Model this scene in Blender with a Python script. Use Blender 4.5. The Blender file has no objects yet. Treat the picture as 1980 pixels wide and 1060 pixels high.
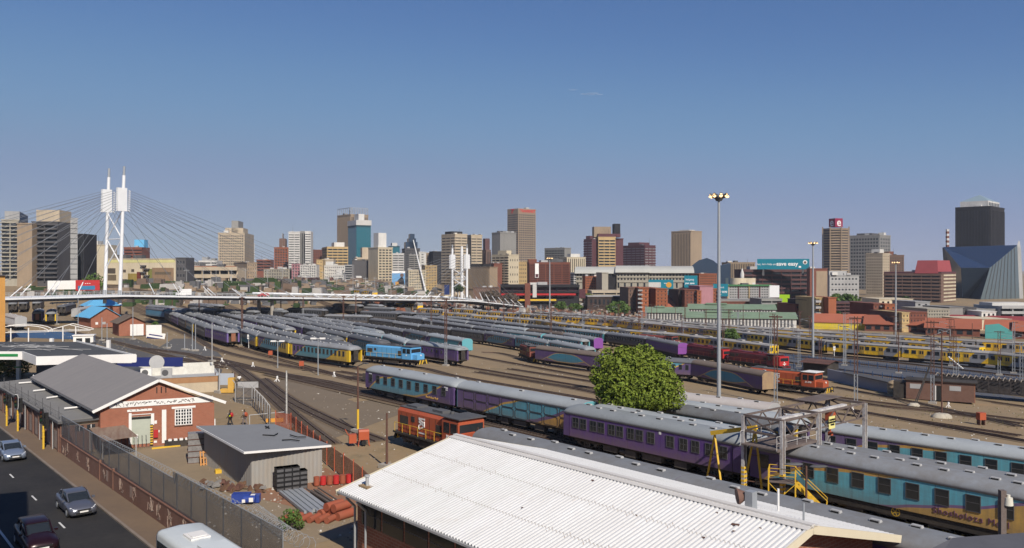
import bpy, math, random
from mathutils import Vector, Matrix
random.seed(7)
S = bpy.context.scene
D = bpy.data
R = math.radians
# ---------------------------------------------------------------- camera, sky, sun
FX = 1600.0; CX = 990.0; HY = 520.0; CH = 17.0
cam = D.objects.new('camera', D.cameras.new('camera')); S.collection.objects.link(cam); S.camera = cam
cam.location = (0, 0, CH); cam.rotation_euler = (R(90), 0, 0)
cam.data.sensor_width = 36; cam.data.lens = 36*FX/1980; cam.data.shift_y = -10/1980
cam.data.clip_start = .5; cam.data.clip_end = 20000
SUN = Vector((.41, -.91, .80)).normalized()
w = D.worlds.new('World'); S.world = w; w.use_nodes = True
nt = w.node_tree; sky = nt.nodes.new('ShaderNodeTexSky'); sky.sky_type = 'NISHITA'; sky.sun_disc = False
sky.sun_elevation = math.asin(SUN.z); sky.sun_rotation = math.atan2(SUN.x, SUN.y)
sky.altitude = 1700; sky.air_density = 1.0; sky.dust_density = .5; sky.ozone_density = 3.0
bg = nt.nodes['Background']; bg.inputs['Strength'].default_value = .085
# the dusty highveld air flattens the pale band near the horizon: a tone curve on the whole sky
def _vm(op, a, k): v = nt.nodes.new('ShaderNodeVectorMath'); v.operation = op; nt.links.new(a, v.inputs[0]); v.inputs[1].default_value = (k, k, k); return v.outputs[0]
cvn = nt.nodes.new('ShaderNodeRGBCurve'); cvn.mapping.extend = 'HORIZONTAL'
for ci, pts in enumerate((((.145, .091), (.237, .159), (.45, .245), (1, .33)), ((.256, .191), (.405, .287), (.66, .318), (1, .40)), ((.466, .418), (.665, .488), (.88, .480), (1, .50)))):
    cu = cvn.mapping.curves[ci]; cu.points[0].location = (0, 0); cu.points[1].location = pts[-1]
    for q in pts[:-1]: cu.points.new(*q)
cvn.mapping.update(); nt.links.new(_vm('MULTIPLY', sky.outputs[0], .085*1.165), cvn.inputs['Color'])
nt.links.new(_vm('MULTIPLY', cvn.outputs[0], 1/(.085*1.165)), bg.inputs['Color'])
sl = D.lights.new('sun', 'SUN'); sl.energy = 4.6; sl.angle = R(.5); sl.color = (1, .915, .80)
so = D.objects.new('sun', sl); S.collection.objects.link(so); so.rotation_euler = SUN.to_track_quat('Z', 'Y').to_euler()
S.view_settings.view_transform = 'Standard'; S.view_settings.look = 'None'; S.view_settings.exposure = .22
# ---------------------------------------------------------------- terrain and picture-to-ground helpers
def sm(t):
    t = max(0., min(1., t)); return t*t*(3-2*t)
def gz(x, y):
    s = .78*x+.62*y
    z = -.06*max(0., min(100., s-52))
    r = sm((y-290)/110)*sm((-x-10)/110)
    return z*(1-r)+8*r
def W(px, py, dz=0):
    """where the sight line through a place in the photograph meets the level dz above the ground"""
    k = (px-CX)/FX; z = dz
    for _ in range(40):
        Y = FX*(CH-z)/max(py-HY, 1.); z2 = gz(k*Y, Y)+dz; z = z+.6*(z2-z)
    Y = FX*(CH-z)/(py-HY)
    return Vector((k*Y, Y, z))
def WY(px, py, Y): return Vector(((px-CX)/FX*Y, Y, CH-(py-HY)*Y/FX))
# ---------------------------------------------------------------- mesh builder
class MB:
    def __init__(s): s.v = []; s.f = []; s.m = []; s.sm = []
    def add(s, vs, fs, m=0, smooth=False):
        n = len(s.v); s.v += [tuple(p) for p in vs]
        for f in fs: s.f.append(tuple(i+n for i in f)); s.m.append(m); s.sm.append(smooth)
        return s
    def box(s, x0, x1, y0, y1, z0, z1, m=0):
        return s.add([(x0,y0,z0),(x1,y0,z0),(x1,y1,z0),(x0,y1,z0),(x0,y0,z1),(x1,y0,z1),(x1,y1,z1),(x0,y1,z1)],
                     [(0,3,2,1),(4,5,6,7),(0,1,5,4),(1,2,6,5),(2,3,7,6),(3,0,4,7)], m)
    def hexa(s, b, t, m=0):
        return s.add(list(b)+list(t), [(0,3,2,1),(4,5,6,7),(0,1,5,4),(1,2,6,5),(2,3,7,6),(3,0,4,7)], m)
    def beam(s, a, b, w=.1, h=None, m=0):
        a = Vector(a); b = Vector(b); h = h or w; d = (b-a)
        if d.length < 1e-6: return s
        d.normalize(); up = Vector((0,0,1)) if abs(d.z) < .95 else Vector((0,1,0))
        sx = d.cross(up).normalized()*w/2; sy = sx.cross(d).normalized()*h/2
        return s.hexa([a-sx-sy, a+sx-sy, a+sx+sy, a-sx+sy], [b-sx-sy, b+sx-sy, b+sx+sy, b-sx+sy], m)
    def tube(s, a, b, r0, r1=None, n=8, m=0, caps=True, smooth=True):
        a = Vector(a); b = Vector(b); r1 = r0 if r1 is None else r1; d = (b-a).normalized()
        up = Vector((0,0,1)) if abs(d.z) < .95 else Vector((1,0,0))
        sx = d.cross(up).normalized(); sy = sx.cross(d)
        vs = []
        for p, r in ((a, r0), (b, r1)):
            for i in range(n):
                t = 2*math.pi*i/n; vs.append(p+sx*math.cos(t)*r+sy*math.sin(t)*r)
        s.add(vs, [(i, (i+1) % n, n+(i+1) % n, n+i) for i in range(n)], m, smooth)
        if caps: s.add(vs, [tuple(range(n)), tuple(range(2*n-1, n-1, -1))], m)
        return s
    def path(s, pts, r, n=5, m=0):
        for a, b in zip(pts, pts[1:]): s.tube(a, b, r, r, n, m, caps=True)
        return s
    def prism(s, prof, x0, x1, m=0, axis='x', smooth=False, caps=True):
        n = len(prof)
        f = {'x': lambda t, p: (t, p[0], p[1]), 'y': lambda t, p: (p[0], t, p[1]), 'z': lambda t, p: (p[0], p[1], t)}[axis]
        vs = [f(x0, p) for p in prof]+[f(x1, p) for p in prof]
        s.add(vs, [(i, (i+1) % n, n+(i+1) % n, n+i) for i in range(n)], m, smooth)
        if caps: s.add(vs, [tuple(range(n-1, -1, -1)), tuple(range(n, 2*n))], m)
        return s
    def loft(s, rings, m=0, smooth=True, caps=True):
        n = len(rings[0]); vs = [p for r in rings for p in r]; fs = []
        for k in range(len(rings)-1):
            for i in range(n): fs.append((k*n+i, k*n+(i+1) % n, (k+1)*n+(i+1) % n, (k+1)*n+i))
        s.add(vs, fs, m, smooth)
        if caps: s.add(rings[0], [tuple(range(n))], m); s.add(rings[-1], [tuple(range(n-1, -1, -1))], m)
        return s
    def quad(s, a, b, c, d, m=0): return s.add([a,b,c,d], [(0,1,2,3)], m)
    def mesh(s, name, mats):
        me = D.meshes.new(name); me.from_pydata(s.v, [], s.f)
        for m in (mats if isinstance(mats, (list, tuple)) else [mats]): me.materials.append(m)
        me.polygons.foreach_set('material_index', s.m); me.polygons.foreach_set('use_smooth', s.sm); me.update()
        return me
    def obj(s, name, mats, parent=None, loc=None, rz=0): return link(name, s.mesh(name, mats), parent, loc, rz)
def link(name, me, parent=None, loc=None, rz=0):
    o = D.objects.new(name, me); S.collection.objects.link(o)
    if parent: o.parent = parent
    if loc is not None: o.location = loc
    if rz: o.rotation_euler = (0, 0, rz)
    return o
def tag(o, label, cat, group=None, kind=None):
    o['label'] = label; o['category'] = cat
    if group: o['group'] = group
    if kind: o['kind'] = kind
    return o
def thing(name, label, cat, loc=(0,0,0), rz=0, group=None):
    return tag(link(name, None, None, loc, rz), label, cat, group)
def struct(o, kind='structure'): o['kind'] = kind; return o
def copy_tree(o, parent=None):
    c = o.copy(); S.collection.objects.link(c); c.parent = parent
    for ch in KIDS.get(o.name, None) or [x for x in o.children]: copy_tree(ch, c)
    return c
KIDS = {}
def dup(o, loc, rz, label, group=None):
    c = copy_tree(o); c.location = loc; c.rotation_euler = (0, 0, rz); c['label'] = label
    if group: c['group'] = group
    return c
def text_mesh(body, size, mat, depth=.01, bold=0, ital=0, space=1.):
    cu = D.curves.new('t', 'FONT'); cu.body = body; cu.size = size; cu.extrude = depth; cu.offset = bold; cu.shear = ital; cu.space_character = space
    cu.align_x = 'CENTER'; cu.align_y = 'CENTER'
    o = D.objects.new('t', cu); S.collection.objects.link(o)
    bpy.context.view_layer.update()
    me = D.meshes.new_from_object(o.evaluated_get(bpy.context.evaluated_depsgraph_get()))
    D.objects.remove(o); me.materials.clear(); me.materials.append(mat); return me
def text(name, body, size, mat, parent, loc, rot=(R(90), 0, 0), bold=0, ital=0, sx=1, space=1.):
    o = link(name, text_mesh(body, size, mat, .02, bold, ital, space), parent, loc); o.rotation_euler = rot; o.scale = (sx, 1, 1); return o
# ---------------------------------------------------------------- materials
def _mix(nt, fac, a, b):
    m = nt.nodes.new('ShaderNodeMix'); m.data_type = 'RGBA'
    for k, v in ((0, fac), (6, a), (7, b)):
        if hasattr(v, 'is_linked'): nt.links.new(v, m.inputs[k])
        else: m.inputs[k].default_value = v if k == 0 else (*v, 1)
    return m.outputs[2]
def _math(nt, op, a, b=None, c=None, clamp=False):
    m = nt.nodes.new('ShaderNodeMath'); m.operation = op; m.use_clamp = clamp
    for k, v in enumerate((a, b, c)):
        if v is None: continue
        if hasattr(v, 'is_linked'): nt.links.new(v, m.inputs[k])
        else: m.inputs[k].default_value = v
    return m.outputs[0]
def _noise(nt, vec, scale, detail=4, rough=.6, stretch=None):
    if stretch:
        mp = nt.nodes.new('ShaderNodeMapping'); mp.inputs['Scale'].default_value = stretch
        nt.links.new(vec, mp.inputs['Vector']); vec = mp.outputs[0]
    n = nt.nodes.new('ShaderNodeTexNoise'); n.inputs['Scale'].default_value = scale; n.inputs['Detail'].default_value = detail
    n.inputs['Roughness'].default_value = rough; nt.links.new(vec, n.inputs['Vector']); return n.outputs[0]
def _step(nt, v, lo, hi):
    m = nt.nodes.new('ShaderNodeMapRange'); m.inputs[1].default_value = lo; m.inputs[2].default_value = hi
    nt.links.new(v, m.inputs[0]); return m.outputs[0]
MC = {}
def mat(name, col, rough=.8, dirt=.25, dcol=None, scale=1., rnd=0, metal=0, bump=0, stretch=None, spec=.3, alpha=None, emit=None, world=False):
    if name in MC: return MC[name]
    m = D.materials.new(name); m.use_nodes = True; nt = m.node_tree; b = nt.nodes['Principled BSDF']; MC[name] = m
    tc = nt.nodes.new('ShaderNodeTexCoord'); vec = tc.outputs['Object']
    if world: g = nt.nodes.new('ShaderNodeNewGeometry'); vec = g.outputs['Position']
    c = col
    dc = dcol or tuple(x*.45 for x in col)
    n1 = _noise(nt, vec, .35*scale, 5, .65, stretch); n2 = _noise(nt, vec, 3.1*scale, 4, .7, stretch)
    f = _math(nt, 'MULTIPLY', _step(nt, _math(nt, 'ADD', _math(nt, 'MULTIPLY', n1, .6), _math(nt, 'MULTIPLY', n2, .4)), .38, .68), dirt)
    c = _mix(nt, f, col, dc)
    if rnd:
        oi = nt.nodes.new('ShaderNodeObjectInfo'); hs = nt.nodes.new('ShaderNodeHueSaturation')
        nt.links.new(_math(nt, 'ADD', _math(nt, 'MULTIPLY', oi.outputs['Random'], 2*rnd), 1-rnd), hs.inputs['Value']); nt.links.new(c, hs.inputs['Color']); c = hs.outputs[0]
    nt.links.new(c, b.inputs['Base Color'])
    b.inputs['Roughness'].default_value = rough; b.inputs['Metallic'].default_value = metal; b.inputs['Specular IOR Level'].default_value = spec
    if bump:
        bp = nt.nodes.new('ShaderNodeBump'); bp.inputs['Distance'].default_value = bump; bp.inputs['Strength'].default_value = .6
        nt.links.new(n2, bp.inputs['Height']); nt.links.new(bp.outputs[0], b.inputs['Normal'])
    if alpha is not None: b.inputs['Alpha'].default_value = alpha
    if emit: b.inputs['Emission Color'].default_value = (*emit[0], 1); b.inputs['Emission Strength'].default_value = emit[1]
    return m
def srgb(r, g, b): return tuple(((c/255+.055)/1.055)**2.4 if c > 10 else c/255/12.92 for c in (r, g, b))
def brick(name, c1, c2, mortar, sc=1.):
    if name in MC: return MC[name]
    m = mat(name, c1, .9, .3); nt = m.node_tree; b = nt.nodes['Principled BSDF']
    tc = nt.nodes.new('ShaderNodeTexCoord'); sp = nt.nodes.new('ShaderNodeSeparateXYZ'); cb = nt.nodes.new('ShaderNodeCombineXYZ')
    nt.links.new(tc.outputs['Object'], sp.inputs[0]); nt.links.new(_math(nt, 'ADD', sp.outputs[0], sp.outputs[1]), cb.inputs[0]); nt.links.new(sp.outputs[2], cb.inputs[1])
    br = nt.nodes.new('ShaderNodeTexBrick'); br.inputs['Scale'].default_value = 1/sc
    for k, v in (('Color1', c1), ('Color2', c2), ('Mortar', mortar)): br.inputs[k].default_value = (*v, 1)
    br.inputs['Brick Width'].default_value = .3; br.inputs['Row Height'].default_value = .11; br.inputs['Mortar Size'].default_value = .014
    nt.links.new(cb.outputs[0], br.inputs['Vector'])
    old = b.inputs['Base Color'].links[0].from_socket
    n = _noise(nt, tc.outputs['Object'], .8, 5)
    c = _mix(nt, .35, br.outputs['Color'], old); c = _mix(nt, _math(nt, 'MULTIPLY', _step(nt, n, .45, .75), .35), c, tuple(x*.5 for x in c1))
    nt.links.new(c, b.inputs['Base Color']); return m
PUR = (.10, .06, .175); TEAL = (.095, .31, .40); YEL = (.56, .34, .08); ORG = (.40, .09, .04)
def livery(name, c1, c2, A=PUR, S1=YEL, T=TEAL, S2=YEL, B=PUR, w1=.1, w2=.1, rough=.55, L=21., z0=1.05, hh=2.15, dirt=.5):
    """paint scheme: two curves over the coach side part it in three fields with a stripe along each curve"""
    m = D.materials.new(name); m.use_nodes = True; nt = m.node_tree; b = nt.nodes['Principled BSDF']
    tc = nt.nodes.new('ShaderNodeTexCoord'); sp = nt.nodes.new('ShaderNodeSeparateXYZ'); nt.links.new(tc.outputs['Object'], sp.inputs[0])
    xn = _math(nt, 'DIVIDE', _math(nt, 'ADD', sp.outputs[0], L/2), L); zn = _math(nt, 'DIVIDE', _math(nt, 'SUBTRACT', sp.outputs[2], z0), hh)
    def curve(pts):
        r = nt.nodes.new('ShaderNodeValToRGB'); cr = r.color_ramp; cr.interpolation = 'CARDINAL'
        while len(cr.elements) < len(pts): cr.elements.new(.5)
        for e, (x, v) in zip(cr.elements, sorted(pts)): e.position = (x+L/2)/L; g = (v+1)/3; e.color = (g, g, g, 1)
        nt.links.new(xn, r.inputs[0]); return _math(nt, 'SUBTRACT', _math(nt, 'MULTIPLY', r.outputs[0], 3), 1)
    k1 = curve(c1); k2 = curve(c2)
    c = _mix(nt, _math(nt, 'GREATER_THAN', zn, k2), B, S2)
    c = _mix(nt, _math(nt, 'GREATER_THAN', zn, _math(nt, 'ADD', k2, w2)), c, T)
    c = _mix(nt, _math(nt, 'GREATER_THAN', zn, _math(nt, 'SUBTRACT', k1, w1)), c, S1)
    c = _mix(nt, _math(nt, 'GREATER_THAN', zn, k1), c, A)
    n = _noise(nt, tc.outputs['Object'], 1.2, 6, .7, (.5, 1, 2)); n3 = _noise(nt, tc.outputs['Object'], 1.5, 4, .6, (3, 3, .25))
    c = _mix(nt, _math(nt, 'MULTIPLY', _step(nt, _math(nt, 'ADD', _math(nt, 'MULTIPLY', n, .5), _math(nt, 'MULTIPLY', n3, .5)), .42, .7), dirt), c, (.12, .11, .10))
    seam = _math(nt, 'LESS_THAN', _math(nt, 'FRACT', _math(nt, 'DIVIDE', _math(nt, 'ADD', sp.outputs[0], 20.4), 1.86)), .02)
    c = _mix(nt, _math(nt, 'MULTIPLY', seam, .55), c, (.03, .03, .035))
    n5 = _noise(nt, tc.outputs['Object'], 2.2, 6, .75, (1, 1, .4)); low = _math(nt, 'MULTIPLY', _step(nt, _math(nt, 'ADD', _math(nt, 'SUBTRACT', .55, zn), _math(nt, 'MULTIPLY', n5, .7)), .45, 1.0), .55)
    c = _mix(nt, low, c, (.17, .125, .085))
    oi = nt.nodes.new('ShaderNodeObjectInfo'); hs = nt.nodes.new('ShaderNodeHueSaturation')
    nt.links.new(_math(nt, 'ADD', _math(nt, 'MULTIPLY', oi.outputs['Random'], .3), .85), hs.inputs['Value']); nt.links.new(c, hs.inputs['Color'])
    nt.links.new(hs.outputs[0], b.inputs['Base Color']); b.inputs['Roughness'].default_value = rough; b.inputs['Specular IOR Level'].default_value = .3
    MC[name] = m; return m
GLASS = mat('dark_glass', (.02, .025, .03), .12, .1, spec=.6)
GLASSC = mat('city_glass', (.02, .024, .03), .3, .35, rnd=.4, scale=.1, spec=.3)
BLACK = mat('black_rubber', (.02, .02, .02), .8, .2)
UNDER = mat('underframe', (.028, .026, .026), .85, .6, (.10, .08, .06))
WHITE = mat('white_paint', (.75, .74, .72), .6, .25, (.45, .42, .38))
GREYR = mat('coach_roof', (.20, .215, .235), .75, .7, (.13, .115, .10), rnd=.28, scale=.7, stretch=(1, 1, 1))
GREYD = mat('dark_grey', (.10, .10, .105), .75, .4, rnd=.15)
GREYL = mat('light_grey', (.38, .38, .38), .7, .3)
GALV = mat('galvanised_steel', (.36, .38, .40), .5, .3, metal=.3)
RUST = mat('rusty_steel', (.10, .045, .035), .8, .6, (.16, .10, .07), scale=2)
CONC = mat('concrete', (.36, .33, .29), .9, .4, scale=1.5)
YELP = mat('yellow_paint', (.68, .43, .04), .5, .35, (.3, .2, .05), scale=2)
REDP = mat('red_paint', (.45, .03, .03), .5, .3)
ORGP = mat('orange_paint', ORG, .5, .35)
BRICK = brick('red_brick', (.33, .115, .068), (.26, .088, .05), (.28, .19, .14))
BRICKD = brick('brown_brick', (.17, .09, .065), (.13, .065, .05), (.16, .12, .10))
# ---------------------------------------------------------------- ground and tracks
def ground_mat():
    m = mat('dirt', (.28, .20, .112), .95, .5, (.19, .137, .078), scale=.12, world=True, bump=.03); nt = m.node_tree; b = nt.nodes['Principled BSDF']
    g = nt.nodes.new('ShaderNodeNewGeometry'); old = b.inputs['Base Color'].links[0].from_socket
    n = _noise(nt, g.outputs['Position'], .06, 6, .7); c = _mix(nt, _math(nt, 'MULTIPLY', _step(nt, n, .42, .62), .5), old, (.20, .155, .10))
    n = _noise(nt, g.outputs['Position'], .13, 7, .75); c = _mix(nt, _math(nt, 'MULTIPLY', _step(nt, n, .56, .68), .5), c, (.085, .085, .045))
    n = _noise(nt, g.outputs['Position'], 1.6, 6, .8); c = _mix(nt, _math(nt, 'MULTIPLY', _step(nt, n, .5, .7), .4), c, (.30, .25, .19))
    n = _noise(nt, g.outputs['Position'], .35, 7, .8); c = _mix(nt, _math(nt, 'MULTIPLY', _step(nt, n, .58, .66), .45), c, (.10, .08, .06))
    nt.links.new(c, b.inputs['Base Color']); return m
DIRT = ground_mat()
def ground_grid():
    def ticks(a, b, fine0, fine1, st, coarse):
        t = []; x = a
        while x < b:
            t.append(x); x += st if fine0 <= x < fine1 else coarse
        t.append(b); return t
    xs = ticks(-6000, 6000, -260, 300, 8, 140); ys = ticks(-60, 9000, -60, 600, 8, 140)
    v = [(x, y, gz(x, y)) for y in ys for x in xs]; n = len(xs)
    f = [(j*n+i, j*n+i+1, (j+1)*n+i+1, (j+1)*n+i) for j in range(len(ys)-1) for i in range(n-1)]
    m = MB(); m.add(v, f, 0, True); return m
struct(ground_grid().obj('ground', DIRT))
def patch(name, pts, mt, dz=.012, kind='structure', cell=6.):
    """a sheet lying on the terrain, its outline given on the ground"""
    P = [Vector(p) for p in pts]; m = MB(); k = len(P)
    # fan of thin strips between two chains keeps it on the slope
    a, b, c, d = P[:4]; nu = max(1, int(max((b-a).length, (c-d).length)/cell)); nv = max(1, int(max((d-a).length, (c-b).length)/cell)); vs = []
    for j in range(nv+1):
        for i in range(nu+1):
            u = i/nu; t = j/nv; p = (a*(1-u)+b*u)*(1-t)+(d*(1-u)+c*u)*t; vs.append((p.x, p.y, gz(p.x, p.y)+dz))
    m.add(vs, [(j*(nu+1)+i, j*(nu+1)+i+1, (j+1)*(nu+1)+i+1, (j+1)*(nu+1)+i) for j in range(nv) for i in range(nu)], 0, True)
    return struct(m.obj(name, mt), kind)
BALL = mat('ballast', (.135, .098, .062), .95, .6, (.22, .16, .10), scale=1.5, world=True, bump=.04)
SLEEP = mat('sleeper', (.055, .042, .035), .95, .4, (.12, .10, .085), world=True)
RAIL = mat('rail_steel', (.10, .06, .045), .55, .5, (.2, .16, .13), metal=.3, world=True)
def resample(pts, step):
    out = [pts[0].copy()]; acc = 0
    for a, b in zip(pts, pts[1:]):
        L = (b-a).length; pos = step-acc
        while pos <= L: out.append(a.lerp(b, pos/L)); pos += step
        acc = L-(pos-step)
    return out
def smooth_line(pts, n=8):
    P = [pts[0]*2-pts[1]]+list(pts)+[pts[-1]*2-pts[-2]]; out = []
    for i in range(1, len(P)-2):
        for k in range(n):
            t = k/n; p0, p1, p2, p3 = P[i-1:i+3]
            out.append(.5*((2*p1)+(p2-p0)*t+(2*p0-5*p1+4*p2-p3)*t*t+(3*p1-p0-3*p2+p3)*t**3))
    out.append(pts[-1].copy()); return out
TN = [0]
def track(pts, sleepers=True, bw=1.5):
    pts = [Vector((p.x, p.y, 0)) for p in pts]; line = resample(smooth_line(pts) if len(pts) > 2 else pts, 1.0); m = MB(); TN[0] += 1
    dz = .02+(TN[0] % 9)*.004; L = []
    for i, p in enumerate(line):
        d = (line[min(i+1, len(line)-1)]-line[max(i-1, 0)]).normalized(); nrm = Vector((-d.y, d.x, 0)); L.append((p, nrm, d))
    def at(i, off, z): p, nn, d = L[i]; q = p+nn*off; return (q.x, q.y, gz(q.x, q.y)+z)
    for i in range(len(L)-1):
        m.quad(at(i, -bw, dz), at(i+1, -bw, dz), at(i+1, bw, dz), at(i, bw, dz), 0)
        for o in (-.53, .53):
            a, b = o-.045, o+.045; z = .19
            m.hexa([at(i, a, dz), at(i+1, a, dz), at(i+1, b, dz), at(i, b, dz)], [at(i, a, z), at(i+1, a, z), at(i+1, b, z), at(i, b, z)], 2)
    if sleepers:
        for p, nn, d in [L[i] for i in range(0, len(L)-1)]:
            for h in (0, .5):
                q = p+d*h; c = [q-nn*1.0-d*.11, q+nn*1.0-d*.11, q+nn*1.0+d*.11, q-nn*1.0+d*.11]; z = gz(q.x, q.y)
                m.hexa([(e.x, e.y, z) for e in c], [(e.x, e.y, z+.075) for e in c], 1)
    return struct(m.obj('railway_track', [BALL, SLEEP, RAIL]))
# ---------------------------------------------------------------- coaches
def roofprof(hw=1.47, z0=3.15, z1=3.95, n=12, p=2.3):
    pr = []
    for i in range(n+1):
        t = math.pi*i/n; c = math.cos(t); pr.append((-hw*math.copysign(abs(c)**(2/p), c), z0+(z1-z0)*math.sin(t)**(2/p)))
    return pr
def roof_mb(L=10.2, droop=True, hw=1.47):
    m = MB(); pr = roofprof(hw); xs = [(-L, .35, .86), (-L+.25, .7, .95), (-L+.8, .95, 1), (-L+1.6, 1, 1)] if droop else [(-L, 1, 1)]
    xs = xs+[(-x, a, b) for x, a, b in reversed(xs)]
    m.loft([[(x, y*b, 3.15+(z-3.15)*a) for y, z in pr] for x, a, b in xs]); return m
def wheelset(m, x, r=.43):
    for s in (-1, 1): m.tube((x, s*.62, r+.17), (x, s*.50, r+.17), r, r, 12, 0)
    m.tube((x, -.5, r+.17), (x, .5, r+.17), .08, .08, 6, 0)
def bogie_mb(wb=1.1):
    m = MB()
    for x in (-wb, wb): wheelset(m, x); m.box(x-.2, x+.2, -1.02, -.88, .42, .85, 1); m.box(x-.2, x+.2, .88, 1.02, .42, .85, 1)
    for s in (-1, 1):
        m.box(-wb-.55, wb+.55, s*.95-.07, s*.95+.07, .68, .86, 1)
        for x in (-.3, 0, .3): m.tube((x, s*1.0, .3), (x, s*1.0, .7), .09, .09, 6, 1)
        m.beam((-wb, s*.98, .45), (-.4, s*.98, .25), .06, None, 1); m.beam((wb, s*.98, .45), (.4, s*.98, .25), .06, None, 1); m.beam((-.4, s*.98, .25), (.4, s*.98, .25), .06, None, 1)
    m.box(-.3, .3, -1.0, 1.0, .55, .95, 1); return m
FRAME = mat('bogie_frame', (.07, .06, .055), .85, .6, (.17, .15, .12), scale=2)
BOGIE = bogie_mb().mesh('bogie', [BLACK, FRAME])
def under_mb(near, L=9.6):
    m = MB(); m.box(-L, L, -1.25, 1.25, .86, 1.05)
    if near:
        r = random.Random(3)
        for x, w, d, h in ((-4.1, 1.7, .5, .5), (-1.7, 1.2, .5, .6), (.8, 2.1, .6, .5), (3.9, 1.3, .5, .55)):
            for s in (-1, 1): m.box(x-w/2, x+w/2, min(s*.6, s*1.2), max(s*.6, s*1.2), .86-h, .87, 1)
        for s in (-1, 1):
            m.beam((-6, s*.75, .8), (-2.6, s*.75, .42), .06); m.beam((6, s*.75, .8), (2.6, s*.75, .42), .06); m.beam((-2.6, s*.75, .42), (2.6, s*.75, .42), .06)
            m.tube((-3.0, s*.9, .5), (-2.2, s*.9, .5), .26, .26, 10, 1)
    else: m.box(-6, 6, -1.0, 1.0, .45, .87)
    return m
def win_mb(w=.78, h=.92, bar=True):
    m = MB(); m.box(-w/2, w/2, -.02, .02, -h/2, h/2, 0)
    f = .05
    for a in ((-w/2-f, w/2+f, h/2, h/2+f), (-w/2-f, w/2+f, -h/2-f, -h/2), (-w/2-f, -w/2, -h/2, h/2), (w/2, w/2+f, -h/2, h/2)):
        m.box(a[0], a[1], -.035, .035, a[2], a[3], 1)
    if bar: m.box(-w/2, w/2, -.032, .032, .03, .07, 1)
    return m
WFR = mat('window_frame', (.08, .08, .085), .5, .2)
WINM = win_mb().mesh('window', [GLASS, WFR]); WINS = win_mb(.55, .85, False).mesh('window', [GLASS, WFR]); WINSM = win_mb(.42, .5, False).mesh('window', [GLASS, WFR])
VENTM = MB().hexa([(-.3,-.16,-.08),(.3,-.16,-.08),(.3,.16,-.08),(-.3,.16,-.08)], [(-.26,-.12,.12),(.26,-.12,.12),(.26,.12,.12),(-.26,.12,.12)], 0).box(-.22, .22, -.17, -.15, -.02, .08, 1).mesh('vent', [GREYL, BLACK])
CPL = MB().box(-.45, .35, -.12, .12, .75, .98).box(.1, .2, -1.0, 1.0, .7, 1.05).mesh('coupler', [UNDER])
def coach(label, liv, endc, roofm=GREYR, detail=2, wins=None, winmesh=None, van=False, panels=False, vents=9, gang=None, L=10.0, extra=None, name='railway_coach', group=None):
    t = thing(name, label, 'railway coach', (0, 0, 0), 0, group)
    m = MB()
    if van:
        pr = [(1.42, 1.05)]+[(y*.965, z) for y, z in reversed(roofprof(1.47, 3.15, 3.93))]+[(-1.42, 1.05)]
        m.box(-L, L, -1.42, 1.42, 1.05, 3.22, 0)
        for s in (-1, 1): m.prism(pr, s*L, s*(L+.06), 1)
    else:
        b = L-.85; m.box(-b, b, -1.42, 1.42, 1.05, 3.22, 0)
        for s in (-1, 1):
            m.box(min(s*b, s*(b+.04)), max(s*b, s*(b+.04)), -1.38, 1.38, 1.05, 3.2, 2)
            for q in (-1, 1): m.box(min(s*(b+.04), s*L), max(s*(b+.04), s*L), min(q*1.08, q*1.40), max(q*1.08, q*1.40), 1.05, 3.2, 1); 
            m.box(min(s*(b+.04), s*L), max(s*(b+.04), s*L), -1.08, 1.08, 1.05, 1.2, 2)
    m.obj('body', [liv, endc, UNDER], t)
    if not van and detail > 0:
        for s in (-1, 1):
            MB().box(-.12, .12, -.48, .48, 1.25, 3.05, 0).box(-.3, -.1, -.42, .42, 1.3, 3.0, 1).obj('gangway', [gang or UNDER, BLACK], t, (s*(L+.02), 0, 0), 0 if s > 0 else math.pi)
    link('roof', ROOFS[(roofm.name, van)], t)
    link('underframe', UNDN if detail > 1 else UNDF, t)
    for s in (-1, 1): link('bogie', BOGIE if detail > 0 else BOGF, t, (s*7.2, 0, 0)); 
    if detail > 1:
        for s in (-1, 1): link('coupler', CPL, t, (s*(L+.2), 0, 0), 0 if s > 0 else math.pi)
    r = random.Random(len(label))
    for i in range(vents if detail > 0 else 0): link('vent', VENTM, t, (-8.3+16.6*i/(vents-1)+r.uniform(-.2, .2), (-.35 if i % 3 else .3), 3.93))
    if wins:
        for x in wins:
            for q in ((-1, 1) if detail > 1 else (-1,)): link('window', winmesh or WINM, t, (x, q*1.435, 2.42))
    if extra: extra(t)
    KIDS[t.name] = list(t.children); return t
ROOFB = mat('brown_roof', (.13, .105, .09), .8, .5, (.22, .16, .11), rnd=.2); ROOFW = mat('whitish_roof', (.45, .42, .40), .7, .5, (.3, .24, .22), rnd=.1)
ROOFL = mat('light_roof', (.29, .315, .33), .6, .5, (.18, .19, .2), rnd=.2); ROOFD = mat('dark_roof', (.14, .148, .165), .75, .4, (.07, .065, .07), rnd=.25)
ROOFS = {}
for rm in (GREYR, ROOFB, ROOFW, ROOFL, ROOFD):
    ROOFS[(rm.name, False)] = roof_mb().mesh('roof', [rm]); ROOFS[(rm.name, True)] = roof_mb(10.02, False).mesh('roof', [rm])
UNDN = under_mb(True).mesh('underframe', [UNDER, FRAME]); UNDF = under_mb(False).mesh('underframe', [UNDER])
BOGF = MB().box(-1.5, 1.5, -1.0, 1.0, .2, .86).mesh('bogie', [UNDER])
PURM = mat('purple_paint', PUR, .45, .35, (.10, .09, .10)); TEALM = mat('teal_paint', (.10, .36, .42), .5, .35, (.2, .3, .3)); MAGM = mat('violet_paint', (.22, .07, .30), .5, .3)
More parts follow.
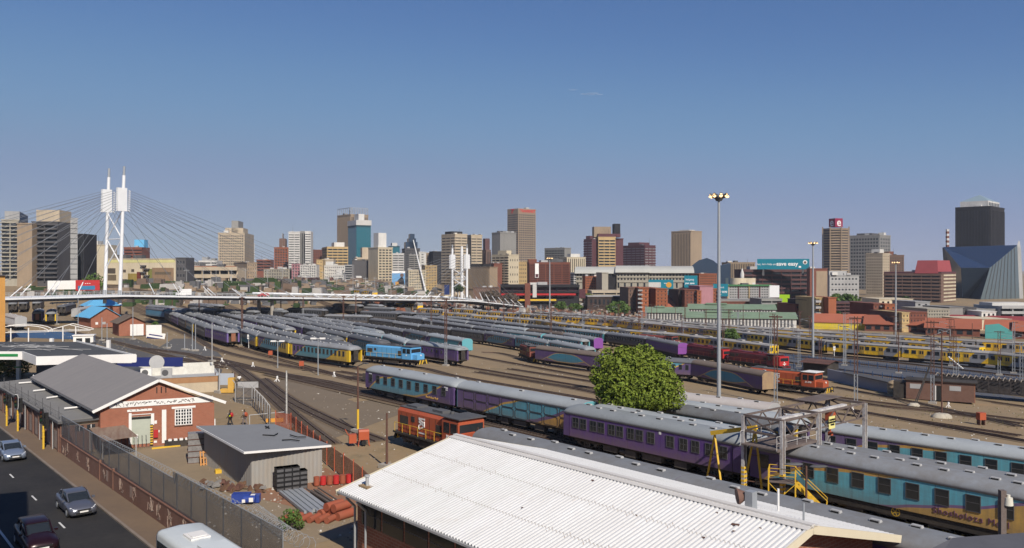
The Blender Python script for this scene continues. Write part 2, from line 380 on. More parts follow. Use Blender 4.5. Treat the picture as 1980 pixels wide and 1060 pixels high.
BEIM = mat('beige_rusty_paint', (.34, .24, .13), .7, .7, (.16, .09, .10), stretch=(1, 1, .5), scale=2); LILM = mat('lilac_paint', (.17, .12, .32), .5, .3); YELM = mat('yellow_door_paint', (.70, .46, .03), .5, .3)
GANG = mat('gangway_board', (.28, .12, .07), .8, .4)
UPW = [(-10.4, -.4), (-8.8, .1), (-6.5, .75), (-3.5, .97), (0, 1.5), (10, 1.9)]
LV = dict(
 plain=livery('purple_livery', [(-10, -.5), (10, -.5)], [(-10, -.6), (10, -.6)], A=(.095, .045, .19)),
 dark=livery('dark_livery', [(-10, -.5), (10, -.5)], [(-10, -.6), (10, -.6)], A=(.055, .06, .075)),
 wave=livery('wave_livery', UPW, [(-10, -.5), (-1, -.1), (2.5, .05), (5.5, .45), (8.2, 1.05), (10, 1.6)]),
 vanw=livery('van_wave_livery', [(-10, -.9), (-5.5, -.05), (-2.5, .55), (.5, .95), (4, 1.3), (10, 1.9)], [(-10, -.8), (2, -.15), (4, .1), (7, .55), (9.5, 1.0), (10.2, 1.3)], A=(.14, .09, .21), S2=(.14, .09, .21), B=(.50, .28, .07), w2=.16),
 right=livery('yellow_tail_livery', [(-10, -.45), (-8.6, .1), (-6.2, .62), (-3, .88), (1, 1.02), (4, 1.3), (10, 1.8)], [(-10, -.9), (-1, -.25), (1.5, .04), (4, .30), (7, .58), (10.2, 1.0)], A=(.16, .11, .24), S1=(.56, .33, .09), T=(.13, .42, .52), S2=(.2, .13, .27), B=(.58, .36, .10), w1=.11, w2=.09),
 tail=livery('yellow_end_livery', [(-10, -.4), (-8.2, .1), (-5, .9), (-3, 1.3), (10, 1.9)], [(-10, -.9), (0, -.2), (3, .1), (6, .75), (8, 1.0), (10, 1.2)], A=(.15, .075, .24), S1=(.58, .40, .08), T=(.09, .30, .38), S2=(.13, .1, .18), B=(.66, .42, .04), w2=.05),
 oval=livery('oval_livery', [(-10, -.1), (-7.5, .1), (-4, .75), (0, .95), (4, .75), (7.5, .1), (10, -.1)], [(-10, 1.1), (-7.5, .45), (-4, .08), (0, .0), (4, .12), (7.5, .5), (10, 1.1)], A=(.10, .055, .16), B=(.10, .055, .16), S1=(.36, .25, .12), S2=(.40, .26, .10), T=(.05, .22, .30), w1=.09, w2=.09),
 teal=livery('teal_livery', [(-10, -.4), (-9, .5), (-8, 1.2), (10, 1.9)], [(-10, -.9), (6, -.2), (8, .6), (9.5, 1.1), (10, 1.5)], T=(.08, .30, .36)),
 white=livery('white_livery', [(-10, -.5), (10, -.5)], [(-10, -.6), (10, -.6)], A=(.66, .66, .66), dirt=.2),
 blue=livery('blue_livery', [(-10, -.5), (10, -.5)], [(-10, -.6), (10, -.6)], A=(.10, .30, .45)),
)
W10 = [-8.6+1.85*i for i in range(10)]; W14 = [-8.4+1.28*i for i in range(14)]
def rowpts(pix, dz=3.9):
    return [W(x, y, dz) for x, y in pix]
def chain(pts, pitch, n, start=0.):
    """centres and headings of n coaches set end to end along a line, counted from its first point"""
    P = [Vector((p.x, p.y, 0)) for p in pts]; P.append(P[-1]+(P[-1]-P[-2])*20)
    P = smooth_line(P[:-1], 6)+[P[-1]]
    fine = resample(P, .25); out = []; i = int(start/.25)
    for _ in range(n):
        j = i+int(pitch/.25)
        if j >= len(fine): break
        a, b = fine[i], fine[j]; c = (a+b)/2; d = (a-b); out.append((Vector((c.x, c.y, gz(c.x, c.y)+.19)), math.atan2(d.y, d.x))); i = j
    return out
# ---------------------------------------------------------------- prototypes and the rows of the yard
PROTO = {}
def proto(key):
    if key in PROTO: return None
    return key
VARS = {  # key: livery, end colour, roof, kwargs
 'Lp': ('plain', LILM, GREYR, dict(vents=7, wins=W10, winmesh=WINSM, gang=GANG)),
 'Ld': ('dark', UNDER, GREYR, dict(vents=6, wins=W10, winmesh=WINSM)),
 'Lt': ('teal', YELM, GREYR, dict(vents=7, wins=W14, winmesh=WINS)),
 'Lw': ('tail', YELM, GREYR, dict(vents=9, wins=W14, winmesh=WINS)),
 'Lr': ('right', YELM, GREYR, dict(vents=9, wins=W14, winmesh=WINS)),
 'Lf': ('dark', UNDER, ROOFL, dict(vents=6)),
 'Lb': ('blue', TEALM, ROOFD, dict(vents=5, van=True)),
 'Pp': ('plain', PURM, ROOFL, dict(vents=7, wins=W10[1:8], winmesh=WINSM)),
 'Tt': ('teal', TEALM, ROOFL, dict(vents=5, van=True)),
 'Tv': ('teal', TEALM, ROOFL, dict(vents=5, wins=W14, winmesh=WINS)),
 'Dk': ('dark', UNDER, ROOFD, dict(vents=7, wins=W14, winmesh=WINS)),
 'Wv': ('wave', PURM, ROOFD, dict(vents=5, wins=W14, winmesh=WINS)),
 'Ov': ('oval', PURM, ROOFB, dict(vents=4, van=True)),
 'Ob': ('oval', BEIM, ROOFB, dict(vents=4, van=True)),
 'Mg': ('plain', MAGM, GREYR, dict(vents=5, van=True)),
 'Wh': ('white', GREYL, ROOFW, dict(vents=7, van=True)),
 'Br': ('plain', PURM, ROOFB, dict(vents=6, wins=W10, winmesh=WINSM)),
}
def coach_at(key, loc, rz, label, group, detail=1):
    k = (key, detail)
    if k not in PROTO:
        lv, ec, rf, kw = VARS[key]
        PROTO[k] = t = coach(label, LV[lv], ec, rf, detail, group=group, **kw); t.location = loc; t.rotation_euler = (0, 0, rz); return t
    return dup(PROTO[k], loc, rz, label, group)
ORD = ['nearest', 'second', 'third', 'fourth', 'fifth', 'sixth', 'seventh', 'eighth', 'ninth', 'tenth', 'eleventh', 'twelfth', 'thirteenth', 'fourteenth', 'fifteenth', 'sixteenth']
KDESC = {'Lf': 'pale roofed coach', 'Lp': 'purple coach with small windows', 'Ld': 'dark grimy coach', 'Lt': 'teal coach with grey roof', 'Lw': 'purple, teal and yellow coach', 'Lr': 'teal coach with yellow tail',
 'Lb': 'blue van', 'Pp': 'purple coach with pale roof', 'Tt': 'teal van with rounded flat end', 'Tv': 'teal coach with pale roof', 'Dk': 'dark roofed coach', 'Wv': 'purple and teal coach with dark roof',
 'Ov': 'brown roofed van with a teal oval', 'Ob': 'brown roofed van with rusty beige end', 'Mg': 'van with a bright violet end', 'Wh': 'white van', 'Br': 'brown roofed purple coach'}
ROWS = [
 ('leftmost long row', [(452,639),(404,629),(381,621),(359,613),(325,601),(304,595),(280,589)], 'Lp Ld Lw Ld Lp Ld Lb Lb Lb', 70),
 ('yellow-ended row', [(690,672),(620,664),(565,656),(500,643),(440,626),(387,610),(340,598),(300,590)], 'Lw Lw Lr Lw Ld Lp Ld Lp Ld Lp', 60),
 ('row behind the yellow-ended row', [(672,664),(573,647),(480,627),(424,614),(357,598),(320,591)], 'Dk Lw Ld Lt Ld Lp Dk Ld', 0),
 ('broken row two behind the yellow end', [(655,653),(579,638),(549,630),(500,619),(430,604),(395,598)], 'Lt . Lr Ld Lp Ld Dk', 0),
 ('row behind the blue locomotive', [(745,659),(658,643),(531,618),(480,609),(424,600)], 'Wv Lt Ld Lp Ld Dk Ld', 0),
 ('row right of the blue locomotive', [(897,672),(785,657),(740,646),(665,635),(582,620),(494,604),(440,597)], 'Pp Tv Tt Ld Lp Ld Ld Dk Ld', 160),
 ('short pale row above the blue locomotive', [(735,640),(626,621),(559,607),(508,597)], 'Tv Ld Lp Ld Dk Ld', 0),
 ('round-ended teal van row', [(905,656),(822,644),(760,634),(590,607),(530,600)], 'Tt Wv Dk Dk Lp Ld Dk Ld Dk', 130),
 ('row beside the oval van', [(1143,671),(1050,657),(942,642),(822,629),(720,614),(640,605),(585,597)], 'Tv Tv Wv Dk Dk Ld Dk Ld Dk Ld Dk Dk', 0),
 ('second row beyond the oval van', [(1134,657),(1040,645),(953,635),(796,612),(720,601),(660,595)], 'Tv Tt Dk Ld Dk Ld Dk Ld Dk Dk', 0),
 ('violet-ended van row', [(1158,655),(1117,647),(960,629),(850,614),(750,599)], 'Mg Br Tv Dk Ld Dk Dk Ld Dk', 0),
 ('row just before the yellow trains', [(1322,665),(1240,650),(1082,633),(1012,627),(960,621),(856,610),(720,594)], 'Mg Dk Tv Dk Ld Dk Ld Dk Ld Dk Dk Dk', 0),
]
for desc, pix, keys, ext in ROWS:
    P = rowpts(pix); ks = keys.split(); u = (P[0]-P[1]).normalized(); fx = (P[-1]-P[-2]).normalized(); far = [P[-1]+(P[-1]-P[-2]).normalized()*d_ for d_ in ()]
    fd_ = (Vector((-.55, .835, 0))*.5+Vector((fx.x, fx.y, 0))*.5).normalized(); P = P+[P[-1]+fd_*q_ for q_ in (60, 140, 260)]
    ks = ks+[['Ld', 'Dk', 'Ld', 'Lf', 'Dk'][q_ % 5] for q_ in range(30)]; ch = [c_ for c_ in chain(P, 20.75, len(ks)) if 520+(CH-c_[0].z-4)*FX/c_[0].y > 585]
    line = [P[0]+u*ext] if ext else []
    track(line+P, sleepers=False)
    for i, ((loc, rz), k) in enumerate(zip(ch, ks)):
        if k == '.': continue
        end = 'nearest' if i == 0 else ORD[i]
        coach_at(k, loc, rz, '%s, %s of the %s' % (KDESC[k], end, desc) if i else '%s, nearest of the %s' % (KDESC[k], desc), 'coaches parked in the '+desc, 1 if loc.y < 330 else 0)
# row with the oval vans, then the near rows, given by their own lines on the ground
VROW = [W(1490,720,3.9), W(1300,693,3.9), W(1176,685,3.9), W(1056,672,3.9), W(973,655,3.9), W(925,652,3.9)]
vch = chain(VROW, 20.75, 4)
coach_at('Ob', *vch[0], 'brown roofed purple van with teal oval and rusty beige end behind the light mast', 'coaches on the oval van line')
coach_at('Wv', *vch[1], 'purple and teal coach with many windows passing behind the big tree', 'coaches on the oval van line')
coach_at('Ov', *vch[2], 'brown roofed van with teal oval left of the big tree', 'coaches on the oval van line')
track([VROW[0]+(VROW[0]-VROW[1]).normalized()*90]+VROW, False)
def at(o, d, t, n=0, h=0):
    x = o[0]+d[0]*t+n*(-d[1]) if False else o[0]+d[0]*t-d[1]*n; y = o[1]+d[1]*t+d[0]*n
    return Vector((x, y, gz(x, y)+.19+h))
U = (.645, -.764); RZ = math.atan2(U[1], U[0])
def near(key, start, i, label, group=None, d=U, back=False, **kw):
    rz = math.atan2(d[1], d[0]); loc = at(start, d, 10.2+20.75*i)
    lv, ec, rf, k2 = VARS[key] if isinstance(key, str) else key
    kk = dict(k2); kk.update(kw); t = coach(label, LV[lv], ec, rf, 2, group=group, **kk); t.location = loc; t.rotation_euler = (0, 0, rz); return t
G = 'coaches in the near rows'
INK = mat('gold_lettering', (.55, .33, .10), .5, .1); INKP = mat('purple_lettering', (.13, .06, .10), .5, .1); INKW = mat('white_lettering', (.7, .7, .7), .5, .1)
def crest(t, x, z=2.75):
    MB().box(-.35, .35, -.02, 0, .08, .3).box(-.35, .35, -.02, 0, -.12, .02).obj('class_sign', INKW, t, (x, -1.425, z))
def exA(t):
    crest(t, -9.0+.3); crest(t, 8.5); text('lettering', 'Shosholoza Meyl', .38, INK, t, (5.6, -1.44, 1.42))
def panels(t):
    m = MB(); xs = [-8.9+2.28*i for i in range(8)]
    for x in xs:
        for z0, z1 in ((1.16, 2.08), (2.18, 3.06)):
            a, b = x+.1, x+2.08
            n = 5
            pts = []
            for cx, cz, a0 in ((b-.22, z1-.22, 0), (a+.22, z1-.22, 90), (a+.22, z0+.22, 180), (b-.22, z0+.22, 270)):
                for k in range(4): an = R(a0+30*k); pts.append((cx+.22*math.cos(an), -1.43, cz+.22*math.sin(an)))
            pts.append(pts[0])
            for p, q in zip(pts, pts[1:]): m.beam(p, q, .04, .05)
    m.obj('panel_beading', UNDER, t)
ra = (-18.9, 113.1)
dA = Vector((.650, -.760)).normalized(); dA = (dA.x, dA.y)
near(('wave', PURM, ROOFL, dict(vents=4, wins=W10)), ra, 0, 'purple coach with teal wave and ten windows, left end of the near row', G, dA, extra=exA)
near(('vanw', TEALM, ROOFL, dict(vents=3, van=True)), ra, 1, 'van with rounded rectangular panels between the teal wave coach and the purple coach', G, dA, extra=panels)
near(('plain', PURM, ROOFL, dict(vents=9, wins=W10)), ra, 2, 'coach mostly hidden behind the long purple coach', G, dA)
near(('right', PURM, GREYR, dict(vents=9, wins=W10)), ra, 3, 'grey roof coach between the big teal coach and the gantry', G, dA)
track([Vector((ra[0]+dA[0]*t, ra[1]+dA[1]*t, 0)) for t in (-60, -20, 40, 110)])
rp = (5.9, 80.7); W13 = [-8.3, -7.3, -6.0, -5.0, -3.7, -2.7, -1.4, -.4, .9, 3.0, 4.4, 5.6, 7.0, 8.3]
def exP(t):
    MB().box(-.12, .12, -.02, 0, -.12, .12).obj('class_sign', WHITE, t, (1.9, -1.425, 2.98)); MB().box(-.02, .9, -.08, 0, 1.1, 2.9).obj('door', PURM, t, (9.3, -1.43, 0))
WIN4 = MB().box(-.36, .36, -.02, .02, -.44, .44, 0).box(-.36, .36, -.035, .035, -.02, .03, 1).box(-.02, .02, -.034, .034, -.44, .44, 1).box(-.42, -.36, -.035, .035, -.5, .5, 1).box(.36, .42, -.035, .035, -.5, .5, 1).box(-.36, .36, -.035, .035, .44, .5, 1).box(-.36, .36, -.035, .035, -.5, -.44, 1).mesh('window', [GLASS, WFR])
WIN5 = win_mb(.8, .95).mesh('window', [GLASS, WFR])
near(('plain', PURM, ROOFL, dict(vents=10, wins=W13, winmesh=WIN4)), rp, 0, 'long plain purple coach with paired windows in front of the big tree', G, extra=exP)
def exS(t):
    text('lettering', 'Shosholoza Meyl', .56, INKP, t, (5.9, -1.44, 1.5), space=1.18)
    m = MB()
    for a in range(0, 360, 30): m.beam((.28*math.cos(R(a)), 0, .28*math.sin(R(a))), (.28*math.cos(R(a+30)), 0, .28*math.sin(R(a+30))), .05)
    for a in range(0, 360, 72): m.beam((0, 0, 0), (.28*math.cos(R(a)), 0, .28*math.sin(R(a))), .05)
    m.obj('yellow_wheel_mark', YELP, t, (1.2, -1.3, .78))
    MB().box(-9.6, 9.6, -1.32, -1.28, .5, 1.04).obj('skirt', UNDER, t)
near(('right', PURM, GREYR, dict(vents=12, wins=[-8.8+1.86*i for i in range(10)], winmesh=WIN5)), rp, 1, 'big teal coach with purple and yellow sweeps in the right foreground', G, extra=exS)
near(('right', PURM, GREYR, dict(vents=12, wins=W10, winmesh=WIN5)), rp, 2, 'coach beyond the right edge behind the lamp post', G)
track([Vector((rp[0]+U[0]*t, rp[1]+U[1]*t, 0)) for t in (-70, -25, 30, 80)])
rq = (-2.2, 67.3)
for i in range(2): near(('plain', PURM, GREYR, dict(vents=9, wins=W10, van=True)), (rq[0], rq[1]) if i == 0 else (rq[0]-U[0]*.65, rq[1]-U[1]*.65), i, ['grey roof with hatches just behind the white corrugated roof, far part', 'grey roof with hatches just behind the white corrugated roof, near part'][i], G)
dB = (.64, -.768); rb = (11.9, 89.6)
near(('teal', YELM, GREYR, dict(vents=9, wins=W10, winmesh=WIN5)), rb, 0, 'pale teal coach with square windows right of the big tree', G, dB)
dC = (.70, -.714)
near(('wave', PURM, ROOFL, dict(vents=8, wins=W10)), (13.2, 92.2), 0, 'grey roof just beyond the pale teal coach', G, dC)
near(('right', PURM, ROOFL, dict(vents=10, wins=W10, winmesh=WIN5)), (28.6, 76.6), 0, 'purple and teal coach behind the rusty gantry on the far right', G, dC)
near(('white', GREYL, ROOFW, dict(vents=8, van=True)), (13.2, 101.6), 0, 'white van with streaky pale roof right of the light mast foot', G, (.72, -.694))
track([Vector((13.2+.70*t, 92.2-.714*t, 0)) for t in (-25, 20, 70, 110)]); track([Vector((11.9+.64*t, 89.6-.768*t, 0)) for t in (-60, 0, 15, 24)]); track([Vector((13.2+.72*t, 101.6-.694*t, 0)) for t in (-60, 0, 40, 100)])
# ---------------------------------------------------------------- yellow commuter trains
def emu_mat():
    m = D.materials.new('yellow_and_grey_train'); m.use_nodes = True; nt = m.node_tree; b = nt.nodes['Principled BSDF']
    tc = nt.nodes.new('ShaderNodeTexCoord'); sp = nt.nodes.new('ShaderNodeSeparateXYZ'); nt.links.new(tc.outputs['Object'], sp.inputs[0])
    v = _math(nt, 'FRACT', _math(nt, 'DIVIDE', _math(nt, 'SUBTRACT', _math(nt, 'ADD', sp.outputs[0], 40), _math(nt, 'MULTIPLY', sp.outputs[2], 1.1)), 9.4))
    c = _mix(nt, _math(nt, 'LESS_THAN', v, .6), (.26, .26, .27), (.85, .50, .015))
    n = _noise(nt, tc.outputs['Object'], 1.2, 6); c = _mix(nt, _math(nt, 'MULTIPLY', _step(nt, n, .45, .7), .4), c, (.13, .11, .09))
    nt.links.new(c, b.inputs['Base Color']); b.inputs['Roughness'].default_value = .55; return m
EMU = emu_mat(); EMUY = mat('train_front_yellow', (.75, .5, .02), .5, .2); EMUR = mat('train_roof', (.30, .29, .28), .8, .5, (.16, .14, .13), rnd=.2)
EROOF = MB().loft([[(x, y, z) for y, z in roofprof(1.45, 3.3, 3.85)] for x in (-9.9, 9.9)]).box(-4, -1.5, -.5, .5, 3.85, 4.1).box(2, 5, -.5, .5, 3.85, 4.05).mesh('roof', [EMUR])
EWIN = win_mb(.95, .8, False).mesh('window', [GLASS, WFR]); EDOOR = MB().box(-.65, .65, -.02, .02, 1.15, 3.1, 0).box(-.45, -.08, -.03, .03, 2.1, 2.85, 1).box(.08, .45, -.03, .03, 2.1, 2.85, 1).mesh('door', [mat('train_door', (.55, .33, .04), .5, .4, (.2, .18, .15)), GLASS])
PANT = MB()
for s in (-1, 1): PANT.beam((0, s*.5, 4.1), (.9, s*.4, 4.6), .05).beam((.9, s*.4, 4.6), (0, s*.35, 5.2), .05)
PANT.beam((0, -.7, 5.22), (0, .7, 5.22), .07).box(-.6, .6, -.6, .6, 4.0, 4.1); PANT = PANT.mesh('pantograph', [GREYD])
def emu(label, front, group, pan):
    t = thing('commuter_train_car', label, 'train car', (0, 0, 0), 0, group)
    m = MB(); m.box(-9.8, 9.8, -1.42, 1.42, 1.0, 3.35, 0)
    m.obj('body', [EMU], t); link('roof', EROOF, t); link('underframe', UNDF, t)
    for s in (-1, 1): link('bogie', BOGF, t, (s*6.8, 0, 0))
    for x in (-8.6, -6.9, -3.2, -1.5, 1.4, 3.1, 6.9, 8.6): link('window', EWIN, t, (x, -1.435, 2.5))
    for x in (-5.1, 0-.05, 5.0): link('door', EDOOR, t, (x, -1.44, 0))
    if pan: link('pantograph', PANT, t, (-2.7, 0, 0))
    if front: MB().box(9.8, 9.95, -1.4, 1.4, .9, 3.5, 0).box(9.95, 9.98, -1.2, -.3, 2.2, 3.0, 1).box(9.95, 9.98, .3, 1.2, 2.2, 3.0, 1).box(9.8, 10.05, -.4, .4, 1, 3.3, 0).obj('cab_front', [EMUY, GLASS], t)
    KIDS[t.name] = list(t.children); return t
EP = {}
for desc, pix, n, front, ext in (
  ('front yellow train beside the red locomotives', [(1497,667),(1380,653),(1290,643),(1200,636),(1084,624),(1033,617),(901,607)], 13, True, 90),
  ('yellow train above the blue walled platform', [(2090,697),(1980,685),(1720,667),(1600,658),(1506,648),(1390,637),(1300,628)], 11, False, 0),
  ('third yellow train from the platform', [(1900,670),(1700,655),(1500,641),(1382,632),(1240,620),(1081,610)], 12, True, 60),
  ('farthest yellow train along the red roofs', [(2060,667),(1860,656),(1700,647),(1440,631),(1200,613)], 10, False, 0)):
    P = rowpts(pix); u = (P[0]-P[1]).normalized(); track(([P[0]+u*ext] if ext else [])+P, False)
    for i, (loc, rz) in enumerate(chain(P, 20.0, n)):
        k = (front and i == 0, i % 3 == 1); lab = '%s car of the %s' % (ORD[i] if i else ('front' if front else 'nearest'), desc)
        if k not in EP: t = EP[k] = emu(lab, k[0], 'cars of the '+desc, k[1]); t.location = loc; t.rotation_euler = (0, 0, rz)
        else: dup(EP[k], loc, rz, lab, 'cars of the '+desc)
# ---------------------------------------------------------------- locomotives
def loco(label, loc, rz, col, L=15., cabroof=GREYD, logo=True, num=None, chev=True, hood=GREYD, name='diesel_locomotive', group=None, red=False):
    t = thing(name, label, 'locomotive', loc, rz, group); h = L/2; c0 = h-4.4; c1 = h-2.0
    m = MB(); m.prism([(-1.2, 1.35), (-1.2, 3.3), (-.9, 3.6), (.9, 3.6), (1.2, 3.3), (1.2, 1.35)], -h+.6, c0, 0)
    for i in range(7): x = -h+1.2+i*(L-6)/7; m.box(x, x+.03, -1.215, 1.215, 1.5, 3.2, 1)
    m.obj('engine_hood', [col, UNDER], t)
    MB().box(-h+.55, c0+.05, -.95, .95, 3.6, 3.68).box(-h+1.2, -h+3, -.6, .6, 3.68, 3.85).box(-1, .6, -.45, .45, 3.68, 3.9).tube((1.5, 0, 3.6), (1.5, 0, 3.95), .2, .2, 8).obj('roof_panels', hood, t)
    for g_ in ((-h+1.0, -h+2.4, -1.23, 1.23, 2.1, 2.9), (-h+2.9, -h+3.5, -1.23, 1.23, 2.5, 3.0), (c0-1.2, c0-.4, -1.23, 1.23, 1.8, 2.8)): MB().box(*g_).obj('grille', UNDER, t)
    m = MB(); m.box(c0, c1, -1.42, 1.42, 1.3, 3.45, 0); m.box(c0-.08, c1+.25, -1.5, 1.5, 3.72, 3.8, 1)
    m.prism([(-1.42, 3.45), (-1.1, 3.74), (1.1, 3.74), (1.42, 3.45)], c0, c1, 0); cb = m.obj('cab', [col, cabroof], t)
    for y in (-1.43, 1.43): MB().box(c0+.25, c0+1.1, y-.02, y+.02, 2.4, 3.3).box(c0+1.3, c1-.2, y-.02, y+.02, 2.4, 3.3).obj('side_window', GLASS, cb)
    for y in (-1.28, -.45, .38): MB().box(c1-.01, c1+.03, y, y+.85 if y < .3 else y+.9, 2.55, 3.25).obj('windscreen', GLASS, cb)
    m = MB(); m.prism([(-1.0, 1.3), (-1.0, 2.2), (-.7, 2.45), (.7, 2.45), (1.0, 2.2), (1.0, 1.3)], c1, h-.75, 0); m.obj('nose', [col], t)
    MB().tube((h-.76, 0, 2.1), (h-.66, 0, 2.1), .16, .16, 10).obj('headlight', WHITE, t)
    m = MB(); m.box(-h, h, -1.4, 1.4, 1.12, 1.3, 0); m.box(-h+.5, h-.5, -1.1, 1.1, .8, 1.12, 0); m.box(-2.1, 1.9, -1.2, 1.2, .35, 1.0, 0)
    for s in (-1, 1): m.box(min(s*h, s*(h+.5)), max(s*h, s*(h+.5)), -.12, .12, .75, 1.0, 0)
    m.obj('underframe', [UNDER], t)
    for s in (-1, 1):
        b = MB()
        for x in (-1.5, 0, 1.5): wheelset(b, x); b.box(x-.2, x+.2, -1.1, -.92, .35, .85, 1); b.box(x-.2, x+.2, .92, 1.1, .35, .85, 1)
        b.box(-2.0, 2.0, -1.06, -.94, .6, .8, 1); b.box(-2.0, 2.0, .94, 1.06, .6, .8, 1); b.obj('bogie', [BLACK, FRAME], t, (s*(h-3.1), 0, 0))
    r = MB()
    for s in (-1, 1):
        for x in [-h+.3+i*(c0+h-.3)/6 for i in range(7)]: r.tube((x, s*1.36, 1.3), (x, s*1.36, 2.15), .025, .025, 5)
        r.tube((-h+.3, s*1.36, 2.15), (c0, s*1.36, 2.15), .025, .025, 5)
    r.obj('handrail', YELP if not red else ORGP, t)
    for s in (-1, 1):
        e = MB(); w = 8
        for i in range(w):
            y0 = -1.35+2.7*i/w; y1 = y0+2.7/w; sl = .3 if i < w/2 else -.3
            e.hexa([(0, y0, .5), (.06, y0, .5), (.06, y1, .5), (0, y1, .5)], [(0, y0+sl, 1.3), (.06, y0+sl, 1.3), (.06, y1+sl, 1.3), (0, y1+sl, 1.3)], i % 2)
        e.obj('buffer_beam', [YELP, BLACK] if chev else [col, col], t, (s*(h-.02), 0, 0), 0 if s > 0 else math.pi)
    if logo:
        m = MB(); x = -1.6
        for dx, z0, z1 in ((0, 1.7, 2.0), (0, 3.0, 3.2)): m.box(x-.5, x+.5, -1.24, -1.21, z0-.08, z0+.06)
        for a, b in (((-.45, 2.0), (.45, 2.35)), ((-.45, 2.35), (.45, 2.7)), ((-.45, 2.7), (.45, 2.35)), ((-.45, 2.9), (.45, 2.6)), ((-.45, 2.05), (-.45, 2.35)), ((.45, 2.35), (.45, 2.8))): m.beam((x+a[0], -1.23, a[1]), (x+b[0], -1.23, b[1]), .04, .13)
        m.obj('logo', WHITE, t)
    if num: text('number', num, .42, WHITE, t, ((c0+c1)/2, -1.45, 2.05)); 
    return t
LOCB = mat('light_blue_paint', (.12, .38, .68), .4, .3, (.1, .22, .35)); LOCR = mat('maroon_paint', (.13, .018, .025), .5, .35, (.08, .04, .04))
u2 = Vector((.65, -.76, 0))
lo = at((-10.4, 80.5), U, 6.3); loco('orange diesel locomotive with a white logo beside the dirt clearing', lo, RZ, ORGP, 12.6, num='35-214')
a = W(705, 701, 0); b = W(806, 713, 0); c = (a+b)/2; d = b-a; loco('light blue diesel locomotive with yellow and black chevrons', (c.x+.9, c.y+.8, gz(c.x, c.y)+.19), math.atan2(d.y, d.x), LOCB, 15, logo=False, num='35')
track([a-d.normalized()*40, a+Vector((.9, .8, 0)), b+Vector((.9, .8, 0)), W(885,729), W(1133,772), W(1250,795)])
a = W(1606, 768, 0)+Vector((-.2, .5, 0)); dO = Vector((.68, -.73, 0)); c = a-dO*7.2; lo2 = loco('orange diesel locomotive with a white cab roof behind the gantry', (c.x, c.y, gz(c.x, c.y)+.19), math.atan2(dO.y, dO.x), ORGP, 15, WHITE, num='31-078')
track([a-dO*60, a-dO*20, a, a+dO*40, a+dO*90])
RR = [W(1523, 689, 3.8), W(1405, 675, 3.8), W(1300, 660, 3.8), W(1230, 652, 3.8)]
for i, (loc, rz) in enumerate(chain(RR, 17.5, 2)):
    t = loco(['maroon locomotive with bright red cab beside the yellow train front', 'maroon locomotive coupled behind the one beside the yellow train'][i], loc, rz, LOCR, 17, logo=False, name='maroon_locomotive', red=True, chev=False, hood=LOCR)
    MB().box(-1.05, .9, -1.46, 1.46, 1.4, 3.4, 0).box(.9, .93, -1.2, 1.2, 2.4, 3.1, 1).box(.93, .96, -.5, .5, 1.7, 1.85, 2).box(.93, .96, -.1, .1, 1.4, 1.8, 2).obj('cab_front', [REDP, GLASS, WHITE], t, (6.9, 0, 0))
track([RR[0]+(RR[0]-RR[1]).normalized()*90]+RR, False)
vl = chain(VROW, 20.75, 5)[3]; loco('small reddish brown locomotive coupled to the oval van line', vl[0]+Vector((4*math.cos(vl[1]), 4*math.sin(vl[1]), 0)), vl[1], mat('brown_red_paint', (.22, .07, .05), .7, .5), 11, logo=False)
c = W(1276, 660, 2); loco('red brown locomotive left of the maroon pair', (c.x, c.y, gz(c.x, c.y)+.19), -.85, mat('brown_red_paint2', (.24, .06, .05), .7, .4), 15, logo=False)
# coaches at the far left, below the bridge
LG = 'coaches in the small yard at the far left'
for x, y, k, lab, ang in ((72, 628, 'Lp', 'purple coach at the far left with a dark open end', -62), (98, 629, 'Lt', 'coach with yellow doors right of the far left purple coach', -62), (41, 641, 'Wh', 'white ended coach by the yellow brick block', -50), (24, 606, 'Ld', 'grey roof far left under the bridge', -60), (44, 605, 'Dk', 'dark roof second from left under the bridge', -62), (70, 604, 'Ld', 'dark roof third from left under the bridge', -64), (118, 612, 'Dk', 'black coach left of the blue roofed building', -72), (146, 620, 'Wh', 'white fronted van left of the blue roofed building', -76)):
    p = W(x, y, 0); a = R(ang); coach_at(k, Vector((p.x-10.5*math.cos(a), p.y-10.5*math.sin(a), gz(p.x, p.y)+.19)), a, lab, LG, 1)
# burnt out wagon on the right
p = W(1925, 772, 0); t = thing('burnt_wagon', 'burnt out black wagon with bare roof ribs at the right edge', 'wagon', (p.x, p.y, gz(p.x, p.y)+.19), -.72)
m = MB(); m.box(-9.5, 9.5, -1.35, 1.35, .9, 1.15)
for x in [-9.4+i*1.7 for i in range(12)]: m.box(x, x+.15, -1.4, -1.3, 1.1, 3.3); m.box(x, x+.15, 1.3, 1.4, 1.1, 3.3)
m.box(-9.5, -5.5, -1.38, -1.32, 1.1, 3.3); m.box(-1, 2.5, -1.38, -1.32, 1.1, 2.2); m.box(4, 9.5, -1.38, -1.32, 1.1, 3.2); m.box(-9.5, 9.5, 1.3, 1.36, 1.1, 3.3)
BURN = mat('burnt_steel', (.035, .032, .033), .9, .6, (.12, .10, .09), scale=2); m.obj('body', BURN, t)
m = MB()
for x in [-9.4+i*.9 for i in range(22)]: m.beam((x, -1.4, 3.3), (x, 0, 3.75), .12).beam((x, 0, 3.75), (x, 1.4, 3.3), .12)
m.obj('roof_ribs', mat('bare_ribs', (.28, .24, .2), .9, .5), t)
for s in (-1, 1): link('bogie', BOGIE, t, (s*7, 0, 0))
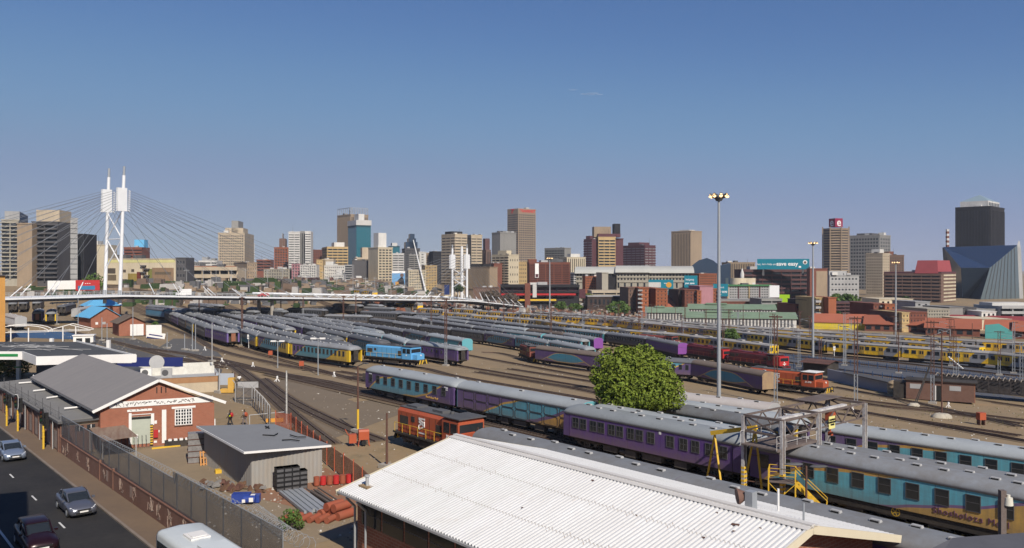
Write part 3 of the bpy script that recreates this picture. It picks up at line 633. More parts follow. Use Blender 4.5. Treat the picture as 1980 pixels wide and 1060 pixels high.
# loose tracks seen on the ground
for pix in ([(285,616),(367,650),(417,676),(520,701),(640,724),(760,752),(900,790),(1000,820)], [(265,673),(367,686),(429,704),(611,735),(712,756),(849,780)],
            [(506,733),(558,773),(664,826),(743,857)], [(440,700),(490,735),(535,775),(580,815),(640,862)],
            [(922,720),(1040,740),(1136,757),(1300,795)], [(985,714),(1133,737),(1300,765)], [(1503,769),(1678,800),(1980,845)], [(1490,752),(1684,783),(1820,798),(1980,821)],
            [(1613,749),(1763,778),(1980,828)], [(1540,691),(1700,709),(1860,729),(1980,743)], [(1500,682),(1700,699),(1980,729)], [(60,622),(130,640),(230,664),(330,690),(430,712)]):
    track([W(x, y) for x, y in pix], True, 1.35)
# ---------------------------------------------------------------- street, pavement, fence wall
uu = Vector((.652, -.758, 0)); vv = Vector((.758, .652, 0)); A0 = Vector((-41.5, 76, 0))
ASPH = mat('asphalt', (.018, .0178, .019), .85, .6, (.05, .046, .042), scale=.8, world=True, bump=.015)
PAVE = mat('pavement', (.17, .12, .08), .9, .5, (.10, .075, .06), scale=.8, world=True, bump=.01)
KERB = mat('kerb_stone', (.22, .18, .15), .9, .5, scale=2, world=True)
LINE = mat('road_paint', (.6, .6, .58), .7, .4, (.2, .2, .2), scale=3, world=True)
def sg(o, a, b, n0, n1): return [o+uu*a-vv*n0, o+uu*b-vv*n0, o+uu*b-vv*n1, o+uu*a-vv*n1]
def slab(name, pts, z0, z1, mt, kind='structure'):
    m = MB(); m.hexa([(p.x, p.y, z0) for p in pts], [(p.x, p.y, z1) for p in pts]); return struct(m.obj(name, mt), kind)
slab('pavement', sg(A0, -60, 75, 0, 1.8), -.05, .13, PAVE); slab('kerb', sg(A0, -60, 75, 1.8, 2.0), -.05, .125, KERB)
slab('road', sg(A0, -60, 75, 2.0, 17), -.05, .022, ASPH)
m = MB()
for k in range(-6, 12):
    p = W(22.5, 921)+uu*(k*8.6); m.hexa([(q.x, q.y, .023) for q in (p-uu*.8-vv*.06, p+uu*.8-vv*.06, p+uu*.8+vv*.06, p-uu*.8+vv*.06)], [(q.x, q.y, .028) for q in (p-uu*.8-vv*.06, p+uu*.8-vv*.06, p+uu*.8+vv*.06, p-uu*.8+vv*.06)])
p = W(12, 1044); m.hexa([(q.x, q.y, .023) for q in (p-uu*30-vv*.07, p+uu*40-vv*.07, p+uu*40+vv*.07, p-uu*30+vv*.07)], [(q.x, q.y, .028) for q in (p-uu*30-vv*.07, p+uu*40-vv*.07, p+uu*40+vv*.07, p-uu*30+vv*.07)])
struct(m.obj('road_markings', LINE))
YARD = mat('yard_paving', (.26, .20, .13), .9, .5, (.15, .12, .085), scale=.5, world=True, bump=.02)
RED_EARTH = mat('red_earth', (.26, .13, .075), .95, .5, (.2, .14, .1), scale=.8, world=True, bump=.03)
patch('yard_paving', [A0+uu*1, A0+uu*38, A0+uu*38+vv*9.5, A0+uu*(1)+vv*16], YARD, .014)
patch('red_earth', [W(480, 960), W(650, 1000), W(735, 960), W(630, 905)], RED_EARTH, .02)
patch('asphalt_yard', [W(335, 655), W(395, 655), W(430, 690), W(285, 690)], mat('old_asphalt', (.12, .115, .11), .9, .4, world=True), .015)
patch('hardstanding', [W(430, 738), W(640, 735), W(800, 792), W(640, 850)], mat('hardstanding', (.185, .143, .098), .9, .5, (.13, .105, .078), scale=.6, world=True, bump=.02), .012)
patch('side_street', [W(150, 652), W(262, 655), W(430, 715), W(420, 745)], mat('old_asphalt2', (.10, .095, .09), .9, .4, world=True), .013)
patch('blue_court', [W(5, 652), W(150, 657), W(150, 642), W(40, 640)], mat('blue_tarmac', (.045, .10, .20), .8, .3, world=True), .03)
# fence wall
t = thing('boundary_wall', 'graffiti covered red brick street wall with a steel mesh screen on top', 'wall', A0, math.atan2(uu.y, uu.x))
m = MB(); m.box(-1, 46, 0, .24, 0, 1.5); m.box(-1, 46, -.03, .27, 1.5, 1.58)
for x in (0, 13.2, 16.9): m.box(x-.12, x+.12, -.05, .3, 0, 1.75)
m.obj('brickwork', [brick('wall_brick', (.20, .095, .065), (.15, .07, .05), (.2, .15, .12))], t)
GR = mat('graffiti', (.31, .25, .21), .9, .8, (.22, .12, .09), scale=3); m = MB(); r = random.Random(4)
for x, n in ((1.5, 5), (3, 4), (6.5, 3), (9.3, 4), (14.9, 3), (19, 4), (22, 3), (26, 5), (27.6, 5), (29.4, 4), (33, 5), (35, 4)):
    for k in range(n):
        cx = x+r.uniform(-.6, .6); cz = r.uniform(.45, 1.2); pts = [(cx+r.uniform(-.35, .35), -.012, cz+r.uniform(-.4, .4)) for _ in range(5)]
        for a, b in zip(pts, pts[1:]): m.beam(a, b, .02, .05)
for x, w, h in ((15.1, .5, .8), (21.2, .6, .8), (34, .7, .8), (36.5, .8, .7)): m.box(x, x+w, -.012, 0, .5, .5+h)
m.obj('graffiti', GR, t)
def mesh_mat(name, col, al, cell):
    m = mat(name, col, .6, .3, alpha=1); nt = m.node_tree; b = nt.nodes['Principled BSDF']; tc = nt.nodes.new('ShaderNodeTexCoord')
    n = _noise(nt, tc.outputs['Object'], .5, 3); nt.links.new(_math(nt, 'ADD', _math(nt, 'MULTIPLY', n, .25), al-.12), b.inputs['Alpha']); return m
MESH = mesh_mat('steel_mesh', (.13, .13, .135), .46, .1)
m = MB(); m.box(0, 30, .10, .115, 1.58, 3.5); m.box(30, 46, .10, .115, 1.58, 3.95); m.obj('mesh_screen', MESH, t)
for i in range(19):
    x = i*2.55; MB().tube((x, .16, 1.4), (x, .16, 3.5 if x < 30 else 3.95), .04, .04, 6).obj('post', GALV, t)
MB().tube((0, .16, 3.5), (30, .16, 3.5), .025, .025, 5).tube((30, .16, 3.5), (30.2, .16, 3.2), .03, .03, 5).tube((30.2, .16, 3.2), (30.5, .16, 3.95), .03, .03, 5).tube((30.5, .16, 3.95), (46, .16, 3.95), .025, .025, 5).obj('top_rail', GALV, t)
def coil(p0, p1, rad, turns, r=.012, n=10):
    p0 = Vector(p0); p1 = Vector(p1); d = (p1-p0).normalized(); s = d.cross(Vector((0, 0, 1))).normalized(); pts = []
    for i in range(turns*n+1):
        a = 2*math.pi*i/n; pts.append(p0.lerp(p1, i/(turns*n))+s*math.cos(a)*rad+Vector((0, 0, 1))*math.sin(a)*rad)
    return MB().path(pts, r, 3)
a = A0+uu*9+vv*1.2; b = A0+uu*47+vv*1.2
tag(coil((a.x, a.y, 2.6), (b.x, b.y, 3.2), .38, 60, .013, 8).obj('razor_wire', GALV), 'coiled razor wire running just inside the street wall', 'razor wire')
qa = W(492, 985, .4); qb = W(560, 1035, .4); m = coil(qa, qb, .42, 22, .016, 9); tag(m.obj('razor_wire_coil', GALV), 'loose heap of razor wire coils by the red earth', 'razor wire')
# annex with its street front
t = thing('annex_building', 'low flat roofed brick annex with pilasters along the street', 'building', A0, math.atan2(uu.y, uu.x))
m = MB(); m.box(-34, 0, 0, .25, 0, 2.85); m.box(-.25, 0, .25, 4.6, 0, 2.85)
for i in range(13): x = -33.5+i*2.75; m.box(x-.2, x+.2, -.12, 0, 0, 2.8)
m.obj('brickwork', BRICKD, t)
m = MB(); m.hexa([(-34, -.2, 2.9), (.3, -.2, 2.9), (.3, 4.75, 3.12), (-34, 4.75, 3.12)], [(-34, -.2, 3.0), (.3, -.2, 3.0), (.3, 4.75, 3.22), (-34, 4.75, 3.22)])
m.obj('roof', mat('felt_roof', (.20, .195, .185), .9, .4, (.13, .12, .11), scale=.8), t)
MB().box(-34, .32, -.26, -.2, 2.8, 3.02).box(.3, .36, -.2, 4.6, 2.8, 3.02).obj('gutter', GREYD, t)
for i in range(12): x = -32+i*2.75; MB().box(x-.55, x+.55, -.02, 0, .3, 1.9).obj('render_panel', mat('faded_render', (.22, .16, .13), .9, .7, (.4, .37, .33), scale=3), t)
for x in (-31, -22, -14.5, -7.5, -2): MB().tube((x, -.2, .15), (x, -.2, 2.8), .05, .05, 6).obj('drain_pipe', GREYL, t)
for y in (1.6, 2.6, 3.6): MB().box(0, .03, y-.35, y+.35, 1.9, 2.4, 0).box(.03, .05, y-.03, y+.03, 1.9, 2.4, 1).obj('window', [GLASS, WHITE], t)
MB().box(0, .02, .3, 4.6, 2.5, 2.75).obj('cream_band', mat('cream', (.5, .42, .28), .8, .3), t)
for pts in ([(65,734),(62,739),(36,741)], [(94,749),(92,753),(64,756)], [(120.5,761),(118,766),(90,769.5)], [(158,781),(155,787),(124,790)]):
    q = [W(x, y, 3.3) for x, y in pts]; q[0].z += .5; m = MB().path([t.matrix_basis.inverted() @ Matrix.Identity(4) @ (p-A0) if 0 else Matrix.Rotation(-math.atan2(uu.y, uu.x), 3, 'Z') @ (p-A0) for p in q], .09, 8); m.obj('overflow_pipe', WHITE, t)
for i in range(9):
    p = A0-uu*(1+i*3.4)+vv*.1; 
    if i == 0: PP = tag(MB().tube((0, 0, 2.9), (0, 0, 4.2), .03, .03, 5).obj('wire_post', GREYD, None, (p.x, p.y, 0)), 'thin wire post on the near corner of the annex roof', 'post', 'thin wire posts on the annex roof edge')
    else: c = PP.copy(); c['label'] = 'thin wire post on the annex roof edge, %s from the near corner' % ORD[i]; S.collection.objects.link(c); c.location = (p.x, p.y, 0)
a = A0+vv*.1; b = A0-uu*28+vv*.1; tag(coil((a.x, a.y, 3.35), (b.x, b.y, 3.35), .3, 40, .01, 8).obj('razor_wire', GREYD), 'coiled razor wire along the annex roof edge', 'razor wire')
# generic wall locator
def onwall(o, d, px, py):
    k = (px-CX)/FX; s = (k*o[1]-o[0])/(d[0]-k*d[1]); Y = o[1]+s*d[1]; return s, CH-(py-HY)*Y/FX
# warehouse
F0 = Vector((-38.5, 77.4, 0)); F1 = Vector((-29.4, 81.7, 0)); fd = (F1-F0); fw = fd.length; fd.normalize(); fa = math.atan2(fd.y, fd.x)
bk = Matrix.Rotation(-fa, 3, 'Z') @ (Vector((-.64, .77, 0))*30.2)
t = thing('warehouse', 'red brick gabled warehouse with a grey sheet roof and white gable trim', 'warehouse', F0, fa)
def P(s, q, z): return (s+bk.x*q, bk.y*q, z)
m = MB(); ap = fw*.5; pr = [(0, 0), (fw, 0), (fw, 3.75), (ap, 6.15), (0, 3.75)]
va = [P(s, 0, z) for s, z in pr]; vb = [P(s, 1, z) for s, z in pr]
m.add(va+vb, [(0, 1, 2, 3, 4), (9, 8, 7, 6, 5)]+[(i, 5+i, 5+(i+1) % 5, (i+1) % 5) for i in range(5)]); m.obj('brick_walls', BRICK, t)
m = MB(); oz = .12
for s0, z0, s1, z1 in ((-.6, 3.72, ap, 6.33), (ap, 6.33, fw+1.0, 3.8)):
    m.hexa([P(s0, -.012, z0), P(s1, -.012, z1), P(s1, 1.01, z1), P(s0, 1.01, z0)], [P(s0, -.012, z0+oz), P(s1, -.012, z1+oz), P(s1, 1.01, z1+oz), P(s0, 1.01, z0+oz)])
m.obj('roof', mat('sheet_roof', (.20, .19, .188), .8, .55, (.28, .26, .24), scale=1.2, stretch=(.3, 2.5, 1)), t)
for s0, z0, s1, z1 in ((-.65, 3.7, ap, 6.33), (ap, 6.33, fw+1.05, 3.78)): MB().beam((s0, -.42, z0), (s1, -.42, z1), .07, .26).obj('barge_board', WHITE, t)
m = MB(); m.tube(P(-.66, -.01, 3.68), P(-.66, 1.0, 3.68), .09, .09, 6); m.obj('gutter', GREYD, t)
def wb(x0, y0, x1, y1, d0=-.05, m=None, mi=0):
    s0, z0 = onwall(F0, fd, x0, y1); s1, z1 = onwall(F0, fd, x1, y0); m.box(s0, s1, d0, 0.0, z0, z1, mi); return s0, s1, z0, z1
m = MB(); sa, za = onwall(F0, fd, 211, 784); sb, zb = onwall(F0, fd, 414, 773.5); m.box(max(sa, .1), sb-.1, -.05, 0, za-.28, za+.28); wb(313, 792, 321.5, 857, -.045, m); m.obj('white_band', WHITE, t)
r = random.Random(5); g = MB()
for i in range(36):
    x = sa+.5+i*(sb-sa-2.2)/36+r.uniform(-.05, .05); z = za+r.uniform(-.05, .05); pts = [(x+r.uniform(-.16, .16), -.06, z+r.uniform(-.18, .18)) for _ in range(4)]
    for a, b in zip(pts, pts[1:]): g.beam(a, b, .012, .035)
s0, z0 = onwall(F0, fd, 250, 793)
for i in range(5):
    x = s0+.2+i*.35; pts = [(x+r.uniform(-.14, .14), -.06, z0+r.uniform(-.1, .1)) for _ in range(3)]
    for a, b in zip(pts, pts[1:]): g.beam(a, b, .012, .03)
g.obj('spray_lettering', BLACK, t)
m = MB(); wb(246, 789.5, 294, 797, -.05, m); wb(332, 784, 378, 791, -.05, m); m.obj('lintel_board', WHITE, t)
m = MB(); wb(249, 799, 254.5, 859, -.07, m); wb(292, 799, 298, 822, -.07, m); s0, s1, z0, z1 = wb(249, 799, 298, 803.5, -.072, m); m.obj('door_surround', WHITE, t)
m = MB(); s0, s1, z0, z1 = wb(254.5, 804, 292, 860, -.03, m); dd = m.obj('sliding_door', mat('pale_green_door', (.42, .45, .38), .6, .3), t); MB().box(s0+.3, s0+.55, -.06, -.03, .9, 1.25).obj('door_notice', WHITE, dd); MB().box(s0, s1, -.05, -.032, z1-.25, z1-.02).obj('door_rail', BLACK, dd)
m = MB(); s0, s1, z0, z1 = wb(290.5, 822, 295.5, 860, -.12, m)
for i in range(9): m.box(s0-.01, s1+.01, -.13, -.12, .1+i*.24, .2+i*.24, 1)
m.obj('hazard_post', [YELP, BLACK], t)
s0, z0 = onwall(F0, fd, 339, 822); s1, z1 = onwall(F0, fd, 370.5, 790); m = MB(); m.box(s0, s1, -.02, 0, z0, z1, 0); wn = m.obj('window', GLASS, t)
m = MB()
for i in range(7): x = s0+(s1-s0)*i/6; m.box(x-(.035 if i % 2 else .05), x+(.035 if i % 2 else .05), -.06, -.02, z0, z1)
for i in range(6): z = z0+(z1-z0)*i/5; m.box(s0-.04, s1+.04, -.065, -.02, z-.03, z+.03)
m.obj('frame', WHITE, wn); MB().box(s0-.1, s1+.1, -.12, 0, z0-.12, z0-.04).obj('sill', BRICKD, wn)
m = MB(); wb(297, 831, 305.5, 846, -.2, m); m.obj('fire_cabinet', REDP, t); m = MB(); wb(298.5, 813, 303.5, 819.5, -.03, m); wb(306.5, 831.5, 308.5, 836, -.03, m); wb(297.5, 852, 303.5, 856.5, -.03, m); m.obj('notice', WHITE, t)
m = MB(); s0, z0 = onwall(F0, fd, 312, 755)
for dx in (-.4, 0, .4): m.box(s0+dx-.05, s0+dx+.05, -.012, 0, z0-.25, z0+.35)
m.obj('air_slots', BLACK, t)
MB().tube((fw+.05, -.1, 0), (fw+.05, -.1, 2.2), .06, .06, 6).obj('down_pipe', WHITE, t)
# rusty lean-to in front of the warehouse
q = W(210, 868); t = thing('rusty_canopy', 'low canopy with rust streaked sheet roof between the street wall and the sliding door', 'canopy', q, fa)
c = [Matrix.Rotation(-fa, 3, 'Z') @ (W(x, y, z)-q) for x, y, z in ((172, 828, 2.1), (236, 818, 2.3), (266, 843, 1.9), (198, 853, 1.7))]
m = MB(); m.hexa([(p.x, p.y, p.z-.05) for p in c], [(p.x, p.y, p.z) for p in c]); m.obj('roof', mat('rusty_sheet', (.24, .19, .15), .9, .9, (.13, .06, .04), scale=2, stretch=(3, .5, 1)), t)
for p in c: MB().tube((p.x*.95, p.y*.95, 0), (p.x*.95, p.y*.95, p.z-.05), .05, .05, 6).obj('post', GREYL, t)
q = W(232, 872); tag(coil((q.x-2.5, q.y-2, .7), (q.x+2.2, q.y+1.2, .7), .6, 16, .02, 9).obj('wire_coil', GREYD), 'large grey coils of wire under the rusty canopy', 'wire')
# corrugated shed
H0 = Vector((-20., 63.55, 0)); H1 = Vector((-15.2, 66.2, 0)); hd = (H1-H0).normalized(); ha = math.atan2(hd.y, hd.x); M3 = Matrix.Rotation(-ha, 3, 'Z')
hb = M3 @ (Vector((-.62, .785, 0))*11.1); hw = (H1-H0).length
t = thing('corrugated_shed', 'grey corrugated shed with a flat overhanging roof in the yard', 'shed', H0, ha)
SHEET = mat('shed_cladding', (.33, .33, .32), .55, .45, (.36, .25, .14), metal=.2, scale=1, stretch=(2, 2, .3)); m = MB()
def zig(m, a, b, z0a, z0b, n, dep=.05, mi=0):
    a = Vector(a); b = Vector(b); d = (b-a).normalized(); nn = Vector((d.y, -d.x, 0)); pts = [a.lerp(b, i/n)+nn*(dep if i % 2 else 0) for i in range(n+1)]
    for i in range(n):
        t0 = i/n; t1 = (i+1)/n; m.quad((pts[i].x, pts[i].y, 0), (pts[i+1].x, pts[i+1].y, 0), (pts[i+1].x, pts[i+1].y, z0a+(z0b-z0a)*t1), (pts[i].x, pts[i].y, z0a+(z0b-z0a)*t0), mi)
zig(m, (0, 0, 0), (hw, 0, 0), 3.05, 2.75, 34); zig(m, (hb.x, hb.y, 0), (0, 0, 0), 3.05, 3.05, 60); zig(m, (hw, 0, 0), (hw+hb.x, hb.y, 0), 2.75, 2.75, 60); zig(m, (hw+hb.x, hb.y, 0), (hb.x, hb.y, 0), 2.75, 3.05, 34); m.obj('walls', SHEET, t)
c = [M3 @ (v-H0) for v in (W(380, 823.6, 3.3), W(472, 873.8, 3.25), W(640, 860.6, 2.85), W(529, 819.6, 3.0))]
m = MB(); m.hexa([(p.x, p.y, p.z-.12) for p in c], [(p.x, p.y, p.z) for p in c]); m.obj('roof', mat('shed_roof', (.21, .215, .22), .75, .4, (.15, .15, .155), scale=1), t)
m = MB(); m.beam(c[0]+Vector((0, -.03, -.07)), c[1]+Vector((0, -.03, -.07)), .05, .17).beam(c[1]+Vector((0, -.04, -.07)), c[2]+Vector((0, -.04, -.07)), .05, .17); m.obj('fascia', WHITE, t)
m = MB(); zz = [W(x, y, 3.1)-H0 for x, y in ((508, 841), (530, 843), (538, 838))]; 
for L in (((508, 841), (530, 842), (537, 838)), ((545, 851), (562, 850), (579, 852)), ((561, 841), (575, 845), (592, 845)), ((514, 828), (520, 824)), ((513, 824), (521, 828))):
    pts = [M3 @ (W(x, y, 3.12)-H0) for x, y in L]
    for a, b in zip(pts, pts[1:]): m.tube(a, b, .05, .05, 5)
m.obj('loose_cable', BLACK, t)
m = MB(); s0, z0 = onwall(H0, hd, 487, 940); m.box(-.12, -.03, .9, 1.25, .7, 1.9); m.obj('fire_hose_box', REDP, t)
def roof_sheet_mat(*a, **k):
    m = mat(*a, **k); nt = m.node_tree; b = nt.nodes['Principled BSDF']; tc = nt.nodes.new('ShaderNodeTexCoord'); sp = nt.nodes.new('ShaderNodeSeparateXYZ'); nt.links.new(tc.outputs['Object'], sp.inputs[0]); c = b.inputs['Base Color'].links[0].from_socket
    for y in (2.9, 5.8, 11.3, 14.0):
        d = _math(nt, 'ABSOLUTE', _math(nt, 'SUBTRACT', sp.outputs[1], y)); c = _mix(nt, _math(nt, 'MULTIPLY', _math(nt, 'LESS_THAN', d, .03), .55), c, (.25, .22, .19))
        f = _math(nt, 'MULTIPLY', _math(nt, 'LESS_THAN', _math(nt, 'FRACT', _math(nt, 'DIVIDE', sp.outputs[0], .6)), .1), _math(nt, 'LESS_THAN', _math(nt, 'ABSOLUTE', _math(nt, 'SUBTRACT', d, .18)), .03)); c = _mix(nt, _math(nt, 'MULTIPLY', f, .6), c, (.2, .14, .1))
    n = _noise(nt, tc.outputs['Object'], .5, 6, .75); c = _mix(nt, _math(nt, 'MULTIPLY', _step(nt, n, .58, .78), .35), c, (.40, .34, .28))
    n = _noise(nt, tc.outputs['Object'], 1.0, 5, .7, (6, .5, 1)); c = _mix(nt, _math(nt, 'MULTIPLY', _step(nt, n, .63, .75), .35), c, (.36, .26, .19))
    nt.links.new(c, b.inputs['Base Color']); return m
# the big white roofed building in the foreground
E0 = Vector((-10.2, 48.5, 0)); eu = Vector((.65, -.76, 0)).normalized(); ea = math.atan2(eu.y, eu.x)
t = thing('white_roofed_building', 'brick building with a large white corrugated gable roof in the foreground', 'building', E0, ea)
# local: x along the ridge towards the camera, y across away from the street side
Wd = 16.6; RY = 8.55; zr = 6.1; ze = 4.0; Ln = 25.2
m = MB()
def slope(y0, z0, y1, z1, n, dep, m):
    n *= 2; pts = []
    for i in range(n+1): pts.append((Ln*i/n, dep if i % 2 else 0.))
    prof = []
    per = Ln/(n/2)
    for i in range(n//2):
        x = per*i; prof += [(x, 0), (x+per*.38, 0), (x+per*.5, dep), (x+per*.86, dep), (x+per*.97, 0)]
    prof.append((Ln, 0))
    for (xa, da), (xb, db) in zip(prof, prof[1:]): m.quad((xa, y0, z0+da), (xb, y0, z0+db), (xb, y1, z1+db), (xa, y1, z1+da), 0)
    m.quad((0, y0, z0-.03), (0, y1, z1-.03), (Ln, y1, z1-.03), (Ln, y0, z0-.03), 0)
slope(0, ze, RY, zr, 104, .085, m); slope(Wd, ze, RY, zr, 104, .085, m); m.obj('corrugated_roof', roof_sheet_mat('white_roof_sheet', (.61, .615, .62), .5, .35, (.41, .40, .38), scale=.8, stretch=(4, .6, 1), rnd=0, spec=.4), t)
m = MB(); m.hexa([(-.05, RY-.5, zr-.02), (Ln+.05, RY-.5, zr-.02), (Ln+.05, RY+.5, zr-.02), (-.05, RY+.5, zr-.02)], [(-.05, RY-.45, zr+.04), (Ln+.05, RY-.45, zr+.04), (Ln+.05, RY+.45, zr+.04), (-.05, RY+.45, zr+.04)])
m.box(-.05, Ln+.05, RY-.14, RY+.14, zr+.04, zr+.13); m.obj('ridge_cap', mat('ridge_cap_sheet', (.62, .60, .57), .6, .4, (.42, .39, .36), scale=2), t)
CREAM = mat('cream_fascia', (.62, .56, .42), .7, .3, (.5, .4, .26)); 
for x in (-.02, Ln+.02): MB().beam((x, -.1, ze-.12), (x, RY, zr-.1), .06, .36).beam((x, RY, zr-.1), (x, Wd+.1, ze-.12), .06, .36).obj('barge_board', CREAM, t)
m = MB(); m.box(0, Ln, -.09, .0, ze-.12, ze-.01); m.obj('gutter', GREYL, t)
m = MB(); x1 = Ln-.9; pr = [(.9, 0), (Wd-.9, 0), (Wd-.9, 4.0), (RY, 5.9), (.9, 4.0)]
m.prism([(y, z) for y, z in pr], .7, x1, 0); m.obj('brick_walls', brick('stack_brick', (.36, .15, .09), (.32, .12, .07), (.42, .3, .22), 1.6), t)
for i in range(10): x = 1.2+i*2.3; MB().box(x, x+2.1, .86, .9, 2.2, 3.6, 0).box(x, x+2.1, .85, .86, 2.85, 2.9, 1).obj('window', [GLASS, GREYD], t)
for x in (1.0, 2.2): MB().path([(x, .55, 0), (x, .55, 3.2), (x, -.02, ze-.2)], .07, 8).obj('down_pipe', GALV, t)
def roofpt(px, py):  # point on the street-side slope
    best = None; k = (px-CX)/FX
    lo_, hi_ = 20., 70.
    for _ in range(60):
        Y = (lo_+hi_)/2; p = Vector((k*Y, Y, CH-(py-HY)*Y/FX)); q = Matrix.Rotation(-ea, 3, 'Z') @ (p-E0); zroof = ze+(zr-ze)*min(q.y, 2*RY-q.y)/RY
        if q.z > zroof: lo_ = Y
        else: hi_ = Y
    return q
for px, py, s in ((1422, 1018, .17), (1386, 995, .05), (1419, 1031, .06), (1360, 1043, .07), (1470, 1025, .05), (1146, 932, .08), (1230, 1000, .04), (1010, 985, .05)):
    q = roofpt(px, py); MB().box(-s, s, -s*.45, s*.45, 0, .05).obj('rust_patch', RUST, t, (q.x, q.y, q.z+.06), .3)
q = roofpt(710, 942); v = thing('roof_vent_pipe', 'small vent pipe with rusty flashing near the far corner of the white roof', 'vent pipe', E0+Matrix.Rotation(ea, 3, 'Z') @ q, ea)
MB().box(-.5, .5, -.3, .3, 0, .09).obj('flashing', mat('brown_flashing', (.35, .24, .13), .9, .6), v); MB().tube((0, 0, 0), (0, 0, .6), .1, .1, 8).tube((0, 0, .6), (0, 0, .7), .16, .16, 8).obj('pipe', GREYL, v)
# grey metal roof in the bottom right corner
a = [W(1790, 1066, 5.6), W(1842, 1040, 5.6), W(1995, 1029, 5.6), W(2080, 1130, 5.2), W(1760, 1150, 5.2)]
t = thing('grey_roofed_building', 'building with a dark grey metal roof cutting the bottom right corner', 'building', (a[0].x, a[0].y, 0)); o = Vector((a[0].x, a[0].y, 0)); m = MB()
b = [p-o for p in a]; m.add([(p.x, p.y, p.z) for p in b]+[(p.x, p.y, p.z-.2) for p in b], [(0, 4, 3, 2, 1), (5, 6, 7, 8, 9)]+[(i, (i+1) % 5, 5+(i+1) % 5, 5+i) for i in range(5)]); m.obj('roof', mat('dark_metal_roof', (.10, .10, .11), .6, .4, scale=1), t)
m = MB(); c = sum(b, Vector())/5; q = [c+(p-c)*.9 for p in b]; m.add([(p.x, p.y, 0) for p in q]+[(p.x, p.y, p.z-.15) for p in q], [(i, (i+1) % 5, 5+(i+1) % 5, 5+i) for i in range(5)]); m.obj('walls', BRICK, t)
# unseen block added out of view on the left to cast shade over the road
m = MB(); pts = [(-27, 41), (-19, 27.6), (-34, 18), (-46, 33)]; m.prism(pts, 0, 19.5, 0, 'z'); t = thing('added_shade_block', 'unseen tall block added outside the left edge to shade the road', 'building'); m.obj('walls', BRICKD, t)
for z in (4, 8, 12, 16):
    for k in range(4): p = Vector((-27, 41, z)).lerp(Vector((-19, 27.6, z)), (k+.5)/4); MB().box(-.8, .8, -.03, .03, -.9, .9).obj('window', GLASS, t, p, math.atan2(-13.4, 8))
# petrol station canopy
C0 = W(263, 689, 5.6); C0.z = 0; t = thing('station_canopy', 'filling station canopy with dark roof, white fascia and a green stripe', 'canopy', C0)
top = [W(x, y, 5.6)-C0 for x, y in ((-60, 684), (44, 684), (71, 694), (263, 689), (148, 661), (-60, 661))]
m = MB(); n = 6; m.add([(p.x, p.y, 5.6) for p in top]+[(p.x, p.y, 5.3) for p in top], [tuple(range(n)), tuple(range(2*n-1, n-1, -1))]); 
DR = mat('sagging_sheet_roof', (.065, .068, .072), .8, .5, (.11, .11, .11), scale=1.2, bump=.15, stretch=(.4, 3, 1)); m.obj('roof', DR, t)
m = MB()
for a, b in zip(top[:4], top[1:4]): m.beam((a.x, a.y, 5.35), (b.x, b.y, 5.35), .15, 1.1)
m.beam((top[3].x, top[3].y, 5.35), (top[4].x, top[4].y, 5.35), .15, .9); m.obj('fascia', WHITE, t)
a, b = top[0], top[1]; m = MB(); m.beam((a.x, a.y-.1, 5.4), (b.x-.6, b.y-.1, 5.4), .06, .35); m.obj('green_stripe', mat('green_sign', (.02, .22, .06), .5, .1), t)
m = MB(); r = random.Random(8)
for i in range(16):
    a = Vector(top[5]).lerp(top[4], r.random()); b = Vector(top[0]).lerp(top[3], r.random()); p = a.lerp(b, r.uniform(.1, .7)); q = a.lerp(b, r.uniform(.3, .9))+Vector((r.uniform(-6, 6), 0, 0))
    m.tube((p.x, p.y, 5.68), (q.x, q.y, 5.68), .04, .04, 4)
m.obj('roof_cable', GREYL, t)
for x, y in ((36, 735), (100, 715), (210, 720)): p = W(x, y, 0)-C0; MB().box(-.25, .25, -.25, .25, 0, 5.3, 0).box(-.45, .45, -.3, .3, 1.9, 2.1, 1).obj('column', [WHITE, MC['green_sign']], t, (p.x, p.y, 0))
m = MB(); a = W(70, 735)-C0; b = W(150, 722)-C0; m.hexa([(a.x, a.y, 0), (b.x, b.y, 0), (b.x, b.y+6, 0), (a.x, a.y+6, 0)], [(a.x, a.y, 4.6), (b.x, b.y, 4.6), (b.x, b.y+6, 4.6), (a.x, a.y+6, 4.6)]); m.obj('kiosk', GREYD, t)
# takeaway block with dish and air conditioners behind the warehouse
o = W(425, 757, 0); ang = .42; t = thing('flat_roofed_shop', 'flat roofed shop with whitewashed parapet and brown brick band behind the warehouse', 'building', o, ang+0)
m = MB(); m.box(-15, 0, 0, 9, 0, 2.2, 0); m.box(-15, 0, -.03, 0, 1.4, 2.2, 1); m.box(-9.5, -.5, 3, 3.2, 2.2, 3.3, 2); m.box(-.7, -.5, 3.2, 9, 2.2, 3.2, 2); m.box(-15, -.2, 8.8, 9, 2.2, 3.2, 2); m.obj('walls', [mat('peeling_cream', (.5, .42, .3), .9, .6, (.3, .25, .2), scale=2), mat('brown_band', (.36, .2, .1), .9, .5, (.2, .1, .05), scale=2), mat('whitewash', (.68, .66, .6), .9, .6, (.3, .3, .26), scale=2.5)], t)
MB().box(-15.1, .05, -.1, 9.1, 2.2, 2.26).obj('roof', GREYL, t)
v = thing('satellite_dish', 'large white satellite dish on the flat shop roof', 'satellite dish', W(303, 722, 2.3)); m = MB()
rings = [[(1.0*f*math.cos(a), -.3*f*f, 1.0*f*math.sin(a)) for a in [2*math.pi*i/20 for i in range(20)]] for f in (1, .8, .5, .2)]; m.loft(rings); d_ = m.obj('reflector', GREYL, v, (0, 0, 1.5)); d_.rotation_euler = (R(-15), 0, R(25)); MB().tube((0, .1, 0), (0, .1, 1.4), .05, .05, 6).obj('pole', GREYD, v)
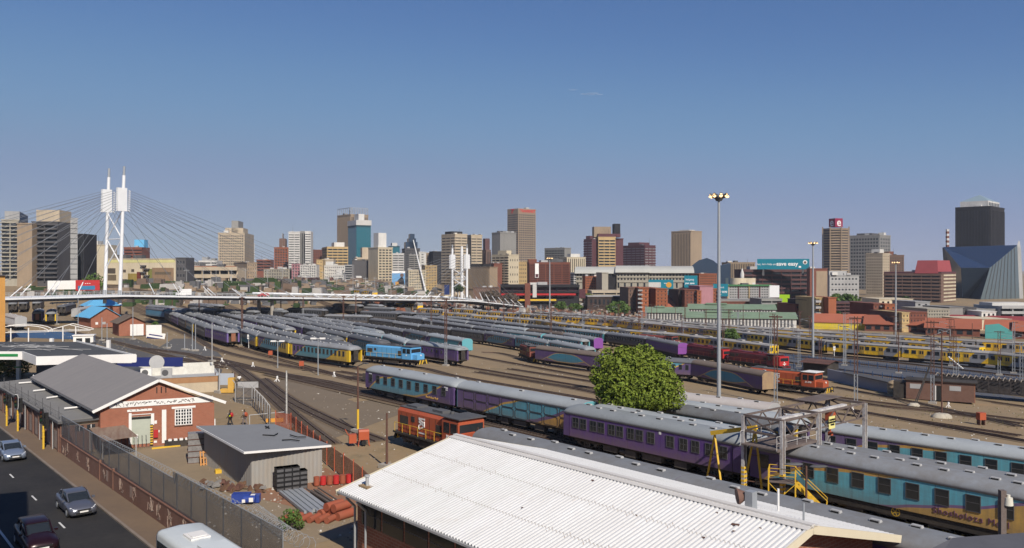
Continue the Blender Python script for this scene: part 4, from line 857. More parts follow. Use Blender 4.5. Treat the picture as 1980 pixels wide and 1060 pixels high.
for i, (x, y, lab) in enumerate(((283, 722, 'white air conditioner left of the satellite dish'), (322, 722, 'grey air conditioner right of the satellite dish'))):
    v = thing('air_conditioner', lab, 'air conditioner', W(x, y+7, 2.26), .3, 'air conditioners on the flat shop roof'); MB().box(-.7, .7, -.3, .3, 0, 1.15).obj('casing', WHITE if i == 0 else GREYL, v); MB().tube((-.15, -.31, .6), (-.15, -.33, .6), .42, .42, 14).obj('fan_grille', GREYD, v)
v = thing('flue', 'square steel flue rising in front of the brown brick band', 'flue', W(343, 750, 0), .3); MB().box(-.35, .35, -.35, .35, 0, 3.6).obj('duct', GALV, v); MB().box(-.5, .5, -.5, .5, 3.6, 3.75).hexa([(-.4, -.4, 3.75), (.4, -.4, 3.75), (.4, .4, 3.75), (-.4, .4, 3.75)], [(-.2, -.4, 4.2), (.6, -.6, 4.1), (.6, .4, 4.1), (-.2, .4, 4.2)]).obj('cowl', GALV, v)
v = thing('shop_sign', 'dark blue sign board on the roof beside the station canopy', 'sign', W(285, 709, 3.2)); MB().box(-6, 5, -.05, .05, 0, 1.3).obj('board', mat('navy', (.02, .03, .14), .5, .1), v); MB().tube((-4.6, -.08, .65), (-4.6, -.06, .65), .28, .28, 12).box(-4.2, -2.2, -.07, -.05, .5, .8).obj('emblem', WHITE, v)
# small buildings in the yard on the left
def house(label, pxl, pxr, pyb, he, hr, dep, wallm, roofm, rot=0, hip=False, oh=.6, name='yard_house', ridge_x=False):
    a = W(pxl, pyb); k = (pxl-CX)/FX; ang = -math.atan(k)+rot; d = (math.cos(ang), math.sin(ang)); k1 = (pxr-CX)/FX; w = (k1*a.y-a.x)/(d[0]-k1*d[1])
    t = thing(name, label, 'house', (a.x, a.y, gz(a.x, a.y)-.05), ang)
    m = MB()
    if hip: m.box(0, w, 0, dep, 0, he)
    elif ridge_x: m.prism([(0, 0), (dep, 0), (dep, he), (dep/2, hr-.1), (0, he)], 0, w, 0)
    else: m.prism([(0, 0), (w, 0), (w, he), (w/2, hr-.1), (0, he)], 0, dep, 0, 'y')
    m.obj('walls', wallm, t); m = MB(); e = .1
    if hip:
        c = [(-oh, -oh, he), (w+oh, -oh, he), (w+oh, dep+oh, he), (-oh, dep+oh, he)]; q = min(w, dep)/2
        r0, r1 = ((q, dep/2, hr), (w-q, dep/2, hr)) if w > dep else ((w/2, q, hr), (w/2, dep-q, hr))
        if w > dep: m.add(c+[r0, r1], [(0, 1, 5, 4), (1, 2, 5), (2, 3, 4, 5), (3, 0, 4), (3, 2, 1, 0)])
        else: m.add(c+[r0, r1], [(0, 1, 4), (1, 2, 5, 4), (2, 3, 5), (3, 0, 4, 5), (3, 2, 1, 0)])
    elif ridge_x:
        s = (hr-he)/(dep/2)
        for y0, y1 in ((-oh, dep/2), (dep+oh, dep/2)):
            z0 = he-oh*s; m.hexa([(-oh, y0, z0), (w+oh, y0, z0), (w+oh, y1, hr), (-oh, y1, hr)], [(-oh, y0, z0+e), (w+oh, y0, z0+e), (w+oh, y1, hr+e), (-oh, y1, hr+e)])
    else:
        s = (hr-he)/(w/2)
        for x0, x1 in ((-oh, w/2), (w+oh, w/2)):
            z0 = he-oh*s; m.hexa([(x0, -oh, z0), (x1, -oh, hr), (x1, dep+oh, hr), (x0, dep+oh, z0)], [(x0, -oh, z0+e), (x1, -oh, hr+e), (x1, dep+oh, hr+e), (x0, dep+oh, z0+e)])
    m.obj('roof', roofm, t); return t, w
BLUER = mat('blue_roof', (.13, .42, .68), .6, .25, (.1, .3, .5)); TILE = mat('terracotta_roof', (.33, .105, .06), .85, .4, (.22, .08, .05), rnd=.15, scale=.6); TILED = mat('dark_red_roof', (.24, .045, .05), .8, .3, rnd=.1)
t, w_ = house('brick house with the larger, farther bright blue hipped roof', 168, 234, 612, 3.8, 7.2, 10, BRICK, BLUER, .2, True)
for x in (2, 5, 8): MB().box(x, x+1, -.04, 0, 1, 2.2).obj('window', GLASS, t)
t, w_ = house('brick house with the nearer bright blue gabled roof', 176, 232, 634, 3.2, 5.8, 12, BRICK, BLUER, .3)
MB().box(1.2, 1.9, -.04, 0, .9, 1.6).obj('window', WHITE, t); MB().box(3, 4, -.04, 0, .9, 1.6).obj('window', GREYL, t)
t, w_ = house('low brick house with brown roof and a wide white door', 230, 281, 650, 3.4, 5.0, 10, BRICK, mat('brown_tile', (.16, .12, .09), .9, .4), .15)
MB().box(w_*.42, w_*.93, -.05, 0, 0, 2.9, 0).box(w_*.67, w_*.68, -.06, -.05, 0, 2.9, 1).obj('garage_door', [WHITE, GREYL], t)
t, w_ = house('yellow brick block with small white windows at the left edge', -90, 10, 668, 15.5, 15.6, 14, brick('yellow_brick', (.52, .25, .05), (.45, .2, .04), (.4, .3, .15)), GREYD, 0)
for z in (5, 8.6, 12.4): MB().box(w_-2.4, w_-1.4, -.05, 0, z, z+1.3, 0).box(w_-2.2, w_-1.6, -.06, -.05, z+.2, z+1.1, 1).obj('window', [WHITE, GLASS], t)
v = thing('leaning_sign_boards', 'white advertising boards with blue lettering leaning by the white garage door', 'sign', W(296, 655), .2)
MB().box(-1.6, 2.0, -.04, .04, .3, 3.4).obj('back_board', WHITE, v); b_ = MB().box(-2, 2.2, -.04, .04, 0, 1.6, 0).box(-1.6, 1.6, -.05, -.04, .7, 1.0, 1).box(-2, 2.2, -.05, -.04, 0, .25, 1).obj('front_board', [WHITE, MC['navy']], v, (.6, -.5, 0)); b_.rotation_euler = (0, R(10), 0)
# brick signal hut, grey wall and tank on the right
o = W(1715, 768); t = thing('signal_hut', 'dark brown flat roofed hut with an orange end wall behind the poles', 'hut', (o.x, o.y, gz(o.x, o.y)), -.5)
m = MB(); m.box(3, 13.3, 0, 3.4, 0, 3.2, 0); m.box(13.3, 13.36, 0, 3.4, 0, 3.15, 1); m.box(1, 3, .3, 3, 0, 2.8, 2); m.obj('walls', [BRICKD, mat('orange_brick', (.42, .16, .07), .9, .4), UNDER], t); MB().box(2.8, 13.7, -.3, 3.7, 3.2, 3.32).obj('roof', UNDER, t)
for x in (3.6, 9.6): MB().box(x, x+1.7, -.04, 0, 1.8, 2.6).obj('window', GREYL, t)
MB().box(7.6, 8.5, -.03, 0, 0, 2.5, 0).box(7.45, 7.6, -.05, 0, 0, 2.5, 1).obj('door', [BLACK, WHITE], t)
a = W(1600, 735); b = W(1727, 762); d = (b-a); t = thing('grey_precast_wall', 'pale grey wall with a dark roof edge right of the orange locomotive', 'wall', (a.x, a.y, gz(a.x, a.y)-.3), math.atan2(d.y, d.x))
MB().box(0, d.length, 0, .3, 0, 2.6).obj('panels', mat('lilac_grey', (.30, .31, .35), .8, .3), t); MB().box(d.length*.3, d.length+1, -.8, 1.6, 2.6, 2.75).obj('roof_edge', GREYD, t)
o = W(1731, 764); t = thing('water_tank', 'round rusty tank beside the grey wall', 'tank', (o.x, o.y, gz(o.x, o.y)))
m = MB(); m.loft([[(r_*math.cos(a), r_*math.sin(a), z) for a in [2*math.pi*i/16 for i in range(16)]] for z, r_ in ((0, 1.25), (.6, 1.3), (.7, 1.38), (.8, 1.3), (1.3, 1.3), (1.4, 1.38), (1.5, 1.3), (2.0, 1.3), (2.1, 1.36), (2.3, 1.2), (2.6, .6))]); m.obj('shell', mat('rusty_cream', (.42, .34, .22), .8, .8, (.2, .11, .06), scale=3, stretch=(.5, .5, 3)), t)
t, w_ = house('brown roofed shelter behind the orange locomotive cab', 1553, 1600, 722, 2.6, 3.1, 5, UNDER, mat('brown_sheet', (.12, .06, .05), .9, .4), -.5, ridge_x=True, name='shelter')
# blue walled platform under the yellow trains
BLUW = mat('blue_bed', (.075, .085, .11), .9, .5, (.12, .115, .11), scale=.8, world=True)
patch('blue_grey_track_bed', [W(1500, 715), W(2000, 780), W(2000, 712), W(1500, 681)], BLUW, .012)
patch('blue_grey_track_bed', [W(1300, 672), W(1500, 690), W(1500, 670), W(1300, 655)], BLUW, .012)
BLF = mat('blue_fence', (.07, .12, .22), .7, .4)
for lab, a, b, n in (('blue panel fence below the front of the yellow trains', (1505, 692), (1990, 745), 26), ('low blue fence between the two main tracks', (1520, 712), (1990, 768), 24)):
    a = W(*a); b = W(*b); d = b-a; t = thing('blue_fence', lab, 'fence', (a.x, a.y, gz(a.x, a.y)), math.atan2(d.y, d.x)); L = d.length
    m = MB(); m.box(0, L, -.02, .02, .9, 1.0); m.box(0, L, -.02, .02, .1, .16)
    for i in range(int(L/.5)): m.box(i*.5, i*.5+.06, -.015, .015, .1, 1.2)
    m.obj('rails', BLF, t)
    for i in range(n+1): MB().box(-.06, .06, -.06, .06, 0, 1.5).obj('post', BLF, t, (L*i/n, 0, 0))
# orange site fence
OR = mat('orange_mesh', (.42, .11, .06), .8, .4); MOR = mesh_mat('orange_net', (.42, .13, .08), .5, .1)
t = thing('orange_site_fence', 'red orange net fence curving round the corrugated shed', 'fence', W(533, 832)); o = t.location.copy(); pts = [W(x, y)-o for x, y in ((533, 832), (561, 836), (600, 871), (645, 911), (690, 945), (730, 985))]; m = MB()
for a, b in zip(pts, pts[1:]): m.hexa([(a.x, a.y, .15), (b.x, b.y, .15), (b.x+.02, b.y+.02, .15), (a.x+.02, a.y+.02, .15)], [(a.x, a.y, 1.9), (b.x, b.y, 1.9), (b.x+.02, b.y+.02, 1.9), (a.x+.02, a.y+.02, 1.9)])
m.obj('net', MOR, t)
for p in resample(pts, 2.6): MB().box(-.04, .04, -.04, .04, 0, 2.1).obj('post', OR, t, p)
# ---------------------------------------------------------------- cable stayed bridge
PY1 = Vector((-130, 269, 0)); PY2 = Vector((-26, 411, 0)); bd = (PY2-PY1).normalized(); bn = Vector((bd.y, -bd.x, 0)); ba = math.atan2(bd.y, bd.x)
def dz(t): return 8.6 if t < 0 else 8.6-7.0*min(1, t/176) if t < 176 else 1.6-.1*(t-176)
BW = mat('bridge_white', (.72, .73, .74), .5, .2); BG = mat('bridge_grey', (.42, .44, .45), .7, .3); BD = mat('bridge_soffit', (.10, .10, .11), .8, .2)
t = thing('cable_stayed_bridge', 'white cable stayed road bridge crossing the rail yard', 'bridge', PY1, ba)
ts = list(range(-110, 221, 10))
m = MB(); hw = 7.6
for a, b in zip(ts, ts[1:]):
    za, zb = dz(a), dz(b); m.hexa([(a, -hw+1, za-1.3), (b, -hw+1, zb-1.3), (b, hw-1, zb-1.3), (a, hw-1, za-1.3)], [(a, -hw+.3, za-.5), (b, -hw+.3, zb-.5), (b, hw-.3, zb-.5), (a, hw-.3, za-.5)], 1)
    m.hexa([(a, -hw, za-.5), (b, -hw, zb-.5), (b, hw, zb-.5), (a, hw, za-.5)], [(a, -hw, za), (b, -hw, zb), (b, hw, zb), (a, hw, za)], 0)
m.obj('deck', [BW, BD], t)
struct(MB().obj('x', BW)) if 0 else None
for s in (-1, 1):
    m = MB()
    for a, b in zip(ts, ts[1:]):
        m.beam((a, s*(hw-.2), dz(a)+1.1), (b, s*(hw-.2), dz(b)+1.1), .08); m.beam((a, s*(hw-.2), dz(a)+.65), (b, s*(hw-.2), dz(b)+.65), .05)
        for k in range(5): x = a+k*2; z = dz(x); m.beam((x, s*(hw-.2), z), (x, s*(hw-.2), z+1.1), .06)
    m.obj('railing', BG, t)
m = MB()
for a, b in zip(ts, ts[1:]):
    if 55 <= a < 205: m.tube((a, hw+.4, dz(a)+1.3), (b, hw+.4, dz(b)+1.3), .42, .42, 8)
m.obj('edge_tube', BW, t)
for x in (-70, -35, 60, 120, 200): [MB().tube((x, y_, -10), (x, y_, dz(x)-1.2), .7, .7, 10).obj('pier', CONC, t) for y_ in (-4, 4)]
def pylon(x0, H, plate0, plate1, pw, rad, lean, ncab, span, spanb, sc=1):
    zb = dz(x0)
    for s in (-1, 1):
        y = s*4.7; lx = lambda z: x0+lean*(z-zb)/H
        m = MB(); m.tube((x0, y, zb-3), (lx(zb+H*.93), y, zb+H*.93), rad, rad*.85, 14, 0); m.tube((lx(zb+H*.93), y, zb+H*.93), (lx(zb+H), y, zb+H), rad*.62, rad*.62, 12, 1)
        m.tube((x0, y, zb), (x0, y, zb+1.5), rad*1.05, rad*1.05, 14, 1); py = m.obj('pylon_leg', [BW, GALV], t)
        MB().box(lx(plate0)-pw, lx(plate0)+pw, y-rad*.9, y+rad*.9, zb+plate0, zb+plate1).obj('anchor_head', BW, py)
        for side in (-1, 1):
            for i in range(ncab):
                z = zb+plate1-.6-(plate1-plate0-1.2)*i/(ncab-1); L = (span if side > 0 else spanb)*(1-i/(ncab+.6)); xe = x0+side*L; ze = dz(xe)+.3; ye = s*(hw+.2)
                a = Vector((lx(z)+side*pw, y, z)); b = Vector((xe, ye, ze)); d = (a-b).normalized(); c = MB(); c.tube(b+d*4.5, a, .06*sc, .06*sc, 5, 1); c.tube(b, b+d*4.5, .16*sc, .16*sc, 6, 0); c.tube(a-d*.2, a+Vector((-side*.2, 0, 0))+Vector((side*1.0, 0, -.5)), .2, .2, 6, 0)
                c.obj('stay_cable', [BW, mat('cable_grey', (.17,.18,.20), .6, .1)], t)
    m = MB(); za, zc = zb+H*.22, zb+plate0
    zm = (za+zc)/2
    for (z0, z1) in ((za, zm), (zm, zc)):
        m.tube((x0+lean*.5, -4.7, z0), (x0+lean*.5, 4.7, z1), .22, .22, 6); m.tube((x0+lean*.5, 4.7, z0), (x0+lean*.5, -4.7, z1), .22, .22, 6)
    m.tube((x0+lean*.5, -4.7, zm), (x0+lean*.5, 4.7, zm), .22, .22, 6); m.obj('cross_bracing', BW, t)
pylon(0, 41.5, 27, 34.5, 1.55, .58, 1.5, 10, 128, 100)
pylon(176, 27.5, 15.5, 22.5, 1.6, .58, 0, 7, 42, 78, 1.2)
for x, y, mt, lab in ((70, 3.5, WHITE, 'white delivery van crossing the bridge'), (106, 3.6, REDP, 'red car crossing the bridge')):
    p = PY1+bd*0; px = 343 if mt is WHITE else 498; k = (px-CX)/FX; tt = (k*PY1.y-PY1.x)/(bd.x-k*bd.y); q = PY1+bd*tt+bn*y; v = thing('delivery_van' if mt is WHITE else 'red_car', lab, 'van' if mt is WHITE else 'car', (q.x, q.y, dz(tt)+.02), ba+math.pi); v.scale = (.75,)*3 if mt is WHITE else (1,)*3
    if mt is WHITE: MB().prism([(-3.6, .4), (3.2, .4), (3.2, 1.3), (2.3, 1.6), (1.7, 2.2), (1.2, 2.2), (1.2, 3.1), (-3.6, 3.1)], -1.1, 1.1, 0, 'y').obj('body', mt, v); MB().box(1.9, 2.4, -1.05, 1.05, 1.55, 2.1).obj('window', GLASS, v)
    else: MB().prism([(-2.1, .35), (2.1, .35), (2.15, .75), (1.2, .95), (.5, 1.4), (-1.2, 1.42), (-2.0, .95)], -.85, .85, 0, 'y').obj('body', mt, v); MB().box(-1.1, .5, -.87, .87, 1.0, 1.3).obj('window', GLASS, v)
    for x_ in ((-2.4, 2.3) if mt is WHITE else (-1.3, 1.3)):
        for s in (-1, 1): MB().tube((x_, s*.75, .38), (x_, s*1.0, .38), .38, .38, 12).obj('wheel', BLACK, v)
for px, py0, py1, lab in ((893, 578, 481, 'slim white mast behind the small pylons'), ):
    q = WY(px, py0, 520); MB_ = MB().tube((0, 0, 0), (0, 0, 31), 1.0, .9, 10, 0); v = thing('white_mast', lab, 'mast', q); MB_.obj('shaft', BW, v); MB().tube((0, 0, 31), (0, 0, 33), .7, .7, 10).obj('cap', BW, v)
q = WY(825, 572, 560); q2 = WY(799, 464, 560)-q; v = thing('leaning_white_mast', 'tall white mast leaning left beside the beige flats', 'mast', q); MB().tube((0, 0, 0), q2, .7, .3, 10).obj('shaft', BW, v)
# ---------------------------------------------------------------- the city
def wmat(name, r, g, b, dirt=.25): g0 = (r+g+b)/3; r, g, b = [v+(g0-v)*.18 for v in (r, g, b)]; return mat('wall_'+name, tuple(v*.95 for v in srgb(r, g, b)), .85, max(.5, dirt), rnd=.08, scale=.35, stretch=(1, 1, .25))
C = {k: wmat(k, *v) for k, v in dict(beige=(190,172,145), tan=(160,138,112), cream=(205,190,160), white=(205,203,198), grey=(140,138,134), dgrey=(88,86,88), brown=(120,92,78), dbrown=(72,58,54),
 maroon=(98,55,62), orange=(165,92,58), rbrick=(132,76,60), pink=(178,120,128), lgrey=(165,165,165), yellow=(196,165,110), black=(42,40,44), teal=(30,82,96), purpleb=(96,64,64), stone=(165,158,142)).items()}
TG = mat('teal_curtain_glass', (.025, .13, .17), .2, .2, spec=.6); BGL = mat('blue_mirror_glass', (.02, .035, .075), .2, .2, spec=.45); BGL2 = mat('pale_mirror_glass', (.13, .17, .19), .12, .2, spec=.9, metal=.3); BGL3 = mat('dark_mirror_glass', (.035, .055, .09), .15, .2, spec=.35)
def face(t, o, d, n, Wd, z0, z1, st, win, wall, zt, m):
    """windows and ledges on one face: o corner, d direction along, n outward"""
    if not st or st[0] == 'p': return
    k = st[0]; H = z1-z0; mtx = Matrix(((d.x, -n.x, 0, o.x), (d.y, -n.y, 0, o.y), (0, 0, 1, 0), (0, 0, 0, 1)))
    def put(name, me, x, z):
        ob = link(name, me, t); ob.matrix_basis = mtx @ Matrix.Translation((x, 0, z)); return ob
    def lbox(m, x0, x1, y0, y1, a, b, mi=0):
        vs = [mtx @ Vector(p) for p in ((x0,y0,a),(x1,y0,a),(x1,y1,a),(x0,y1,a),(x0,y0,b),(x1,y0,b),(x1,y1,b),(x0,y1,b))]
        m.add(vs, [(0,3,2,1),(4,5,6,7),(0,1,5,4),(1,2,6,5),(2,3,7,6),(3,0,4,7)], mi)
    e = Wd*.03 if len(st) < 5 or st[0] != 'g' else Wd*.04
    if k == 'g':
        f, c, wf, hf = st[1:5]; fh = H/f; cw = (Wd-2*e)/c
        if f*c <= 64:
            me = MB().box(-cw*wf/2, cw*wf/2, -.06, .1, -fh*hf/2, fh*hf/2).mesh('window', [win])
            for i in range(f):
                for j in range(c): put('window', me, e+cw*(j+.5), z0+fh*(i+.5))
        else:
            mm = MB()
            for j in range(c): mm.box(e+cw*(j+.5)-cw*wf/2, e+cw*(j+.5)+cw*wf/2, -.06, .1, -fh*hf/2, fh*hf/2)
            me = mm.mesh('window_row', [win])
            for i in range(f): put('window_row', me, 0, z0+fh*(i+.5))
        for i in range(f+1): lbox(m, 0, Wd, -.18, 0, z0+fh*i-.15, z0+fh*i+.15)
    elif k == 'b':
        f, hf = st[1:3]; fh = H/f; me = MB().box(e, Wd-e, -.05, .1, -fh*hf/2, fh*hf/2).mesh('window_band', [win]); dp = st[3] if len(st) > 3 else .7
        for i in range(f): put('window_band', me, 0, z0+fh*(i+.5)); lbox(m, 0, Wd, -dp, 0, z0+fh*(i+1)-fh*(1-hf)/2, z0+fh*(i+1)+fh*(1-hf)/2)
        for j in range(1, int(Wd/7)+1): x = Wd*j/(int(Wd/7)+1); lbox(m, x-.25, x+.25, -dp*.7, 0, z0, z1)
    elif k == 'v':
        c, wf = st[1:3]; cw = (Wd-2*e)/c; me = MB().box(-cw*wf/2, cw*wf/2, -.05, .1, 0, H).mesh('window_strip', [win])
        for j in range(c): put('window_strip', me, e+cw*(j+.5), z0); lbox(m, e+cw*j-cw*(1-wf)/2, e+cw*j+cw*(1-wf)/2, -.5, 0, z0, z1)
        lbox(m, Wd-e-cw*(1-wf)/2, Wd-e+cw*(1-wf)/2, -.5, 0, z0, z1)
    elif k == 'c':  # curtain glass
        me = MB().box(.3, Wd-.3, -.1, 0, z0, z1).mesh('glazing', [win]); put('glazing', me, 0, 0)
        n_ = st[1]
        for j in range(1, n_): lbox(m, Wd*j/n_-.08, Wd*j/n_+.08, -.2, 0, z0, z1)
c_w = C['white']
def bld(label, x0, xc, x1, yt, Y, wall, L=None, Rr=None, yb=565, rot=40.5, top=None, win=GLASSC, d0=18, name='city_building', par=.06, cat='building', wallR=None, base=None):
    if xc is None: xc = x0; k = ((x0+x1)/2-CX)/FX; ang = -math.atan(k)
    else: ang = R(rot)
    kc = (xc-CX)/FX; X = kc*Y; z0 = gz(X, Y)-2; zt = CH-(yt-HY)*Y/FX; zb = max(CH-(yb-HY)*Y/FX, z0+1)
    dr = Vector((math.cos(ang), math.sin(ang), 0)); dl = Vector((-math.sin(ang), math.cos(ang), 0)); k1 = (x1-CX)/FX; k0 = (x0-CX)/FX
    w = (k1*Y-X)/(dr.x-k1*dr.y); d = (k0*Y-X)/(dl.x-k0*dl.y) if x0 < xc-1 else d0
    if d < 0 or d > 90: d = 60
    t = thing(name, label, cat, (X, Y, z0), ang); h = zt-z0; b0 = zb-z0; m = MB(); m.box(0, w, 0, d, 0, h, 0)
    if par: m.box(-.3, w+.3, -.3, 0, h-par*h*.3, h, 0); m.box(-.3, 0, 0, d, h-par*h*.3, h, 0)
    zw1 = h-h*.045
    face(t, Vector((0, 0, 0)), Vector((1, 0, 0)), Vector((0, -1, 0)), w, b0, zw1, Rr, win, wall, h, m)
    if x0 < xc-1: face(t, Vector((0, d, 0)), Vector((0, -1, 0)), Vector((-1, 0, 0)), d, b0, zw1, L, win, wall, h, m)
    m.obj('walls', [wall], t)
    for q in (top or []):  # fraction box on the roof: a0,a1 across, height, material
        a0, a1, hh, mt = q[:4]; c0, c1 = q[4:6] if len(q) > 4 else (.25, .75); MB().box(w*a0, w*a1, d*c0, d*c1, h-.2, h+hh).obj('plant_room', mt, t)
    r = random.Random(int(x0*7+x1))
    if w > 6 and Y > 450:
        for _ in range(3 if Y > 550 else 2):
            a = r.uniform(.05, .85)*w; b_ = r.uniform(.1, .6)*d; q = r.uniform(.6, 1.0)*min(3.2, w*.1); MB().box(a-q, a+q, b_-q, b_+q, h, h+q*r.uniform(.5, 1.1)+(top[0][2] if top and r.random() < .0 else 0)).obj('roof_unit', r.choice([GREYL, GREYD, c_w]), t)
        if r.random() < .5: a = r.uniform(.2, .8)*w; MB().tube((a, 2, h), (a, 2, h+r.uniform(3, 8)), .12, .08, 5).obj('antenna', GREYD, t)
    return t, w, d, h, b0
c = C
